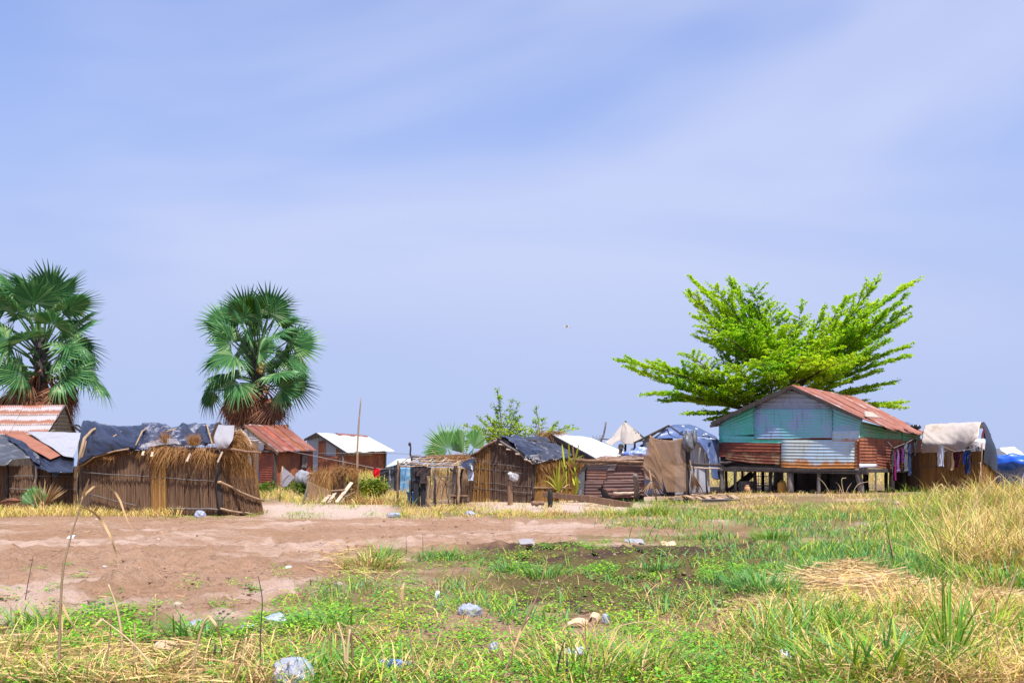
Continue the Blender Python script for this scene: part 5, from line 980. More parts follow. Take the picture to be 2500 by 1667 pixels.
# ---------------------------------------------------------------- white roofed hut behind
t = thing('white_roof_hut', 'hut with a dazzling white sheet roof right of the central reed hut', 'hut', PG(1440, 38))
e0, e1, r0, r1 = c6(772, 682, 34.8), c6(1165, 640, 37.6), c6(235, 392, 37.4), c6(700, 436, 40.6)
for k in range(5):
    a, b_ = k/5, (k+1)/5+.02; up = Vector((0, 0, .02*(k % 2)))
    part(t, 'roof_sheet', loft([[e0.lerp(e1, a)+up, e0.lerp(e1, b_)+up], [r0.lerp(r1, a)+up, r0.lerp(r1, b_)+up]], corr=('u', .12, .016), nv=8, seed=k+91, jag=.03), tin((.80, .82, .82), (.5, .45, .42), amt=.03, streak=.2, rough=.3), solid=.012)
bkv = (r1-r0).cross(Vector((0, 0, 1))).normalized(); bkv = bkv if bkv.y > 0 else -bkv
part(t, 'roof_sheet', loft([[r0+bkv*2.4+Vector((0, 0, -1.3)), r1+bkv*2.4+Vector((0, 0, -1.3))], [r0, r1]], corr=('u', .12, .016), nv=3), WHR, solid=.012)
part(t, 'barge_board', join([beam(e0+Vector((-.06, -.06, -.08)), r0+Vector((-.06, -.06, -.06)), .06, .16), beam(r0+Vector((-.06, -.06, -.06)), r0+bkv*2.3+Vector((-.06, 0, -1.3)), .06, .14)]), M['darkwood'], False)
part(t, 'wall', join([loft([[PG(1330, 37.8), PG(1455, 35)], [e0+Vector((-.1, .1, -.1))+(r0-e0)*.8-Vector((0, 0, .3)), e0+Vector((-.1, .1, -.2))], [r0.lerp(e0, .1)+Vector((0, .1, -.15)), e0+Vector((-.1, .1, -.1))]], 8, 8)[:2], box3(PG(1458, 35.1), PG(1532, 37.4), .0, e1.z-.1, .06)]), M['inner'], False)
part(t, 'ridge_thatch', join([fringe([r0+Vector((-.6, -.1, .0)), r0+Vector((.4, 0, .1))], 260, .5, .9, .2, .014, .4), fringe([r0+Vector((-.9, -.3, -.3)), r0+Vector((0, 0, 0))], 220, .45, .9, .2, .014, .5)]), M['thatch'], kind='stuff')
# ---------------------------------------------------------------- rust wall shed
RWp = VP(1424, 32.6, 1574, 32.0); rw = lambda x, y, off=0: RWp(*q('C6', x, y), off)
t = thing('rust_shed', 'low shed walled with rusty brown corrugated sheets laid sideways', 'shed', PG(1500, 33))
RBr = tin((.105, .055, .05), (.19, .085, .06), amt=.45, rough=.6, base2=(.14, .075, .065)); RBg = tin((.20, .155, .15), (.14, .075, .06), amt=.35, rough=.55); RBl = tin((.17, .09, .075), (.30, .15, .11), amt=.4, rough=.6)
for i, (x0, x1, y0, y1, m_, off) in enumerate(((648, 1010, 830, 738, RBg, 0), (1000, 1330, 850, 752, RBr, .02), (640, 1000, 960, 815, RBr, .03), (885, 1220, 960, 835, RBl, .05), (1200, 1335, 985, 835, RBr, .035), (622, 850, 1140, 950, RBr, .05), (840, 1240, 1060, 945, RBr, .06), (850, 1220, 1150, 1045, RBl, .04), (1180, 1340, 1120, 960, RBr, .03), (590, 660, 1130, 990, RBr, .01))):
    part(t, 'wall_sheet', loft([[rw(x0, y1*0+y0, off), rw(x1, y0+U(-8, 8), off)], [rw(x0+6, y1, off), rw(x1, y1+U(-8, 8), off)]], corr=('v', .10, .013), nu=14, seed=i+3, jag=.03), m_, solid=.007)
part(t, 'inner_wall', box3(RWp.g(1428, -.08), RWp.g(1572, -.08), 0, rw(1000, 745).z, .04), M['inner'], False)
part(t, 'patch_sheet', loft([[rw(890, 830, .08), rw(985, 826, .08)], [rw(930, 768, .08), rw(1000, 760, .08)]], 6, 6, .01), RBg, solid=.008)
part(t, 'top_beam', pole(rw(515, 705, .12), rw(1320, 728, .12), .055, .05, .02, 6, 8), M['brownwood']); part(t, 'top_beam', pole(rw(545, 740, .1), rw(900, 735, .1), .035), M['tanwood'])
part(t, 'foot_log', pole(rw(970, 1095, .2), rw(1225, 1090, .2), .05), M['palewood']); part(t, 'foot_rail', beam(rw(885, 1052, .14), rw(1200, 1050, .14), .03, .06), RBl, False)
part(t, 'side_sheet', loft([[RWp.g(x6(540), .0), RWp.g(x6(622), .0)], [rw(545, 890, .02), rw(628, 745, .02)]], 8, 8, .03), M['greytarp'], solid=.01)
RFp = [rw(700, 712, .05), rw(1330, 712, .05)]
part(t, 'roof_sheet', loft([RFp, [c6(820, 668, 34.4), c6(1330, 672, 34.2)]], 20, 8, .06, 3, 4), plastic('dirty_sacking', (.26, .18, .13), (.16, .10, .07), .5, .8), solid=.02)
part(t, 'roof_thatch', join([fringe([c6(1080, 690, 33), c6(1340, 680, 33)], 300, .5, .8, .1, .014, .4), fringe([c6(820, 690, 33), c6(1060, 680, 33)], 180, .4, .9, .1, .014, .3)]), M['deadpalm'], kind='stuff')
o = part(None, 'plastic_bundle', join([sphere(c6(1250, 634, 35.5), (.5, .3, .13), 22, 12, .5, 5), sphere(c6(1295, 600, 35.7), (.25, .2, .18), 14, 9, .6, 8)]), plastic('blue_white_plastic', (.16, .24, .60), (.60, .64, .75), .55, .35, scale=4)); tag(o, 'crumpled blue and white plastic bundle lying on the shed roof', 'plastic bundle')
o = part(None, 'grey_sheet', loft([[c6(1150, 640, 36), c6(1330, 640, 36)], [c6(1180, 575, 37), c6(1300, 565, 37)]], 16, 10, .06, 3, 5), M['greytarp'], solid=.02); tag(o, 'grey plastic sheet behind the blue and white bundle', 'sheet')
# ---------------------------------------------------------------- net curtain and its posts
t = thing('net_curtain', 'tan fishing net hung like a curtain between a brown post and the rust shed', 'net', PG(1640, 31.6))
part(t, 'net', loft([[c6(1600, 1085, 31.4), c6(1720, 1085, 31.5), c6(1835, 1080, 31.5)], [c6(1540, 900, 31.4), c6(1700, 900, 31.4), c6(1835, 900, 31.5)], [c6(1500, 720, 31.4), c6(1680, 760, 31.5), c6(1835, 740, 31.5)], [c6(1415, 425, 31.4), c6(1520, 455, 31.4), c6(1660, 462, 31.4), c6(1760, 445, 31.4), c6(1815, 430, 31.4)]], 44, 44, .05, 2.5, 3), M['nettan'], solid=.004)
part(t, 'net', loft([[c6(1350, 930, 31.2), c6(1480, 950, 31.3), c6(1560, 1080, 31.3)], [c6(1320, 760, 31.2), c6(1420, 800, 31.2), c6(1540, 860, 31.3)], [c6(1345, 650, 31.2), c6(1430, 620, 31.2), c6(1520, 690, 31.3)], [c6(1405, 415, 31.3), c6(1420, 420, 31.3), c6(1440, 440, 31.3)]], 30, 36, .09, 3.4, 9), M['nettan'], solid=.004)
part(t, 'net_lining', loft([[c6(1530, 720, 31.7), c6(1730, 745, 31.7)], [c6(1420, 480, 31.6), c6(1700, 470, 31.6)]], 16, 14, .03, 3, 9), M['netgrey'], solid=.004)
part(t, 'post', pole(PG(x6(1838), 31.6)-Vector((0, 0, .1)), c6(1862, 545, 31.6), .10, .085, .02, 7, 8), M['darkwood'])
part(t, 'post', pole(PG(x6(1480), 31.8), c6(1408, 405, 31.5), .03, .022), M['tanwood'])
part(t, 'cross_beam', pole(c6(1480, 742, 31.7), c6(1850, 752, 31.8), .045), M['tanwood']); part(t, 'cross_beam', pole(c6(1840, 748, 31.8), c6(2245, 762, 33), .055, .05), M['darkwood']); part(t, 'cross_beam', pole(c6(1900, 790, 32), c6(2240, 798, 33), .03), M['palewood'])
sk = c6(1865, 470, 31.4); o = part(None, 'sack', join([sphere(sk+Vector((-.02, 0, -.03)), (.19, .16, .30), 20, 16, .75, 4), sphere(sk+Vector((.17, 0, .06)), (.09, .1, .26), 16, 12, .8, 6)]), M['greytarp']); tag(o, 'grey sack hanging over the top of the brown net post', 'sack')
o = part(None, 'rope_stick', tube([c6(1905, 500, 31.6), c6(1920, 640, 31.8), c6(1925, 830, 31.8)], .016, 6), M['greywood']); tag(o, 'thin stick hanging beside the grey sack', 'stick')
# ---------------------------------------------------------------- blue tarp tent
t = thing('tarp_tent', 'big tent of faded blue tarp over poles left of the tin house', 'tent', PG(1660, 38))
B_ = M['bluetarp']
part(t, 'roof_sheet', loft([[c6(1440, 445, 37), c6(1300, 400, 41)][:1]+[c6(1700, 440, 36.6), c6(1930, 430, 36.2), c6(2215, 465, 38)], [c6(1560, 350, 37), c6(1760, 370, 37.2), c6(1950, 370, 37.4), c6(2150, 420, 39)], [c6(1640, 283, 37.2), c6(1760, 285, 38.4), c6(1890, 295, 39.4), c6(2000, 330, 40.4)]], 40, 22, .07, 2.2, 4, sm=True), B_, solid=.012)
part(t, 'roof_sheet', loft([[c6(1222, 485, 36.6), c6(1330, 470, 40)], [c6(1440, 370, 36.9), c6(1500, 360, 40.4)], [c6(1632, 283, 37.1), c6(1890, 300, 40)]], 20, 24, .05, 2.2, 8), B_, solid=.012)
part(t, 'side_sheet', loft([[c6(2130, 900, 36.6), c6(2180, 940, 37), c6(2222, 930, 37.6)], [c6(2110, 700, 36.5), c6(2160, 720, 37), c6(2225, 700, 37.7)], [c6(2010, 540, 36.3), c6(2120, 560, 37), c6(2225, 560, 37.8)], [c6(1920, 425, 36.2), c6(2080, 450, 37), c6(2218, 462, 38)]], 26, 34, .10, 2.6, 6, sm=True), B_, solid=.012)
part(t, 'front_sheet', loft([[PG(x6(1700), 36.6), PG(x6(2120), 36.8)], [c6(1700, 560, 36.5), c6(2100, 560, 36.7)], [c6(1740, 450, 36.6), c6(1930, 440, 36.4)]], 30, 24, .06, 2, 9), plastic('grey_white_sheet', (.36, .37, .43), (.25, .24, .26), .4, .5), solid=.012)
part(t, 'front_sheet', loft([[PG(x6(1225), 37.4), PG(x6(1700), 37.4)], [c6(1225, 560, 37.2), c6(1690, 540, 37.2)], [c6(1640, 320, 37.3), c6(1660, 320, 37.3)]], 34, 28, .06, 2, 19), plastic('dark_blue_sheet', (.055, .065, .12), (.16, .17, .22), .4, .45), solid=.012)
part(t, 'ridge_rope', tube([c6(1225, 490, 36.5), c6(1440, 380, 36.8), c6(1630, 286, 37.0), c6(1780, 390, 36.4), c6(1930, 430, 36.1)], .035, 6), M['darkwood'])
part(t, 'frame_pole', pole(PG(x6(1960), 36.3), c6(2005, 550, 36.3), .045, .035), M['greywood']); part(t, 'frame_pole', pole(PG(x6(2092), 36.2), c6(2060, 600, 36.3), .04), M['darkwood'])
part(t, 'frame_pole', pole(PG(x6(1226), 36.8), c6(1222, 480, 36.8), .05), M['darkwood'])
part(t, 'inner_drape', loft([[c6(1330, 570, 36.9), c6(1390, 560, 36.9)], [c6(1310, 450, 36.8), c6(1440, 440, 36.8)]], 14, 14, .1, 3, 5), M['greytarp'], solid=.01)
for (x, y) in ((1800, 295), (1960, 325), (2075, 385), (2135, 440), (2050, 400)):
    part(t, 'tarp_patch', loft([[c6(x-15, y+3, 36.6), c6(x+18, y+12, 36.9)], [c6(x-12, y-7, 37), c6(x+14, y-2, 37.2)]], 4, 3, .01), M['whitetarp'], solid=.01)
# ---------------------------------------------------------------- pale net tent with pole, stick, person
t = thing('net_tent', 'pale net cloth hung to a point from a pole behind the white roof', 'net tent', PG(1527, 41))
part(t, 'pole', pole(PG(x6(1112), 41), c6(1113, 232, 41), .05, .045), M['blackwood'])
part(t, 'cloth', loft([[c6(1060, 470, 40.7), c6(1110, 515, 40.4), c6(1180, 520, 40.4), c6(1240, 480, 40.6), c6(1335, 445, 41)], [c6(1070, 360, 40.8), c6(1150, 370, 40.6), c6(1270, 385, 41)], [c6(1088, 252, 41), c6(1100, 250, 40.9), c6(1118, 262, 41)]], 36, 26, .06, 2, 3), M['netwhite'], solid=.006)
part(t, 'cloth', loft([[c6(865, 480, 40.6), c6(900, 510, 40.5), c6(945, 532, 40.4), c6(1000, 480, 40.5), c6(1062, 462, 40.7)], [c6(940, 445, 40.8), c6(1000, 430, 40.7), c6(1066, 425, 40.7)], [c6(1085, 260, 41), c6(1090, 258, 41)]], 30, 24, .05, 2, 13), M['netwhite'], solid=.006)
part(t, 'cross_pole', pole(c6(820, 442, 40.9), c6(1290, 472, 40.9), .025), M['greywood'])
part(t, 'stay_rope', tube([c6(1115, 262, 41), c6(1250, 360, 41.5), c6(1345, 440, 42)], .02, 5), M['greywood'])
t = part(None, 'bare_stick', tube([PG(x6(800), 41), c6(815, 480, 41), c6(850, 400, 41), c6(870, 310, 41), c6(878, 245, 41)], [.05, .045, .04, .035, .04], 7), M['greywood']); tag(t, 'crooked bare stick with a bent tip left of the net tent', 'stick')
st_ = [tube([c6(x, 470, 41.2), c6(x+U(-4, 6), U(395, 425), 41.2)], [.012, .006], 5) for x in range(716, 830, 14)]
o = part(None, 'twig_row', join(st_+[tube([PG(x6(716), 41.3), c6(716, 470, 41.2)], .02, 5), tube([PG(x6(826), 41.3), c6(826, 470, 41.2)], .02, 5), tube([c6(710, 468, 41.2), c6(835, 470, 41.2)], .02, 5)]), M['greywood']); tag(o, 'row of thin upright twigs left of the crooked bare stick', 'twig fence')
def skinfig(nm, pts, edges, rad, root, mt, par, sub=2):
    o0 = ORG[par.name]; me = bpy.data.meshes.new(nm); me.from_pydata([tuple(Vector(p)-o0) for p in pts], edges, []); o = bpy.data.objects.new(nm, me); link(o); o.parent = par
    s = o.modifiers.new('skin', 'SKIN'); s.use_smooth_shade = True
    for i, r in enumerate(rad):
        sv = me.skin_vertices[0].data[i]; sv.radius = (r, r) if not hasattr(r, '__len__') else r; sv.use_root = i == root
    b = o.modifiers.new('sub', 'SUBSURF'); b.levels = sub; b.render_levels = sub
    me.materials.append(mt); ORG[o.name] = o0; return o
base = PG(x6(1052), 36.9); hz_ = c6(1055, 515, 36.9).z-base.z
k = hz_/1.72; X = lambda x, y, z: base+Vector((x, y, z))*k
t = thing('person', 'person in a dark shirt standing behind the white roof below the net tent', 'person', base)
pts = [X(0, 0, .93), X(0, 0, 1.18), X(0, 0, 1.36), X(.0, -.01, 1.47), X(.01, -.02, 1.56), X(.02, -.03, 1.66),
       X(.17, 0, 1.38), X(.23, .02, 1.10), X(.24, -.06, .86), X(.24, -.08, .76), X(-.17, 0, 1.38), X(-.24, .02, 1.10), X(-.22, -.08, .88), X(-.20, -.10, .78),
       X(.10, 0, .86), X(.11, -.01, .47), X(.11, .02, .08), X(.12, -.12, .03), X(-.10, 0, .86), X(-.11, -.01, .47), X(-.11, .02, .08), X(-.12, -.12, .03)]
ed = [(0, 1), (1, 2), (2, 3), (3, 4), (4, 5), (2, 6), (6, 7), (7, 8), (8, 9), (2, 10), (10, 11), (11, 12), (12, 13), (0, 14), (14, 15), (15, 16), (16, 17), (0, 18), (18, 19), (19, 20), (20, 21)]
rad = [(.15, .11), (.14, .10), (.16, .10), .06, .085, .085, .06, .045, .034, .035, .06, .045, .034, .035, .085, .06, .04, .04, .085, .06, .04, .04]
skin = wood('dark_skin', (.05, .026, .018), (.075, .04, .028), .6, 3)
skinfig('body', pts, ed, rad, 0, skin, t)
part(t, 'hair', sphere(X(.02, .012, 1.672), (.092*k, .092*k, .078*k), 14, 10, .08, 3), M['inner'])
part(t, 'nose', sphere(X(.015, -.115, 1.60), (.016, .022, .02), 8, 6), skin)
for s in (-1, 1): part(t, 'ear', sphere(X(.02+s*.09, -.01, 1.61), (.016, .025, .035), 8, 6), skin); part(t, 'eye', sphere(X(.02+s*.035, -.1, 1.625), (.010, .006, .007), 8, 6), M['char'])
shp = [X(0, 0, .88), X(0, 0, 1.18), X(0, 0, 1.37), X(0, -.005, 1.44), X(.18, 0, 1.385), X(.225, .015, 1.15), X(-.18, 0, 1.385), X(-.235, .015, 1.15)]
skinfig('shirt', shp, [(0, 1), (1, 2), (2, 3), (2, 4), (4, 5), (2, 6), (6, 7)], [(.175, .13), (.165, .12), (.175, .115), .075, .078, .066, .078, .066], 0, fabric('dark_shirt', (.06, .045, .04), (.09, .07, .06)), t)
skinfig('trousers', [X(0, 0, .98), X(.1, 0, .86), X(.11, -.01, .47), X(.11, .02, .12), X(-.1, 0, .86), X(-.11, -.01, .47), X(-.11, .02, .12)], [(0, 1), (1, 2), (2, 3), (0, 4), (4, 5), (5, 6)], [(.165, .125), .105, .08, .065, .105, .08, .065], 0, fnv, t)
# ---------------------------------------------------------------- sitting black dog
db = G(*q('C6', 870, 1138)); db = PG(x6(868), 31.3); s = (c6(0, 1020, 31.3).z-db.z)/.60
D = lambda x, y, z: db+Vector((x, y, z))*s
t = thing('dog', 'black dog sitting in profile against the rusty shed wall', 'dog', db)
pts = [D(.16, 0, .14), D(.07, 0, .25), D(-.04, 0, .38), D(-.09, 0, .47), D(-.13, 0, .545), D(-.20, 0, .53), D(-.26, 0, .51),
       D(-.06, .055, .28), D(-.075, .06, .14), D(-.085, .06, .02), D(-.13, .06, .012), D(-.06, -.055, .28), D(-.075, -.06, .14), D(-.085, -.06, .02), D(-.13, -.06, .012),
       D(.05, .09, .16), D(.14, .10, .035), D(.02, .10, .016), D(.05, -.09, .16), D(.14, -.10, .035), D(.02, -.10, .016), D(.26, .03, .05), D(.36, .06, .03)]
ed = [(0, 1), (1, 2), (2, 3), (3, 4), (4, 5), (5, 6), (2, 7), (7, 8), (8, 9), (9, 10), (2, 11), (11, 12), (12, 13), (13, 14), (0, 15), (15, 16), (16, 17), (0, 18), (18, 19), (19, 20), (0, 21), (21, 22)]
rad = [.105, .10, .11, .065, .066, .04, .026, .04, .028, .024, .022, .04, .028, .024, .022, .06, .035, .024, .06, .035, .024, .022, .012]
blk = fabric('black_fur', (.008, .007, .007), (.02, .017, .016))
skinfig('body', pts, ed, rad, 1, blk, t)
for sg in (-1, 1): part(t, 'ear', tube([D(-.11, sg*.045, .59), D(-.10, sg*.06, .63), D(-.10, sg*.065, .68)], [.03*s, .022*s, .004*s], 7), blk)
part(t, 'nose', sphere(D(-.285, 0, .515), .018*s, 8, 6), M['char'])
for sg in (-1, 1): part(t, 'eye', sphere(D(-.185, sg*.045, .555), .010*s, 8, 6), M['brownwood'])

# ---------------------------------------------------------------- bird
bp = P(1383, 798, 110); t = thing('bird', 'white bird gliding alone in the sky above the village', 'bird', bp)
bm_ = fabric('white_feathers', (.75, .74, .70), (.65, .63, .6)); Bv = lambda x, y, z: bp+Vector((x, y, z))
part(t, 'body', tube([Bv(-.36, 0, .02), Bv(-.28, 0, .03), Bv(-.18, 0, .02), Bv(0, 0, 0), Bv(.2, 0, -.01), Bv(.34, 0, 0)], [.012, .04, .045, .08, .06, .015], 8), bm_)
part(t, 'beak', tube([Bv(-.36, 0, .02), Bv(-.46, 0, .01)], [.014, .003], 6), M['yellow'])
for sg in (-1, 1):
    part(t, 'wing', loft([[Bv(-.12, sg*.05, .03), Bv(-.06, sg*.28, .16), Bv(.08, sg*.55, .12)], [Bv(.02, sg*.05, .03), Bv(.06, sg*.28, .15), Bv(.12, sg*.52, .11)], [Bv(.15, sg*.05, .02), Bv(.2, sg*.28, .14), Bv(.16, sg*.5, .10)]], 10, 6), bm_, solid=.02)
part(t, 'tail', loft([[Bv(.30, -.03, 0), Bv(.30, .03, 0)], [Bv(.48, -.08, -.01), Bv(.48, .08, -.01)]], 4, 3), bm_, solid=.015)
part(t, 'leg', join([tube([Bv(.25, .02, -.04), Bv(.52, .02, -.05)], .008, 5), tube([Bv(.25, -.02, -.04), Bv(.52, -.02, -.05)], .008, 5)]), M['char'])
# ---------------------------------------------------------------- palms
def frond_mesh(name, pet, Rb, n, ang, cup, tipdroop, m_, fold=.35, split=.5, seed=0, bend=0.):
    """fan leaf: petiole along +x, pleated blade split into pointed segments"""
    rg = random.Random(seed); v = []; f = []
    pt, pf = tube([(0, 0, 0), (pet*.5, 0, .04*pet), (pet, 0, 0)], [.045, .03, .022], 5); v += [tuple(a) for a in pt]; f += pf
    for k in range(n):
        a0 = -ang+2*ang*k/n; a1 = -ang+2*ang*(k+1)/n; am = (a0+a1)/2; Rk = Rb*(1-.22*(abs(am)/ang)**2)*rg.uniform(.92, 1.06)
        def pnt(a, r, up=0):
            x = r*math.cos(a); y = r*math.sin(a); z = -cup*r*r/Rb-.35*cup*(abs(y)/Rb)**2*Rb+up
            return (pet+x*math.cos(bend)+z*math.sin(bend), y, z*math.cos(bend)-x*math.sin(bend))
        fo = fold*Rk*.5*(a1-a0); i = len(v); dr = -tipdroop*rg.uniform(.4, 1.6)*Rk
        r1 = Rk*split; wob = rg.uniform(-.04, .04)
        v += [pnt(am, .02), pnt(a0, r1*.55), pnt(am, r1*.55, fo*.55), pnt(a1, r1*.55), pnt(a0, r1), pnt(am, r1, fo), pnt(a1, r1)]
        h = .62*(a1-a0)/2; v += [pnt(am-h*.75+wob, Rk*(split+.5)/1.5, dr*.25), pnt(am+h*.75+wob, Rk*(split+.5)/1.5, dr*.25)]
        v.append(pnt(am+wob*1.8, Rk, dr))
        f += [[i, i+1, i+2], [i, i+2, i+3], [i+1, i+4, i+5, i+2], [i+2, i+5, i+6, i+3], [i+4, i+7, i+5], [i+5, i+8, i+6], [i+7, i+9, i+8, i+5]]
    return mesh(name, v, f, m_, False)
FR_G = [frond_mesh('frond', 1.42, 1.16, 30, R(a), c, t_, m_, .5, s_, i, R(bd)) for i, (a, c, t_, m_, s_, bd) in enumerate(((118, .10, .06, M['palm'], .55, 14), (108, .14, .10, M['palm'], .5, 52), (128, .06, .05, M['palm'], .58, 4), (100, .18, .14, M['palm'], .48, 30), (64, .08, .03, M['palmyoung'], .62, 5)))]
FR_D = [frond_mesh('frond', .95, 1.30, 26, R(a), c, t_, M['deadpalm'], .9, .4, 20+i) for i, (a, c, t_) in enumerate(((60, .35, .3), (80, .5, .35), (48, .3, .25)))]
def place(me, name, par, loc, d, roll, s):
    d = Vector(d).normalized(); u = Vector((0, 0, 1)); y = u.cross(d)
    if y.length < .05: y = Vector((0, 1, 0))
    y.normalize(); z = d.cross(y); m3 = Matrix((d, y, z)).transposed() @ Matrix.Rotation(roll, 3, 'X')
    o = bpy.data.objects.new(name, me); link(o); o.parent = par; o.location = Vector(loc)-ORG[par.name]; o.rotation_euler = m3.to_euler(); o.scale = (s, s, s*U(.9, 1.1)); return o
def palm_tree(px, Y, topz, label, seed, fruit=True, n=44, sc_=1.):
    random.seed(seed); b = PG(px, Y); t = thing('palm_tree', label, 'palm tree', b, None); top = Vector((b.x, Y, topz))
    tr = resamp([b-Vector((0, 0, .2)), b+Vector((.1, 0, 1.5)), top-Vector((0, 0, 1.6)), top], 14)
    tk = part(t, 'trunk', tube(tr, [.36-.008*k for k in range(11)]+[.30, .28, .22, .12], 12), M['palmbark'])
    for k in range(26):
        z = topz-2.1+1.9*k/26; a = k*2.4; p = Vector((top.x+.22*math.cos(a), top.y+.22*math.sin(a), z)); dd = Vector((math.cos(a)*.6, math.sin(a)*.6, .7))
        part(tk, 'leaf_base', tube([p, p+dd*.22, p+dd*.45], [.09, .06, .035], 5), M['palmbark'])
    for k in range(n):
        u = (k+.5)/n; el = R(86-90*u**.92)+U(-.12, .12); a = k*2.39996+U(-.25, .25)
        z = topz-.05-1.7*u*sc_; ce = math.cos(el); p = Vector((top.x+.16*math.cos(a), top.y+.16*math.sin(a), z))
        d = (math.cos(a)*ce, math.sin(a)*ce, math.sin(el)); me = FR_G[4] if k < 3 else FR_G[(0, 2, 0, 2, 3)[(k*7+seed) % 5]] if u < .6 else FR_G[(0, 1, 3, 1)[(k*7+seed) % 4]]
        place(me, 'frond', t, p, d, random.choice((-1, 1))*U(.0, 1.5), sc_*U(.88, 1.06)*(.82 if k < 3 else 1))
    for k in range(46):
        a = k*2.39996+.7; el = R(-30-50*((k*37) % 10)/10); ce = math.cos(el)
        p = Vector((top.x+.22*math.cos(a), top.y+.22*math.sin(a), topz-(1.35+.6*((k*13) % 7)/7)*sc_))
        place(FR_D[k % 3], 'dead_frond', t, p, (math.cos(a)*ce, math.sin(a)*ce, math.sin(el)), U(-.7, .7), sc_*U(.68, .9))
    if fruit:
        fm_ = wood('palm_fruit', (.30, .17, .04), (.48, .30, .09), .6)
        for (dx, dz) in ((.16, -1.02), (.26, -1.12), (.14, -1.2), (.24, -1.3), (.30, -.98)): part(t, 'fruit', sphere((top.x+dx*1.3, top.y-.5, topz+dz*1.2), .13, 10, 8), fm_)
    return t
palm_tree(100, 46, 7.7, 'tall fan palm with a brown skirt at the left edge behind the plank house', 11, False, 40, 1.44)
palm_tree(628, 52, 7.72, 'fan palm with orange fruit and a brown skirt behind the rust red hut', 23, True, 40, 1.44)
# ---------------------------------------------------------------- leafy trees
def leafquads(p, sz, upb=1.2):
    n = len(p); nr = rng.normal(size=(n, 3)); nr[:, 2] += upb; nr /= np.linalg.norm(nr, axis=1, keepdims=True)
    a = np.cross(nr, rng.normal(size=(n, 3))); a /= np.linalg.norm(a, axis=1, keepdims=True); b = np.cross(nr, a); s = (sz*rng.uniform(.6, 1.35, n))[:, None]
    V = np.stack([p-a*s*.5, p+b*s*.32+nr*s*.06, p+a*s*.5, p-b*s*.32+nr*s*.06], 1)
    fs = np.array([[0, 1, 2], [0, 2, 3]]); return V.reshape(-1, 3), (fs[None]+(np.arange(n)*4)[:, None, None]).reshape(-1, 3)
def bez(a, b, c, t): return a*((1-t)**2)+b*(2*t*(1-t))+c*(t*t)
def spray_tree(name, label, cat, base, fork, tips, lsz, cols, tw=1., dens=1., start=.28, r0=.16, cl=.05, ctrl=.55, flat=.3, trunk_r=.2):
    t = thing(name, label, cat, base)
    part(t, 'trunk', tube(resamp([base-Vector((0, 0, .2)), base.lerp(fork, .5)+Vector((.05, 0, 0)), fork], 6), [trunk_r*(1.15-.06*k) for k in range(7)], 10), M['bark'])
    P_ = []
    for (tip, org, sc_) in tips:
        tip = Vector(tip); org = Vector(org); mid = org.lerp(tip, ctrl)+Vector((0, 0, .10*(tip-org).length*U(-.6, .9)))
        Ln = (tip-org).length; pts = [bez(org, mid, tip, k/12) for k in range(13)]
        br = [tube(pts, [max(.008, r0*sc_*(1-k/12.6)) for k in range(13)], 6)]
        ns = max(6, int(Ln*7*dens)); hsd = 1
        for k in range(ns):
            s = start+(1-start)*(k+U(0, 1))/ns; p = bez(org, mid, tip, min(s, 1)); tg = (bez(org, mid, tip, min(1, s+.05))-bez(org, mid, tip, s-.05)).normalized()
            hp = tg.cross(Vector((0, 0, 1))); hp = hp.normalized() if hp.length > .05 else Vector((1, 0, 0))
            hsd = -hsd; an = R(U(28, 75)); d = tg*math.cos(an)+hp*(hsd*math.sin(an))+Vector((0, 0, U(-flat, flat*1.4)))
            if abs(tg.z) > .75: d = d+Vector((U(-.5, .5), U(-.5, .5), .1))
            d.normalize(); lt = tw*sc_*(.28+1.05*(1-s)**.8)*U(.65, 1.25)*min(1, .5+s*1.5)
            ep = p+d*lt+Vector((0, 0, U(-.02, .12)*lt)); br.append(tube([p, p.lerp(ep, .5)+Vector((0, 0, .04*lt)), ep], [.018*sc_, .011, .004], 4, False))
            nl = max(3, int(lt*24*dens)); q_ = rng.random(nl)
            for qq in q_:
                c = p.lerp(ep, .08+.97*qq); P_ += [(c.x+random.gauss(0, cl), c.y+random.gauss(0, cl), c.z+random.gauss(0, cl*.6)) for j in range(4)]
        for k in range(int(8*dens)): c = tip+Vector((random.gauss(0, cl*1.5), random.gauss(0, cl*1.5), random.gauss(0, cl))); P_.append(tuple(c))
        part(t, 'limb', join(br), M['bark'])
    P_ = np.array(P_); V, f = leafquads(P_, lsz, 2.2); n = len(P_); c = np.array(cols); k = rng.random(n); w_ = fbm(P_[:, 0]*.9, P_[:, 2]*.9+P_[:, 1]*.4, 2)*.5; k = np.clip(k*.75+w_+.12, 0, .999)*(len(c)-1); i = k.astype(int); fr = (k-i)[:, None]
    lc = c[i]*(1-fr)+c[np.minimum(i+1, len(c)-1)]*fr
    part(t, 'crown', (V, f), M['leaf'], False, col=np.repeat(lc, 4, 0)); return t
random.seed(77)
TY = 42.; tb_ = PG(1900, TY); fk = P(1898, 985, TY)
d3 = lambda x, y, dy: Q('D3', x, y, TY+dy)
o1, o2, o3, o4 = P(1880, 1000, TY), P(1915, 960, TY), P(1900, 930, TY), P(1860, 1010, TY)
tl = []
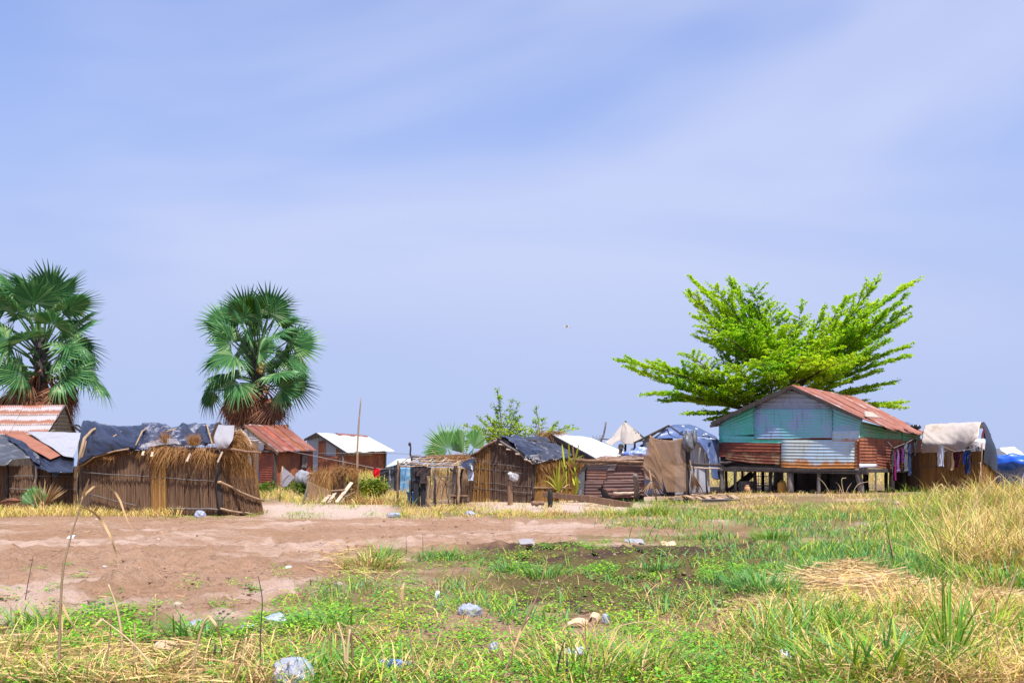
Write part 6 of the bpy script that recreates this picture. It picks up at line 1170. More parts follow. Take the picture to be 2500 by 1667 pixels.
for (x, y, dy, o_, s_) in ((50, 682, -1, o1, 1.1), (110, 735, -.2, o1, .9), (250, 935, -1.5, o4, .8), (345, 985, .5, o4, .8), (560, 1080, -2, o4, .7), (720, 1130, -1, o4, .6), (575, 635, -2.0, o1, .95), (640, 515, 1, o3, .9), (650, 350, -1.5, o3, 1.0), (570, 190, 0, o3, 1.0), (600, 80, 1, o3, .95), (760, 130, -1, o3, .9), (880, 90, .6, o3, .9), (1050, 150, -.8, o3, .9), (1170, 240, 1.5, o3, .8),
        (1270, 330, -1, o2, .6), (1420, 235, .3, o2, .55), (1590, 280, -.6, o2, .55), (1770, 205, 1, o2, .8), (1980, 95, -.5, o2, 1.0), (2240, 105, .5, o2, 1.05), (2190, 210, -1.5, o2, .9), (2215, 285, 1.2, o2, .9), (2190, 385, -1.2, o2, .95), (2060, 530, -2.6, o2, .8), (2210, 580, .6, o1, .9), (2205, 655, -1.4, o1, .9), (2115, 850, -.5, o1, .75), (1980, 900, 1.5, o1, .6), (2190, 995, 2.0, o1, .75), (2180, 1040, 1.2, o1, .6),
        (930, 720, -3.6, o1, .9), (1100, 690, -4.2, o2, .8), (1450, 660, -4.4, o2, .8), (1800, 660, -4.0, o2, .9), (1240, 600, -3.5, o2, .8), (1620, 520, -3.2, o2, .9), (1000, 430, -2.8, o3, .9), (820, 480, -2.6, o3, .9), (1380, 420, -2.4, o2, .8), (1650, 400, 2.5, o2, .8), (1850, 420, -2.2, o2, .9), (1080, 300, 2.2, o3, .8), (900, 330, 1.8, o3, .8), (1200, 780, -4.0, o1, .7), (700, 760, -2.6, o1, .9), (450, 760, 1.2, o1, .9), (620, 900, -2, o4, .8), (850, 870, -3.2, o4, .8), (980, 560, 3, o3, .8), (1500, 560, 3, o2, .8), (1900, 640, 2.8, o2, .8), (300, 700, 1.5, o1, .8), (470, 850, -1.5, o4, .8), (780, 570, 1.5, o1, .9), (1700, 760, -2.5, o1, .7), (2000, 760, -1.5, o1, .8), (1950, 250, 1.5, o2, .9), (2050, 330, -1.8, o2, .9), (760, 250, 1.5, o3, .9), (1150, 450, -1.5, o3, .9), (1320, 560, -2.5, o2, .9)):
    tl.append((d3(x, y, dy), o_, s_))
spray_tree('shade_tree', 'bright green tree with layered spreading branches behind the stilt house', 'tree', tb_, fk, tl, .105, [(.10, .36, .010), (.24, .52, .012), (.42, .66, .014), (.55, .72, .016), (.63, .74, .02)], 1.6, .98, .26, .09, .045, .55, .08)
c5y = lambda x, y, Y=40: Q('C5', x, y, Y)
random.seed(12)
bo = c5y(1215, 700); bo2 = c5y(1610, 640); bl_ = []
for (x, y, dy, o_, s_) in ((1135, 85, 0, bo, .7), (1300, 210, .4, bo, .55), (1360, 250, -.5, bo, .5), (770, 480, 0, bo, .65), (930, 400, .5, bo, .6), (1020, 380, -.6, bo, .6), (1120, 285, .2, bo, .6), (1390, 380, -.4, bo, .6), (1510, 540, -.6, bo, .6), (820, 560, -1, bo, .7), (900, 500, -.8, bo, .7), (1000, 460, -1, bo, .8), (1100, 450, -.6, bo, .8), (1210, 440, -1, bo, .8), (1310, 420, -.5, bo, .8), (1350, 480, -1, bo, .8), (1440, 520, -1, bo, .8), (1010, 600, -1, bo, .8), (880, 590, .5, bo, .8), (1060, 540, -1.2, bo, .8), (1180, 540, -1.4, bo, .8), (1290, 560, -1, bo, .8), (1560, 265, 0, bo2, .45), (1550, 420, -.4, bo2, .45), (1640, 400, .4, bo2, .4), (1800, 450, 0, bo2, .5), (2020, 520, -.4, bo2, .55), (1930, 500, .4, bo2, .5), (1740, 540, -.5, bo2, .55), (1680, 590, -.8, bo2, .55), (1780, 650, -1, bo2, .5), (1520, 560, -.4, bo2, .5)):
    bl_.append((c5y(x, y, 40+dy), o_, s_))
spray_tree('bushy_tree', 'thin straggly yellow green tree rising behind the central reed hut', 'tree', PG(1231, 40), bo, bl_, .095, [(.10, .28, .012), (.22, .40, .015), (.36, .50, .02), (.48, .56, .03)], .75, .7, .42, .05, .06, .5, .5, .1)
def bush(px, Y, rad, hh, label, cols, n=1500, lsz=.09, cat='bush', grp=None, z0=None):
    b = PG(px, Y); t = thing('bush', label, cat, b, grp); n = int(n)
    br = []; P_ = []
    for k in range(max(8, n//60)):
        a = U(0, 6.28); r = rad*U(.2, 1); tip = b+Vector((math.cos(a)*r, math.sin(a)*r*.8, hh*U(.45, 1.05)*(1-.35*(r/rad)**2)))
        br.append(tube([b+Vector((U(-.1, .1), U(-.1, .1), 0)), b.lerp(tip, .55)+Vector((0, 0, .1*hh)), tip], [.015, .01, .004], 4))
        for j in range(60):
            s = U(.25, 1.03); p = b.lerp(tip, s)+Vector((0, 0, .1*hh*math.sin(s*3.14))); P_.append((p.x+random.gauss(0, .09), p.y+random.gauss(0, .09), p.z+random.gauss(0, .07)))
    P_ = np.array(P_); V, f = leafquads(P_, lsz, 1.); c = np.array(cols); lc = c[rng.integers(0, len(c), len(P_))]
    part(t, 'stem', join(br), M['bark']); part(t, 'leaves', (V, f), M['leaf'], False, col=np.repeat(lc, 4, 0)); return t
GC = [(.05, .15, .015), (.10, .22, .015), (.18, .27, .02), (.10, .17, .02)]
bush(912, 36, .75, .85, 'yellow flowered bush below the red cloth', GC+[(.45, .38, .02), (.42, .34, .02)], 2200, .10)
bush(880, 40, .6, .7, 'green bush between the bamboo pole and the yellow bush', GC, 1200)
bush(760, 48, 1.2, .8, 'low green bush in front of the grey gable of the white roofed hut', GC, 1600, .11)
bush(800, 50, 1.4, .75, 'long low green bush below the rust wall of the white roofed hut', GC, 1700, .11)
bush(735, 43, .8, .75, 'small green bush beside the whitish plastic sacks', GC, 1000, .11)
bush(645, 43, .7, .6, 'small green bush at the left foot of the rust hut', GC, 900, .11)
# ---------------------------------------------------------------- fan palm plants
FANB = frond_mesh('frond', .55, 1.0, 38, R(128), .05, .02, M['fan'], .7, .6, 41); FANN = frond_mesh('frond', .5, 1.0, 20, R(46), .04, .02, M['fan'], .7, .75, 42); FANF = frond_mesh('frond', .5, 1.0, 14, R(16), .04, .02, M['fan'], 1.2, .85, 43)
def fanface(me, par, hub, up, tilt, s, nm='frond'):
    """fan held with its blade towards the viewer's side of the village"""
    up = Vector(up).normalized(); n = Vector((math.sin(tilt), -math.cos(tilt), .25)); y = n.cross(up).normalized(); n = up.cross(y).normalized()
    m3 = Matrix((up, y, n)).transposed(); o = bpy.data.objects.new(nm, me); link(o); o.parent = par
    pet = {FANB: .55}.get(me, .5); o.location = Vector(hub)-up*pet*s-ORG[par.name]; o.rotation_euler = m3.to_euler(); o.scale = (s, s, s); return o
t = thing('fan_palm', 'young fan palm with broad pale green fans behind the pole frame', 'palm', PG(1085, 36.5))
fanface(FANB, t, c5(600, 745, 36.4), (-.45, 0, 1), .1, 1.08); fanface(FANN, t, c5(875, 730, 36.8), (.18, 0, 1), -.1, .85); fanface(FANF, t, c5(768, 790, 36.2), (-.2, 0, 1), 0, 1.05); fanface(FANF, t, c5(800, 790, 36.6), (.08, 0, 1), .3, .6)
fanface(FANB, t, c5(440, 800, 36.8), (-.6, 0, .6), -.4, .45); fanface(FANN, t, c5(880, 740, 37.2), (.6, 0, .7), .3, .6)
part(t, 'stem', pole(PG(x5(680), 36.6), c5(690, 830, 36.6), .14, .1), M['palmbark'])
bF = PG(88, 27.6); t = thing('fan_palm', 'small half dead fan palm clump in the dry grass by the tarp hut', 'palm', bF)
for (dx, up, s, mm) in ((-.1, (-.25, -.1, 1), .52, 0), (.1, (.1, -.2, 1), .5, 0), (-.3, (-.7, 0, .7), .42, 0), (.2, (.5, .1, .9), .4, 0), (0, (.0, .1, 1), .5, 0)):
    fanface(FANN, t, bF+Vector((dx*.4, 0, .22)), up, U(-.4, .4), s)
part(t, 'dry_frond', tuftv(bF+Vector((.15, 0, .15)), 46, .75, .22, .03, -.05, .8, .05), M['straw']); o = t.children[-1]
part(t, 'dry_frond', (lambda a: (a[0], a[1]))(strands(np.tile(np.array(bF)+[.2, 0, .15], (26, 1)), (lambda d: d/np.linalg.norm(d, axis=1, keepdims=True))(np.array([.75, -.1, .8])+rng.normal(0, .16, (26, 3))), .8, .035, .02)), M['straw'])
part(t, 'dry_frond', (lambda a: (a[0], a[1]))(strands(np.tile(np.array(bF)+[-.3, -.2, .3], (16, 1)), (lambda d: d/np.linalg.norm(d, axis=1, keepdims=True))(np.array([-.9, -.1, .25])+rng.normal(0, .18, (16, 3))), .8, .035, .5)), M['deadpalm'])
# ---------------------------------------------------------------- cane plants
def strap(par, b, d, ln, wd, droop, m_):
    d = Vector(d).normalized(); v = []; f = []; sdv = d.cross(Vector((0, 0, 1)))
    sdv = sdv.normalized() if sdv.length > .05 else Vector((1, 0, 0))
    sdv = (sdv+Vector((U(-.5, .5), U(-.5, .5), 0))).normalized()
    for k in range(9):
        t_ = k/8; p = b+d*(ln*t_)+Vector((d.x*.3, d.y*.3, -1))*(droop*ln*t_**2.2); w_ = wd*(.55+.9*t_)*(1-t_)**.6 if k else wd*.4
        v += [p-sdv*w_+Vector((0, 0, w_*.4)), p, p+sdv*w_+Vector((0, 0, w_*.4))]
    for k in range(8): a = 3*k; f += [[a, a+1, a+4, a+3], [a+1, a+2, a+5, a+4]]
    return part(par, 'leaf', (v, f), m_)
random.seed(31)
t = thing('cane_plant', 'yellow green plant with arching strap leaves in front of the hut side wall', 'plant', G(*q('C6', 320, 1095)))
bC = c6(318, 1085, 31.9)
for (x, y, w_, dr, mm) in ((300, 760, .05, .05, 'cane'), (255, 800, .05, .1, 'cane'), (340, 720, .045, .02, 'cane'), (120, 900, .05, .35, 'cane'), (150, 830, .05, .3, 'cane'), (430, 880, .05, .2, 'cane'), (480, 740, .05, .15, 'cane'), (40, 960, .04, .55, 'straw'), (200, 850, .05, .25, 'cane'), (390, 820, .05, .15, 'cane'), (460, 960, .04, .4, 'straw'), (230, 900, .05, .2, 'cane'), (360, 850, .05, .1, 'cane'), (130, 1010, .035, .6, 'straw'), (420, 1010, .04, .5, 'straw'), (90, 730, .035, .45, 'straw')):
    e = c6(x, y, 31.9+U(-.5, .4)); d = e-bC; strap(t, bC+Vector((U(-.05, .05), U(-.05, .05), 0)), d+Vector((0, 0, dr*d.length)), d.length*1.1, w_*.95, dr, M[mm])
part(t, 'stem', tube([G(*q('C6', 320, 1095))-Vector((0, 0, .1)), bC, bC+Vector((0, 0, .12))], [.06, .05, .03], 8), M['tanwood'])
t = thing('cane_plant', 'taller upright cane plant standing right behind the arching one', 'plant', PG(x6(500), 32.6))
bC = PG(x6(505), 32.6); tp = c6(500, 700, 32.6)
part(t, 'stem', join([tube([bC, bC.lerp(tp, .5)+Vector((.04, 0, 0)), tp], [.035, .03, .015], 7), tube([bC+Vector((-.25, 0, 0)), c6(400, 760, 32.5)], [.03, .012], 7)]), M['cane'])
for (x0, y0, x, y, dr) in ((385, 780, 355, 520, .03), (440, 760, 435, 500, .02), (500, 730, 480, 520, .02), (510, 720, 600, 470, .05), (505, 720, 560, 500, .04), (520, 700, 620, 640, .2), (500, 760, 420, 640, .2), (510, 780, 620, 720, .25), (500, 850, 560, 760, .1), (495, 880, 440, 800, .2), (510, 900, 590, 830, .3), (530, 1100, 530, 900, .02), (540, 1110, 545, 920, .02), (505, 1000, 570, 960, .4), (500, 1000, 470, 880, .3), (390, 900, 345, 700, .1)):
    b_ = c6(x0, y0, 32.6+U(-.2, .2)); e = c6(x, y, 32.5+U(-.4, .4)); d = e-b_; strap(t, b_, d+Vector((0, 0, dr*d.length)), d.length*1.1, .05, dr, M['cane' if U(0, 1) > .2 else 'straw'])
# ---------------------------------------------------------------- dried palm leaves and platform
DRYF = frond_mesh('frond', .25, 1.0, 22, R(62), .3, .12, M['drypalm'], 1.0, .45, 51)
def dry_leaf(p, d, s, roll, label, grp='dried palm leaves around the net'):
    d = Vector(d).normalized(); o = bpy.data.objects.new('dry_palm_leaf', DRYF); link(o); y = Vector((0, 0, 1)).cross(d)
    y = Vector((1, 0, 0)) if y.length < .1 else y.normalized(); z = d.cross(y); o.rotation_euler = (Matrix((d, y, z)).transposed() @ Matrix.Rotation(roll, 3, 'X')).to_euler(); o.location = p; o.scale = (s, s, s); return tag(o, label, 'palm leaf', grp)
def dry_std(par_label, hub, foot_l, foot_r, n, Y):
    hub = Vector(hub); v = []; f = []
    for k in range(n):
        a = k/n; e0 = Vector(foot_l).lerp(Vector(foot_r), a); e1 = Vector(foot_l).lerp(Vector(foot_r), a+1/n); m_ = (e0+e1)/2+Vector((U(-.03, .03), -.05-.03*(k % 2), U(-.1, .1))); i = len(v)
        v += [hub+(e0-hub)*.05, hub+(e1-hub)*.05, hub.lerp(e0, .6), hub.lerp(m_, .6)+Vector((0, -.06, 0)), hub.lerp(e1, .6), m_]; f += [[i, i+1, i+3], [i, i+3, i+2], [i+1, i+4, i+3], [i+2, i+3, i+5], [i+3, i+4, i+5]]
    v2, f2 = tube([hub, hub+Vector((-.06, .02, .35))], [.03, .02], 6); n0 = len(v); f += [[a+n0 for a in p] for p in f2]; v += [Vector(a) for a in v2]
    o = part(None, 'dry_palm_leaf', (v, f), M['drypalm'], False); return tag(o, par_label, 'palm leaf', 'dried palm leaves around the net')
dry_std('dried palm leaf standing like a closed fan right of the brown net post', c6(1905, 830, 31.4), c6(1870, 1105, 31.4), c6(2075, 1110, 31.3), 15, 31.4)
dry_std('dried palm leaf spread at the foot of the net beside the leaning grey post', c6(1420, 950, 30.9), c6(1255, 1090, 30.7), c6(1590, 1080, 30.7), 18, 30.8)
t = thing('platform', 'low dark plank platform heaped with dried palm leaves before the tin house', 'platform', G(*q('D1', 200, 1225)))
pl0, pl1 = Q('D1', -120, 1190, 30.6), Q('D1', 478, 1178, 30.6)
pl0.z = pl1.z = (pl0.z+pl1.z)/2
part(t, 'front_board', beam(pl0-Vector((0, 0, .02)), pl1-Vector((0, 0, .02)), .05, .13), M['darkwood'], False)
for k in range(5): part(t, 'deck_plank', beam(pl0+Vector((0, .15+.28*k, .03)), pl1+Vector((0, .15+.28*k, .03)), .26, .03), M['greywood'], False)
for k in range(5):
    for dy in (.05, 1.3):
        p = pl0.lerp(pl1, .03+.235*k)+Vector((0, dy, 0)); part(t, 'leg', beam(p-Vector((0, 0, .05)), (p.x, p.y, g1(p.x, p.y)-.08), .08, .08), M['darkwood'], False)
random.seed(8)
for k, (x, y, s, dx, lb) in enumerate(((1700, 1140, .75, 1, 'dried palm leaf fanned out at the left of the platform'), (1800, 1150, .8, .3, 'dried palm leaf with its tips towards the viewer on the platform'), (1900, 1140, .8, 1, 'dried palm leaf second from the left on the platform'), (2040, 1150, .85, 1, 'long dried palm leaf in the middle of the platform'), (2140, 1145, .8, -1, 'dried palm leaf turned to the left on the platform'), (2220, 1140, .8, 1, 'dried palm leaf at the right end of the platform'), (2280, 1140, .7, -1, 'topmost dried palm leaf at the platform end by the stairs'))):
    p = c6(x, y, 30.9+.12*k); p.z = pl0.z+.10+.03*(k % 3); dry_leaf(p, (dx, U(-.5, .3), U(-.05, .08)), s, U(-.4, .4), lb, 'dried palm leaves on the platform')
# ---------------------------------------------------------------- grass and herbs
def samp(n, x0, x1, y0, y1, wf):
    px = rng.uniform(x0, x1, n); py = rng.uniform(y0, y1, n); w_ = wf(px, py); k = rng.random(n) < w_; px, py = px[k], py[k]
    x, y, z = Gnp(px, py); return px, py, x, y
def colmix(n, cols, wts, jit=.18):
    c = np.array(cols)[rng.choice(len(cols), n, p=np.array(wts)/sum(wts))]; return c*rng.uniform(1-jit, 1+jit, (n, 1))*rng.uniform(.93, 1.07, (n, 3))
GN, BG_, YG, ST, TN, GD, BR = (.15, .34, .028), (.12, .32, .09), (.36, .44, .035), (.74, .54, .22), (.62, .42, .20), (.62, .45, .12), (.27, .15, .07)
def grassobj(name, sets, m_, label):
    Vs, Fs, Cs, n0 = [], [], [], 0
    for (x, y, h, wd, bend, col) in sets:
        if len(x) == 0: continue
        V, f = blades(x, y, h, wd, bend); Vs.append(V); Fs.append(f+n0); n0 += len(V)
        sh = np.tile(np.array([1]*7), len(x))[:, None]; Cs.append(np.repeat(col, 7, 0)*sh)
    o = bpy.data.objects.new(name, mesh(name, np.concatenate(Vs), np.concatenate(Fs), m_, True, None, np.concatenate(Cs))); link(o); o['kind'] = 'stuff'; return o
def bl(n, x0, x1, y0, y1, wf, h0, h1, wd, cols, wts, bend=(.2, .9)):
    px, py, x, y = samp(n, x0, x1, y0, y1, wf); m = len(x); h = rng.uniform(h0, h1, m)*(.5+.95*vn(x*1.1+3, y*1.1))*(.75+.5*vn(x*.35, y*.35+7)); w_ = np.maximum(wd*rng.uniform(.6, 1.4, m), y*.00032*rng.uniform(.7, 1.3, m))
    return (x, y, h, w_, rng.uniform(*bend, m), colmix(m, cols, wts))
def patchy(px, py, sx, sy, off=0, a=-.15, b=.25): return sst(a, b, fbm(px*sx+off, py*sy+off, 3))
def base_line(px): return np.interp(px, *DB)
NF = lambda px, py: 1-0*px
veg = lambda px, py: sst(-10, 22, py-base_line(px)-22*fbm(px*.008, py*.02, 3))
hutL = lambda px, py: 1-((px > 425) & (px < 640) & (py > 1248))*.9
SH = ((1960, 1436, 75, 24, .22), (2080, 1418, 85, 26, .34), (2175, 1450, 80, 26, .26), (1890, 1486, 95, 14, .08), (2070, 1490, 150, 18, .10), (2300, 1478, 120, 14, .10), (2440, 1470, 90, 16, .14))
def strawz(px, py): return np.clip(sum(np.exp(-((px-a_)/c_)**2-((py-b_)/d_)**2) for a_, b_, c_, d_, e_ in SH)*1.25*(.35+1.1*vn(px*.03, py*.09)), 0, 1)
def heap(px, py): return .68*sum(e_*np.exp(-((px-a_)/c_)**2-((py-b_)/d_)**2) for a_, b_, c_, d_, e_ in SH)
tanz = lambda px, py: sst(-.02, .28, fbm(px*.0045, py*.016+30, 3))*sst(1950, 2250, px)
sets_green = [
    bl(30000, 1350, 2700, 1248, 1420, lambda px, py: sst(1480, 1900, px+150*fbm(px*.004, py*.02))*patchy(px, py, .012, .05, 3, -.35, .2)*(1-zone(px, py)[1]*.7), .12, .30, .013, (GN, BG_, YG, ST), (3, 5, 1.5, .5)),
    bl(14000, 1350, 2150, 1228, 1290, lambda px, py: patchy(px, py, .01, .05, 8, -.3, .3)*sst(1400, 1560, px), .08, .22, .012, (GN, YG, BG_, GD), (3, 2, 2, 1)),
    bl(7000, -200, 1500, 1252, 1268, lambda px, py: patchy(px, py, .008, .03, 5, -.3, .2)*sst(300, 460, px), .04, .10, .010, (GN, YG, GD), (3, 2, 1)),
    bl(9000, 600, 1000, 1214, 1262, lambda px, py: patchy(px, py, .02, .06, 15, -.1, .25)*(1-.7*zone(px, py)[2]), .06, .16, .012, (GN, YG, GD), (3, 2, 1)),
    bl(5000, 980, 1560, 1222, 1266, lambda px, py: patchy(px, py, .016, .06, 25, -.05, .25)*(1-.6*zone(px, py)[2]), .06, .2, .012, (GN, YG, GD, TN), (3, 2, 2, 1)),
    bl(9000, 650, 2000, 1330, 1530, lambda px, py: veg(px, py)*patchy(px, py, .01, .03, 31, .02, .4)*(1-zone(px, py)[1]*.6), .08, .24, .010, (GN, BG_, YG), (2, 3, 1)),
    bl(19000, -200, 2700, 1500, 1700, lambda px, py: patchy(px, py, .006, .012, 41, -.2, .35)*(.25+.75*sst(1560, 1660, py))*(.5+.5*sst(1650, 2000, px)+.35*(px < 700)), .07, .22, .0085, (GN, BG_, YG, ST), (4, 3, 2.5, 1)),
    bl(17000, 1850, 2700, 1290, 1620, lambda px, py: patchy(px, py, .007, .02, 51, -.35, .2)*sst(1850, 2250, px+(py-1400)*.8)*(1-strawz(px, py))*(1-.75*tanz(px, py)), .16, .42, .011, (GN, YG, BG_, ST), (4, 3, 1.5, 1)),
    bl(13000, 2050, 2700, 1196, 1330, lambda px, py: sst(2050, 2260, px)*.9*(1-.8*tanz(px, py)), .14, .42, .013, (GN, YG, GD), (3, 3, 2)),
]
grassobj('green_grass', sets_green, M['blade'], '')
sets_dry = [
    bl(20000, -300, 2800, 1150, 1186, NF, .35, .85, .02, (GD, TN, YG, GN, ST, BR), (3, 3, 2.5, 2, 2, 1)),
    bl(12000, 2230, 2750, 1205, 1420, lambda px, py: sst(2240, 2430, px+70*fbm(px*.01, py*.02)-(py-1250)*.2), .35, .85, .011, (GD, TN, ST, YG, BR, GN), (4, 3.5, 3, 1.5, 1, .8), (.2, 1.0)),
    bl(7000, 1750, 2700, 1480, 1700, lambda px, py: sst(1800, 2200, px)*.8, .12, .36, .008, (YG, ST, TN, GD), (4, 3, 2, 2), (.3, 1.1)),
    bl(5000, 700, 1900, 1450, 1700, lambda px, py: .6*patchy(px, py, .01, .03, 67, -.2, .3), .06, .2, .006, (YG, ST, GD), (3, 2, 2), (.3, 1.1)),
    bl(16000, -200, 470, 1214, 1263, lambda px, py: (1-sst(380, 440, px+30*fbm(px*.02, py*.05)))*sst(-4, 4, 1262-py+5*fbm(px*.01, py*.02)), .15, .38, .011, (GD, ST, YG, TN), (5, 3, 1.2, 1)),
    bl(26000, 590, 1010, 1160, 1240, lambda px, py: (1-sst(900, 1000, px)*.5)*sst(-.4, .15, fbm(px*.012, py*.03, 3))*(1-.8*zone(px, py)[2])*(1-sst(1205, 1235, py)*.5), .2, .5, .012, (TN, GD, ST, YG, GN), (4, 4, 2, 2, 1)),
    bl(8000, 560, 1010, 1150, 1182, NF, .3, .65, .014, (GD, YG, TN, GN), (3, 3, 2, 2)),
    bl(16000, 1480, 2500, 1204, 1268, lambda px, py: sst(1500, 1850, px+90*fbm(px*.01, py*.02))*patchy(px, py, .012, .04, 7, -.3, .2), .06, .22, .012, (TN, ST, GD, YG), (4, 3, 3, 1.5)),
    bl(17000, 2000, 2700, 1200, 1420, lambda px, py: sst(2080, 2400, px+80*fbm(px*.01, py*.02)-(py-1250)*.3)*np.maximum(patchy(px, py, .01, .03, 17, -.1, .4)*.7, tanz(px, py))*(1-strawz(px, py)), .14, .46, .010, (GD, TN, ST, YG, GN, BR), (2.5, 3, 2.5, 3, 2.5, .8)),
    bl(9000, 980, 1500, 1215, 1266, lambda px, py: patchy(px, py, .02, .05, 27, -.2, .2)*(1-.5*zone(px, py)[2]), .08, .22, .011, (GD, TN, YG), (3, 3, 1)),
    bl(8500, -200, 760, 1530, 1700, lambda px, py: sst(1540, 1640, py+60*fbm(px*.006, py*.01))*(1-sst(480, 760, px))*patchy(px, py, .008, .02, 19, -.3, .2), .10, .34, .0075, (TN, ST, BR, YG, GN), (3, 2.5, 2, 1.5, 1.2), (.4, 1.3)),
    bl(15000, 700, 2700, 1400, 1700, lambda px, py: veg(px, py)*patchy(px, py, .008, .02, 61, -.15, .3), .06, .24, .006, (TN, ST, BR), (3, 2, 3), (.4, 1.3)),
    bl(9000, 1750, 2700, 1440, 1700, lambda px, py: sst(1900, 2350, px)*np.maximum(tanz(px, py), .6*patchy(px, py, .006, .014, 71, -.1, .4)), .14, .44, .008, (TN, ST, YG, BR), (4, 3, 1.5, 1), (.3, 1.2)),
    bl(7000, -200, 1750, 1268, 1500, lambda px, py: zone(px, py)[0]*patchy(px, py, .012, .04, 81, -.05, .35)*.7, .015, .06, .008, (TN, BR, BR, YG), (2, 2, 2, 1)),
]
grassobj('dry_grass', sets_dry, M['dry'], '')
# lying straw
def litter(n, x0, x1, y0, y1, wf, ln, wd, hgt, cols, wts):
    px, py, x, y = samp(n, x0, x1, y0, y1, wf); m = len(x); a = rng.uniform(0, np.pi*2, m); d = np.stack([np.cos(a), np.sin(a)*.7, rng.normal(.02, .16, m)], 1); d /= np.linalg.norm(d, axis=1, keepdims=True)
    l_ = rng.uniform(.35, 1.1, m)*ln; z = gz(x, y)+hgt(px, py)*rng.uniform(.05, 1, m)+.008; b = np.stack([x, y, z], 1)-d*(l_/2)[:, None]
    w_ = np.maximum(wd*rng.uniform(.6, 1.5, m), y*.0003)
    V, f, k = strands(b, d, l_, w_, rng.uniform(0, .12, m)); return V, f, np.repeat(colmix(m, cols, wts), k, 0)
L_ = [litter(15000, 1700, 2600, 1370, 1540, strawz, .62, .008, heap, (ST, TN, (.76, .58, .36), BR), (3, 3, 3, 1.4)),
      litter(2600, -200, 800, 1520, 1700, lambda px, py: sst(1540, 1640, py)*(1-sst(420, 760, px)), .5, .007, lambda px, py: .10+0*px, (ST, TN, BR), (3, 3, 2)),
      litter(1500, 760, 1000, 1330, 1415, lambda px, py: np.exp(-((px-880)/70)**2-((py-1375)/26)**2), .4, .008, lambda px, py: .08+0*px, (TN, ST, BR), (3, 2, 2)),
      litter(2600, -200, 2700, 1300, 1690, lambda px, py: .5+0*px, .22, .005, lambda px, py: .01+0*px, (TN, ST, BR, BR), (3, 2, 2, 1)),
      litter(2600, 1750, 2700, 1490, 1690, lambda px, py: sst(1900, 2300, px), .5, .007, lambda px, py: .12+0*px, (ST, TN, BR), (3, 3, 1)),
      litter(5200, -200, 1750, 1268, 1490, lambda px, py: zone(px, py)[0]*patchy(px, py, .012, .05, 44, -.05, .4), .16, .006, lambda px, py: .01+0*px, (TN, BR, BR), (2, 2, 1))]
Vs, Fs, Cs, n0 = [], [], [], 0
for V, f, c in L_: Vs.append(V); Fs.append(f+n0); Cs.append(c); n0 += len(V)
o = bpy.data.objects.new('straw_litter', mesh('straw_litter', np.concatenate(Vs), np.concatenate(Fs), M['dry'], True, None, np.concatenate(Cs))); link(o); o['kind'] = 'stuff'
# creeping herbs with small oval leaves
EXC = [(957, 1645, 42), (1432, 1532, 60), (1146, 1510, 45), (710, 1660, 60), (403, 1595, 40), (458, 1606, 32), (1265, 1436, 30), (1405, 1602, 30), (670, 1522, 26)]   # nothing grows under the litter
def herbs(n, x0, x1, y0, y1, wf, s, nl=(8, 15)):
    px, py, x, y = samp(n, x0, x1, y0, y1, wf); kp = np.ones(len(x), bool)
    for (ex, ey, rr) in EXC: kp &= ((px-ex)/rr)**2+((py-ey)/(rr*.55))**2 > 1
    x, y = x[kp], y[kp]; m = len(x); k = rng.integers(*nl, m); i = np.repeat(np.arange(m), k); t_ = len(i)
    hgt = rng.uniform(.02, .11, m); a = rng.uniform(0, 2*np.pi, t_); r = rng.uniform(.01, .085, t_)*s; ls = rng.uniform(.022, .046, t_)*s*(.7+.3*rng.random(m)[i])
    zz = gz(x, y)[i]+hgt[i]*rng.uniform(.15, 1.1, t_)*s
    c = np.stack([x[i]+np.cos(a)*r, y[i]+np.sin(a)*r, zz], 1); d = np.stack([np.cos(a), np.sin(a), rng.uniform(-.25, .6, t_)], 1); d /= np.linalg.norm(d, axis=1, keepdims=True)
    sd_ = np.cross(d, [0, 0, 1.]); sd_ /= np.maximum(np.linalg.norm(sd_, axis=1, keepdims=True), 1e-6); ls = ls[:, None]; u = np.cross(sd_, d)
    V = np.stack([c, c+d*ls*.55-sd_*ls*.34+u*ls*.1, c+d*ls*1.15-u*ls*.08, c+d*ls*.55+sd_*ls*.34+u*ls*.1], 1)
    f = (np.array([[0, 1, 2], [0, 2, 3]])[None]+(np.arange(t_)*4)[:, None, None]).reshape(-1, 3)
    pc = colmix(m, ((.16, .44, .03), (.24, .50, .032), (.35, .53, .04), (.11, .34, .035), (.50, .44, .06)), (3, 4, 3, 2, .6)); cc = np.repeat(pc[i]*rng.uniform(.85, 1.15, (t_, 1)), 4, 0)
    return V.reshape(-1, 3), f, cc
HB = [herbs(8600, 640, 2150, 1335, 1700, lambda px, py: veg(px, py)*np.clip((.28+.72*patchy(px, py, .016, .045, 91, -.05, .5))*(1-sst(1900, 2150, px+(py-1500)*-.5)), 0, 1)*(1-.35*zone(px, py)[1]), .98, (6, 12)),
      herbs(3600, -200, 1000, 1490, 1700, lambda px, py: patchy(px, py, .009, .03, 96, -.05, .35)*.8, 1.1),
      herbs(900, -100, 900, 1380, 1500, lambda px, py: patchy(px, py, .015, .05, 99, .12, .4), .9),
      herbs(1500, 1250, 1900, 1320, 1420, lambda px, py: patchy(px, py, .015, .05, 105, 0, .4), 1.2)]
Vs, Fs, Cs, n0 = [], [], [], 0
for V, f, c in HB: Vs.append(V); Fs.append(f+n0); Cs.append(c); n0 += len(V)
o = bpy.data.objects.new('ground_cover', mesh('ground_cover', np.concatenate(Vs), np.concatenate(Fs), M['blade'], True, None, np.concatenate(Cs))); link(o); o['kind'] = 'stuff'
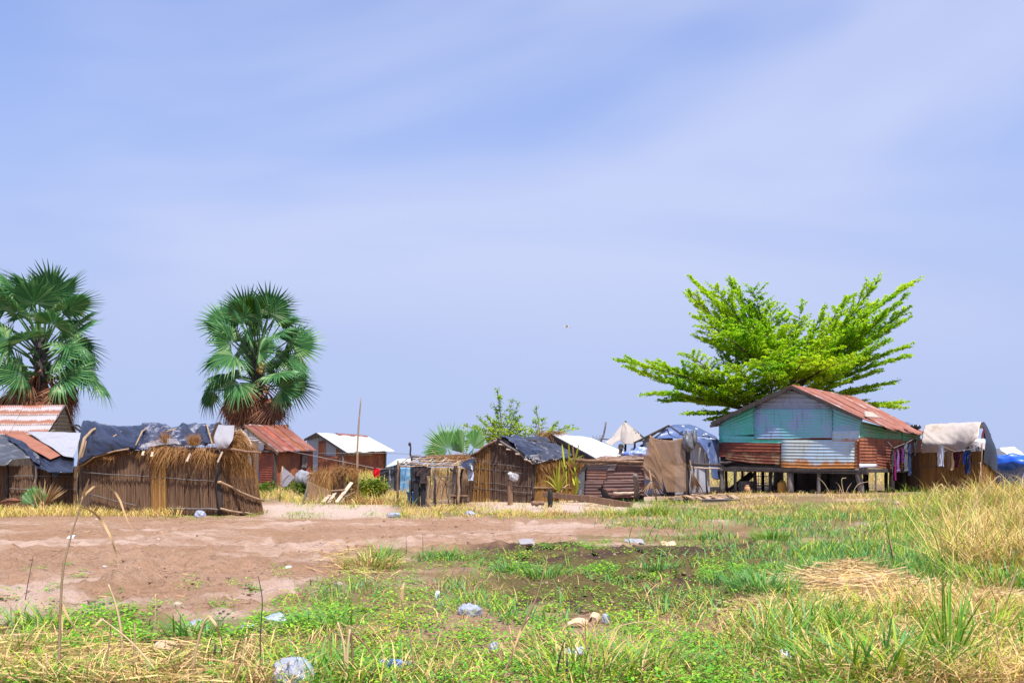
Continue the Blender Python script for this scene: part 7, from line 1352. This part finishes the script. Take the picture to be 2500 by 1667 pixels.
# loose clods and pebbles of the bare field
px, py, x, y = samp(7000, -200, 1900, 1266, 1520, lambda px, py: np.clip(zone(px, py)[0]*patchy(px, py, .01, .03, 111, -.2, .3)+.5*zone(px, py)[1], 0, 1)); m_ = len(x)
ico = np.array([[1, 0, 0], [-1, 0, 0], [0, 1, 0], [0, -1, 0], [0, 0, 1], [0, 0, -1]], float); icf = np.array([[0, 2, 4], [2, 1, 4], [1, 3, 4], [3, 0, 4], [2, 0, 5], [1, 2, 5], [3, 1, 5], [0, 3, 5]])
s_ = np.minimum(rng.gamma(2., .0065, m_), .035)[:, None, None]; V = np.stack([x, y, gz(x, y)+.004], 1)[:, None]+ico[None]*s_*rng.uniform(.5, 1.3, (m_, 6, 1))*np.array([1.2, 1.2, .75])
clm = islands('earth_clod', [(0, (.12, .065, .042)), (.5, (.26, .155, .11)), (1, (.42, .30, .24))], .95)
o = bpy.data.objects.new('soil_clods', mesh('soil_clods', V.reshape(-1, 3), (icf[None]+(np.arange(m_)*6)[:, None, None]).reshape(-1, 3), clm, False)); link(o); o['kind'] = 'stuff'
# ---------------------------------------------------------------- single tufts
def tuft(px, py, n, h, rad, label, cols, wts, wd=.011, name='grass_tuft', bend=(.3, 1.0), grp='grass tufts of the field'):
    c = G(px, py); x = c.x+rad*np.clip(rng.normal(0, 1, n), -1.45, 1.45); y = c.y+rad*.8*np.clip(rng.normal(0, 1, n), -1.45, 1.45); hd = np.arctan2(y-c.y, x-c.x)+rng.normal(0, .6, n)
    hh = rng.uniform(.5, 1.05, n)*h*np.clip(1.15-.25*np.hypot(x-c.x, y-c.y)/rad, .45, 1.1)
    V, f = blades(x, y, hh, np.maximum(wd*rng.uniform(.6, 1.4, n), c.y*.0003), rng.uniform(*bend, n), hd)
    col = np.repeat(colmix(n, cols, wts), 7, 0); o = part(None, name, (V, f), M['blade'], True, col=col); return tag(o, label, 'grass', grp)
tuft(905, 1390, 330, .42, .20, 'big grass tuft, green above and straw brown below, by the bare field', (GN, YG, TN, ST, BR), (3, 2, 3, 2, 1), .010)
tuft(930, 1372, 120, .50, .12, 'green upright blades rising behind the big brown tuft', (GN, BG_, YG), (3, 2, 2), .010)
tuft(1592, 1258, 420, .55, .34, 'tall fresh green grass tuft in front of the dark platform', (GN, YG, GD), (4, 3, 1), .014)
tuft(1500, 1256, 160, .28, .22, 'olive grass tuft by the low end of the brown plank', (GN, YG, GD), (3, 2, 2))
tuft(1880, 1318, 210, .38, .18, 'dark green tuft standing alone on the right of the burnt ground', (GN, GN, BG_, YG), (3, 3, 2, 1), .011)
tuft(1700, 1318, 150, .30, .22, 'loose green tuft on the bare strip below the platform', (GN, BG_, YG), (3, 2, 1))
tuft(1862, 1452, 260, .42, .20, 'blue green grass clump left of the straw heap', (GN, BG_, BG_), (3, 3, 2), .012)
tuft(1775, 1432, 130, .30, .16, 'thin green clump at the left end of the straw litter', (GN, BG_, YG), (3, 3, 1))
tuft(1100, 1366, 170, .34, .22, 'spreading green blades right of the big brown tuft', (GN, BG_, YG), (3, 3, 1))
tuft(1250, 1400, 120, .32, .12, 'upright pale green clump in the burnt patch', (BG_, GN), (3, 2), .012)
tuft(1335, 1412, 130, .34, .15, 'pale green clump second from the left in the burnt patch', (BG_, GN, YG), (3, 2, 1), .012)
tuft(1600, 1400, 110, .34, .14, 'pale green blades right of the charred stumps', (BG_, GN), (3, 2), .012)
tuft(1368, 1258, 170, .30, .18, 'dry brown tuft below the charred black post', (TN, BR, ST), (3, 2, 2), .012)
tuft(1240, 1256, 240, .26, .34, 'golden olive tuft in front of the thick brown post', (GD, YG, GN), (4, 2, 1), .012)
tuft(2065, 1252, 330, .42, .5, 'golden dry tuft in front of the right stilts', (GD, ST, TN), (4, 2, 2), .013)
tuft(1060, 1250, 200, .34, .3, 'sparse yellow green tuft under the pole frame corner', (YG, GD, TN), (3, 2, 2), .011)
tuft(800, 1535, 130, .30, .18, 'long bent green grass clump near the white bag at the bottom', (GN, BG_), (3, 2), .011)
tuft(790, 1640, 170, .34, .22, 'green grass clump right of the white bag at the bottom edge', (GN, BG_, YG), (3, 2, 2), .011)
tuft(110, 1530, 130, .30, .16, 'green grass clump at lower left by the thin dark stem', (GN, YG, BG_), (3, 2, 1), .010)
tuft(470, 1560, 110, .36, .12, 'slender green blades left of the stone pair in the foreground', (GN, BG_), (3, 2), .011)
tuft(20, 1600, 160, .30, .18, 'grass clump in the bottom left corner', (GN, YG, ST), (3, 2, 2), .010)
tuft(1450, 1655, 240, .46, .26, 'mixed green and straw clump in the bottom middle', (GN, YG, ST, BR), (3, 2, 2, 1), .010)
tuft(1600, 1640, 140, .40, .18, 'thin green clump right of the dark burnt stems at the bottom', (GN, BG_, YG), (3, 2, 1), .010)
tuft(2160, 1650, 330, .52, .30, 'large bright green clump at the bottom right', (GN, YG, BG_), (4, 2, 2), .013)
tuft(2320, 1630, 60, .78, .05, 'tall green shoot with broad blades near the right foreground', (GN, GN, YG), (3, 3, 1), .011, bend=(.05, .5))
tuft(2060, 1660, 150, .40, .2, 'grass clump left of the large bright green one', (GN, YG, ST), (3, 2, 2), .011)
tuft(2400, 1560, 200, .48, .24, 'green clump with straw at the right edge of the foreground', (GN, YG, ST), (4, 2, 2), .011)
tuft(2460, 1440, 240, .55, .3, 'dense green clump at the right edge below the dry slope', (GN, YG, BG_), (4, 3, 1), .012)
tuft(2470, 1405, 70, .62, .06, 'dark green column of grass by the white seed heads at right', (GN, (.05, .15, .02)), (3, 3), .011, bend=(.02, .25))
# burnt stumps
def stump(px, py, n, h, rad, label):
    c = G(px, py); b = np.array(c)+rng.normal(0, rad, (n, 3))*[1, .8, 0]; d = rng.normal(0, .55, (n, 3)); d[:, 2] = 1; d /= np.linalg.norm(d, axis=1, keepdims=True)
    d = d/np.linalg.norm(d, axis=1, keepdims=True); V, f, k = strands(b*.12+np.array(c)*.88-[0, 0, .01], d, rng.uniform(.4, 1.1, n)*h, .016, 0); o = part(None, 'burnt_stump', (V, f), M['char']); tag(o, label, 'burnt stump', 'charred grass stumps')
stump(1292, 1342, 90, .10, .11, 'charred grass stump at the upper left of the burnt patch'); stump(1340, 1342, 70, .09, .10, 'charred stump just right of the upper left one'); stump(1557, 1366, 110, .19, .07, 'tallest charred stump in the burnt patch'); stump(1608, 1366, 60, .12, .05, 'small charred stump right of the tallest one'); stump(1452, 1432, 30, .12, .06, 'charred twigs low in the burnt patch'); stump(1450, 1355, 30, .10, .03, 'charred stub between the two groups of stumps')
# ---------------------------------------------------------------- tall stalks
def stalk(pts, crop, r, label, m_='tanwood', base=None, leaf=(), cat='stalk', grp='tall dry stalks', dy=0, name='dry_stalk'):
    pp = [q(crop, *p) for p in pts]; bpx, bpy_ = q(crop, *(base or pts[0])); g = G(bpx, bpy_); Y = g.y+dy
    w_ = [P(a, b_, Y) for a, b_ in pp]; w_[0].z = min(w_[0].z, g1(w_[0].x, Y)-.02) if base is None else w_[0].z
    ww_ = [w_[0]*2-w_[1]]+w_+[w_[-1]*2-w_[-2]]; rs = []
    for i in range(1, len(ww_)-2):
        for k in range(5):
            t_ = k/5; a_, b_, c_, d_ = ww_[i-1:i+3]; rs.append(.5*(2*b_+(c_-a_)*t_+(2*a_-5*b_+4*c_-d_)*t_*t_+(3*b_-a_-3*c_+d_)*t_**3))
    rs.append(w_[-1]); n = len(rs)-1
    t = thing(name, label, cat, g, grp); r *= .78; part(t, 'stem', tube(rs, [r*(1-.55*k/n) for k in range(n+1)], 6), M[m_])
    for lp in leaf:
        lw = [P(*q(crop, *p), Y+U(-.05, .05)) for p in lp]; rr = resamp(lw, 8); v = []; f = []
        for k in range(9):
            ww = .010*(1-k/8)**.6+.001; v += [rr[k]+[ww, 0, ww*.5], rr[k]-[ww, 0, -ww*.5]]
        for k in range(8): f.append([2*k, 2*k+1, 2*k+3, 2*k+2])
        part(t, 'leaf', (v, f), M['straw'])
    return t
stalk([(395, 1290), (405, 900), (425, 540), (480, 300), (520, 170), (560, 30)], 'D4', .011, 'tall brown stalk with an arching broken leaf before the large hut', leaf=[[(548, 108), (620, 135), (690, 200), (750, 310), (790, 440), (802, 520)], [(545, 60), (575, 20), (620, -25), (680, -48), (740, -35), (790, 20), (820, 80), (850, 180), (905, 265)], [(560, 30), (580, -20), (602, -90)], [(415, 760), (470, 870), (540, 960)]])
stalk([(160, 785), (185, 640), (225, 430)], 'D4', .006, 'thin dark stem on the left of the bare field', 'darkwood')
stalk([(1765, 1240), (1758, 1000), (1772, 750), (1755, 620), (1742, 565)], 'D4', .0055, 'thin dark stem before the green herbs left of centre', 'darkwood')
stalk([(1140, 1310), (1000, 1140), (860, 990), (692, 860)], 'D4', .010, 'pale straight stem leaning to the left across the lower left corner', 'stalk', leaf=[[(692, 860), (650, 900), (620, 940)]])
stalk([(835, 1190), (815, 930), (780, 760), (732, 625)], 'D4', .013, 'thick pale stalk broken off at the top in the lower left', 'stalk')
stalk([(1285, 1290), (1320, 1090), (1370, 900), (1410, 840)], 'D4', .013, 'thick pale stalk bent over at the top near the paired stones', 'stalk', leaf=[[(1410, 840), (1460, 900), (1485, 990), (1500, 1060)]])
stalk([(1618, 1295), (1640, 1100), (1665, 980)], 'D4', .011, 'pale cut stalk left of the white bag', 'stalk')
stalk([(1270, 1220), (1160, 1160), (1070, 1150), (960, 1240)], 'D4', .010, 'straw stem arching low over the bottom left grass', 'stalk', base=(1270, 1220))
stalk([(905, 1200), (910, 890)], 'D4', .012, 'upright brown stalk stub in the lower left', 'tanwood'); stalk([(690, 1290), (740, 1000), (760, 760)], 'D4', .008, 'slender tan stalk beside the broken thick one', 'tanwood'); stalk([(330, 1290), (310, 1090)], 'D4', .012, 'short pale stub at the bottom left', 'stalk'); stalk([(1045, 1000), (1052, 690)], 'D4', .005, 'thin straight straw stem in front of the white stone', 'straw' if 0 else 'stalk')
stalk([(1500, 1200), (1495, 980)], 'D4', .008, 'charred upright stem left of the cut stalk', 'char'); stalk([(1440, 1190), (1455, 1030)], 'D4', .016, 'stout charred stub among the straw', 'darkwood'); stalk([(1560, 1220), (1600, 1080), (1655, 900)], 'D4', .0045, 'dark wiry stem leaning right near the cut stalk', 'darkwood')
stalk([(130, 1310), (132, 1100), (150, 930)], 'D5', .016, 'thick pale cut stalk at the bottom centre left', 'stalk'); stalk([(125, 1310), (110, 1050), (68, 880)], 'D5', .013, 'pale split stalk leaning left beside the thick cut one', 'stalk'); stalk([(175, 1290), (165, 1050), (160, 955), (200, 980), (250, 1030), (310, 1110), (355, 1200)], 'D5', .010, 'brown bent stalk arching right over the blue bottle', 'brownwood'); stalk([(280, 1300), (325, 1180)], 'D5', .011, 'dark charred stub left of the blue bottle', 'darkwood'); stalk([(370, 1290), (430, 1150)], 'D5', .007, 'dark twig crossing the blue bottle', 'darkwood')
stalk([(600, 1300), (570, 1080), (545, 930), (500, 740), (430, 610)], 'D5', .007, 'slender tan stalk rising left of the clear bag', 'tanwood', leaf=[[(500, 740), (505, 650), (520, 610)]])
stalk([(1150, 1290), (1250, 1090), (1330, 880), (1400, 740), (1450, 580), (1485, 430)], 'D5', .0085, 'long leaning stalk crossing the middle of the herbs', 'tanwood', leaf=[[(1365, 850), (1310, 930), (1270, 1030), (1250, 1110)]])
stalk([(1190, 1230), (1320, 1120), (1480, 1005)], 'D5', .007, 'straw stem slanting right under the long leaning stalk', 'stalk', base=(1190, 1230)); stalk([(1540, 1295), (1560, 1150), (1600, 1000)], 'D5', .010, 'dark burnt stem at the bottom right of centre', 'darkwood'); stalk([(1612, 1295), (1618, 1110)], 'D5', .013, 'thick dark burnt stub at the bottom right of centre', 'darkwood'); stalk([(1740, 1180), (1740, 845)], 'D5', .006, 'thin brown stem before the beige scrap', 'brownwood'); stalk([(1770, 1080), (1830, 1010), (1950, 920), (2060, 885), (2170, 880), (2250, 920)], 'D5', .006, 'fine straw stem arching right beyond the beige scrap', 'stalk')
stalk([(532, 420), (530, 290)], 'D5', .006, 'first black stem behind the big brown tuft', 'char'); stalk([(645, 455), (642, 285)], 'D5', .006, 'second black stem behind the big brown tuft', 'char'); stalk([(680, 440), (712, 365)], 'D5', .005, 'leaning black stem right of the upright pair', 'char')
stalk([(900, 850), (850, 760), (700, 640), (560, 640), (430, 760)], 'D6', .006, 'fine straw stem arching left from the straw heap', 'stalk', base=(900, 850)) if 0 else None
stalk([(1470, 690), (1465, 590), (1435, 430), (1405, 250)], 'D6', .009, 'dark branching weed stem on the green right', 'darkwood', leaf=[[(1440, 450), (1470, 560), (1490, 640)]])
stalk([(1660, 320), (1700, 200), (1740, 130), (1795, 85)], 'D6', .018, 'thick pale stalk bent over before the reed hut', 'stalk', leaf=[[(1795, 85), (1805, 110), (1810, 150)]])
stalk([(1560, 420), (1750, 330), (1990, 270), (2080, 200)], 'D6', .009, 'long straw stalk slanting up to the right on the slope', 'stalk', base=(1560, 420)); stalk([(1960, 330), (2060, 170), (2165, 45), (2200, 40)], 'D6', .016, 'thick straw stalk leaning right below the beige roofed hut', 'stalk'); stalk([(2015, 480), (2010, 300), (2060, 0)], 'D6', .008, 'upright straw stalk in front of the beige roofed hut', 'stalk'); stalk([(1918, 400), (1915, 250), (1920, 90)], 'D6', .010, 'upright stalk with a seed head right of the bent one', 'tanwood')
stalk([(1125, 300), (1135, 180), (1120, 60), (1150, 45)], 'D6', .016, 'dry stalk group leader in front of the stilts, curled at its tip', 'stalk', leaf=[[(1130, 160), (1100, 90), (1075, 70)], [(1135, 180), (1165, 110), (1190, 75)]]); stalk([(1090, 290), (1050, 170), (1000, 80), (960, 45)], 'D6', .012, 'dry stalk arching left in front of the stilts', 'stalk'); stalk([(1170, 300), (1190, 170), (1230, 90), (1300, 70)], 'D6', .012, 'dry stalk arching right in front of the stilts', 'stalk'); stalk([(1080, 250), (1020, 180), (960, 140)], 'D6', .009, 'short dry stalk low on the left of the stilts group', 'stalk')
stalk([(1110, 310), (1105, 120)], 'D6', .009, 'slim upright dry stalk in front of the stilts', 'stalk')
stalk([(1820, 1160), (1850, 1060), (1900, 890)], 'D6', .016, 'stout pale stalk right of the tall green shoot', 'stalk'); stalk([(1865, 1115), (1960, 1010), (2110, 945)], 'D6', .013, 'pale stalk leaning far right over the grass', 'stalk'); stalk([(2235, 850), (2270, 760), (2312, 660)], 'D6', .017, 'thick pale stalk near the right edge', 'stalk'); stalk([(2130, 870), (2150, 770)], 'D6', .013, 'short pale stub left of the thick right edge stalk', 'stalk'); stalk([(2090, 800), (2120, 690), (2250, 640)], 'D6', .009, 'bent straw stalk near the right edge', 'stalk')
stalk([(1710, 1000), (1700, 900), (1712, 790)], 'D6', .012, 'pale upright stalk right of the straw heap', 'stalk'); stalk([(1640, 960), (1610, 850), (1570, 780)], 'D6', .010, 'pale stalk leaning left beside the straw heap', 'stalk'); stalk([(720, 1380), (780, 1310), (900, 1275), (1030, 1268), (1130, 1280), (1210, 1325), (1300, 1420)], 'D6', .010, 'long straw stalk arching over near the bottom centre right', 'stalk'); stalk([(620, 1400), (610, 1300), (500, 1232)], 'D6', .008, 'brown bent stalk left of the arching one', 'tanwood'); stalk([(1430, 1280), (1440, 1130), (1445, 1040)], 'D6', .012, 'upright pale stub inside the large bright green clump', 'stalk'); stalk([(2350, 1180), (2200, 1060), (2060, 1010)], 'D6', .010, 'straw stalk slanting left at the right edge', 'stalk'); stalk([(2290, 1420), (2200, 1250), (2160, 1060)], 'D6', .008, 'tall thin straw stalk at the bottom right', 'stalk'); stalk([(1840, 1330), (1830, 1130), (1780, 1030)], 'D6', .011, 'pale stalk behind the large bright green clump', 'stalk')
# ---------------------------------------------------------------- litter in the field
def bag(px, py, rx, ry, rz, label, m_, seed, name='plastic_bag', cat='bag', grp='plastic litter', dz=.6):
    c = G(px, py); v, fc = sphere((0, 0, 0), 1, 34, 22); v = np.array([tuple(p) for p in v]); k = 1-.55*np.abs(fbm(v[:, 0]*2.2+v[:, 2]*1.3+seed*7.7, v[:, 1]*2.2-v[:, 2]*1.1+seed*3, 3))*1.6+.25*fbm(v[:, 0]+seed, v[:, 1]+v[:, 2], 2)
    v = v*k[:, None]*[rx, ry, rz]*1.1; v[:, 2] = np.maximum(v[:, 2], -rz*.55); o = part(None, name, (v+np.array(c)+[0, 0, rz*dz], fc), M[m_], True); return tag(o, label, cat, grp)
bag(1146, 1506, .10, .08, .075, 'clear crumpled plastic bag among the herbs in the middle foreground', 'clear', 3); bag(715, 1668, .13, .10, .09, 'white plastic bag cut by the bottom edge', 'clear', 5); bag(488, 1264, .14, .11, .12, 'bluish clear bag at the foot of the large reed hut', 'clear', 7)
bag(1148, 1260, .13, .10, .09, 'clear bag on the far edge of the field before the central hut', 'clear', 9); bag(962, 1262, .16, .10, .08, 'dark green and clear bag right of the sandy patch', 'clear', 11); bag(1265, 1434, .085, .07, .05, 'small clear bag under grass blades in the burnt patch', 'clear', 13); bag(1478, 1520, .035, .03, .05, 'tiny white bag right of the beige scrap', 'clear', 15); bag(1915, 1620, .05, .035, .06, 'white plastic scrap standing in the grass at the bottom right', 'whitetarp', 17); bag(1206, 1586, .035, .03, .035, 'small white ball of plastic in the lower middle', 'clear', 19); bag(705, 1395, .05, .04, .045, 'small white scrap at the right of the bare field', 'whitetarp', 21); bag(1068, 1466, .025, .02, .06, 'little white upright scrap left of the clear bag', 'whitetarp', 23)
def flat_(px, py, w_, d_, label, m_, seed, ang=0, name='plastic_sheet', cat='plastic sheet', up=.03):
    c = G(px, py)+Vector((0, 0, .02)); a = Vector((math.cos(ang), math.sin(ang), 0)); b = Vector((-a.y, a.x, .25))
    o = part(None, name, loft([[c-a*w_/2-b*d_/2, c+a*w_/2-b*d_/2], [c-a*w_/2, c+a*w_/2+Vector((0, 0, up))], [c-a*w_/2+b*d_/2, c+a*w_/2+b*d_/2]], 14, 12, .035, 8, seed, sm=True, jag=.09), M[m_], solid=.004); return tag(o, label, cat, 'plastic litter')
flat_(1285, 1328, .24, .3, 'milky plastic sheet propped on the field before the charred stumps', 'clearsheet', 3, .1); flat_(1548, 1326, .3, .24, 'crumpled clear sheet on the bare ground below the platform', 'clearsheet', 5, .4); flat_(1632, 1332, .22, .25, 'small pale scrap right of the crumpled clear sheet', 'carton', 6); flat_(1405, 1600, .14, .12, 'pale plastic scrap under stems right of centre', 'clear', 8, .3); flat_(475, 1530, .12, .1, 'clear scrap in the grass left of the thin dark stem', 'clear', 9); flat_(670, 1520, .13, .14, 'clear crushed bottle piece on the bare soil', 'clear', 11, .8); flat_(176, 1317, .14, .2, 'pale plastic scrap on the left of the bare field', 'whitetarp', 12); flat_(605, 1538, .1, .1, 'small pale scrap in the herbs', 'clear', 14)
# crushed blue bottle
c = G(957, 1640); t = thing('plastic_bottle', 'crushed blue plastic bottle in the grass at the bottom', 'bottle', c, 'plastic litter')
a = Vector((.85, -.3, .12)).normalized(); pr = [(-.10, .004), (-.095, .032), (-.06, .038), (-.03, .030), (0, .036), (.03, .034), (.06, .030), (.085, .014), (.11, .013)]
part(t, 'body', tube([c+Vector((0, 0, .045))+a*x for x, r in pr], [r for x, r in pr], 14), M['bluebottle']); part(t, 'cap', tube([c+Vector((0, 0, .045))+a*.11, c+Vector((0, 0, .045))+a*.128], [.016, .016], 12), M['blueplastic']); part(t, 'label_band', tube([c+Vector((0, 0, .045))+a*-.02, c+Vector((0, 0, .045))+a*.02], [.0375, .0375], 14, False), M['blueplastic'])
# curled beige scrap
c = G(1432, 1530); cu = [c+Vector((-.16+.02*k, -.05+.01*k, .02+.035*math.sin(k*.35))) for k in range(10)]+[c+Vector((.05, .02, .10)), c+Vector((.085, .02, .09)), c+Vector((.10, .02, .05)), c+Vector((.075, .02, .02))]
o = part(None, 'bark_scrap', loft([[p+Vector((-.02, -.06, -.015)) for p in cu], [p+Vector((0, 0, .012)) for p in cu], [p+Vector((.02, .06, .0)) for p in cu]], 26, 8, .006, 6, 3, sm=True), M['carton'], solid=.008); tag(o, 'curled beige board scrap lying on the herbs right of centre', 'scrap')
def stone(px, py, r, label, seed, m_='stone', grp='stones and pale lumps in the field'):
    c = G(px, py); o = part(None, 'stone', sphere(c+Vector((0, 0, r*.35)), (r, r*.8, r*.6), 14, 9, .3, seed), M[m_]); return tag(o, label, 'stone', grp)
stone(403, 1592, .085, 'large tan stone in the lower left grass', 3, 'carton'); stone(458, 1604, .065, 'smaller tan stone right of the large one', 5, 'carton'); stone(597, 1367, .06, 'white stone on the bare field right of centre left', 7); stone(432, 1480, .045, 'pointed white stone on the near bare soil', 9); stone(348, 1500, .055, 'dark clod left of the pointed white stone', 11, 'brownwood'); stone(340, 1498, .03, 'pale pebble by the dark clod', 12); stone(255, 1386, .035, 'pale pebble in the middle of the bare field', 13); stone(828, 1430, .05, 'mauve stone under the big brown tuft', 15); stone(1655, 1270, .05, 'pale stone far out on the field edge', 17); stone(782, 1370, .03, 'small pale stone left of the big brown tuft', 19); stone(484, 1535, .05, 'pale broken lump beside the bent thick stalk', 21); stone(1510, 1280, .06, 'light stone on the field below the brown plank', 23); stone(385, 1320, .05, 'pale lump on the far bare field', 25); stone(235, 1270, .05, 'white lump in the dry grass at the field edge', 27); stone(2190, 1232, .10, 'pale stone block between the right stilts', 29)
# white seed heads at the right
c = P(2470, 1340, G(2470, 1405).y); o = part(None, 'seed_head', tuftv(c-Vector((0, 0, .05)), 26, .16, .6, .014, .5, .9, .02), M['netwhite']); tag(o, 'white feathery seed heads on the dark green grass column', 'seed head')
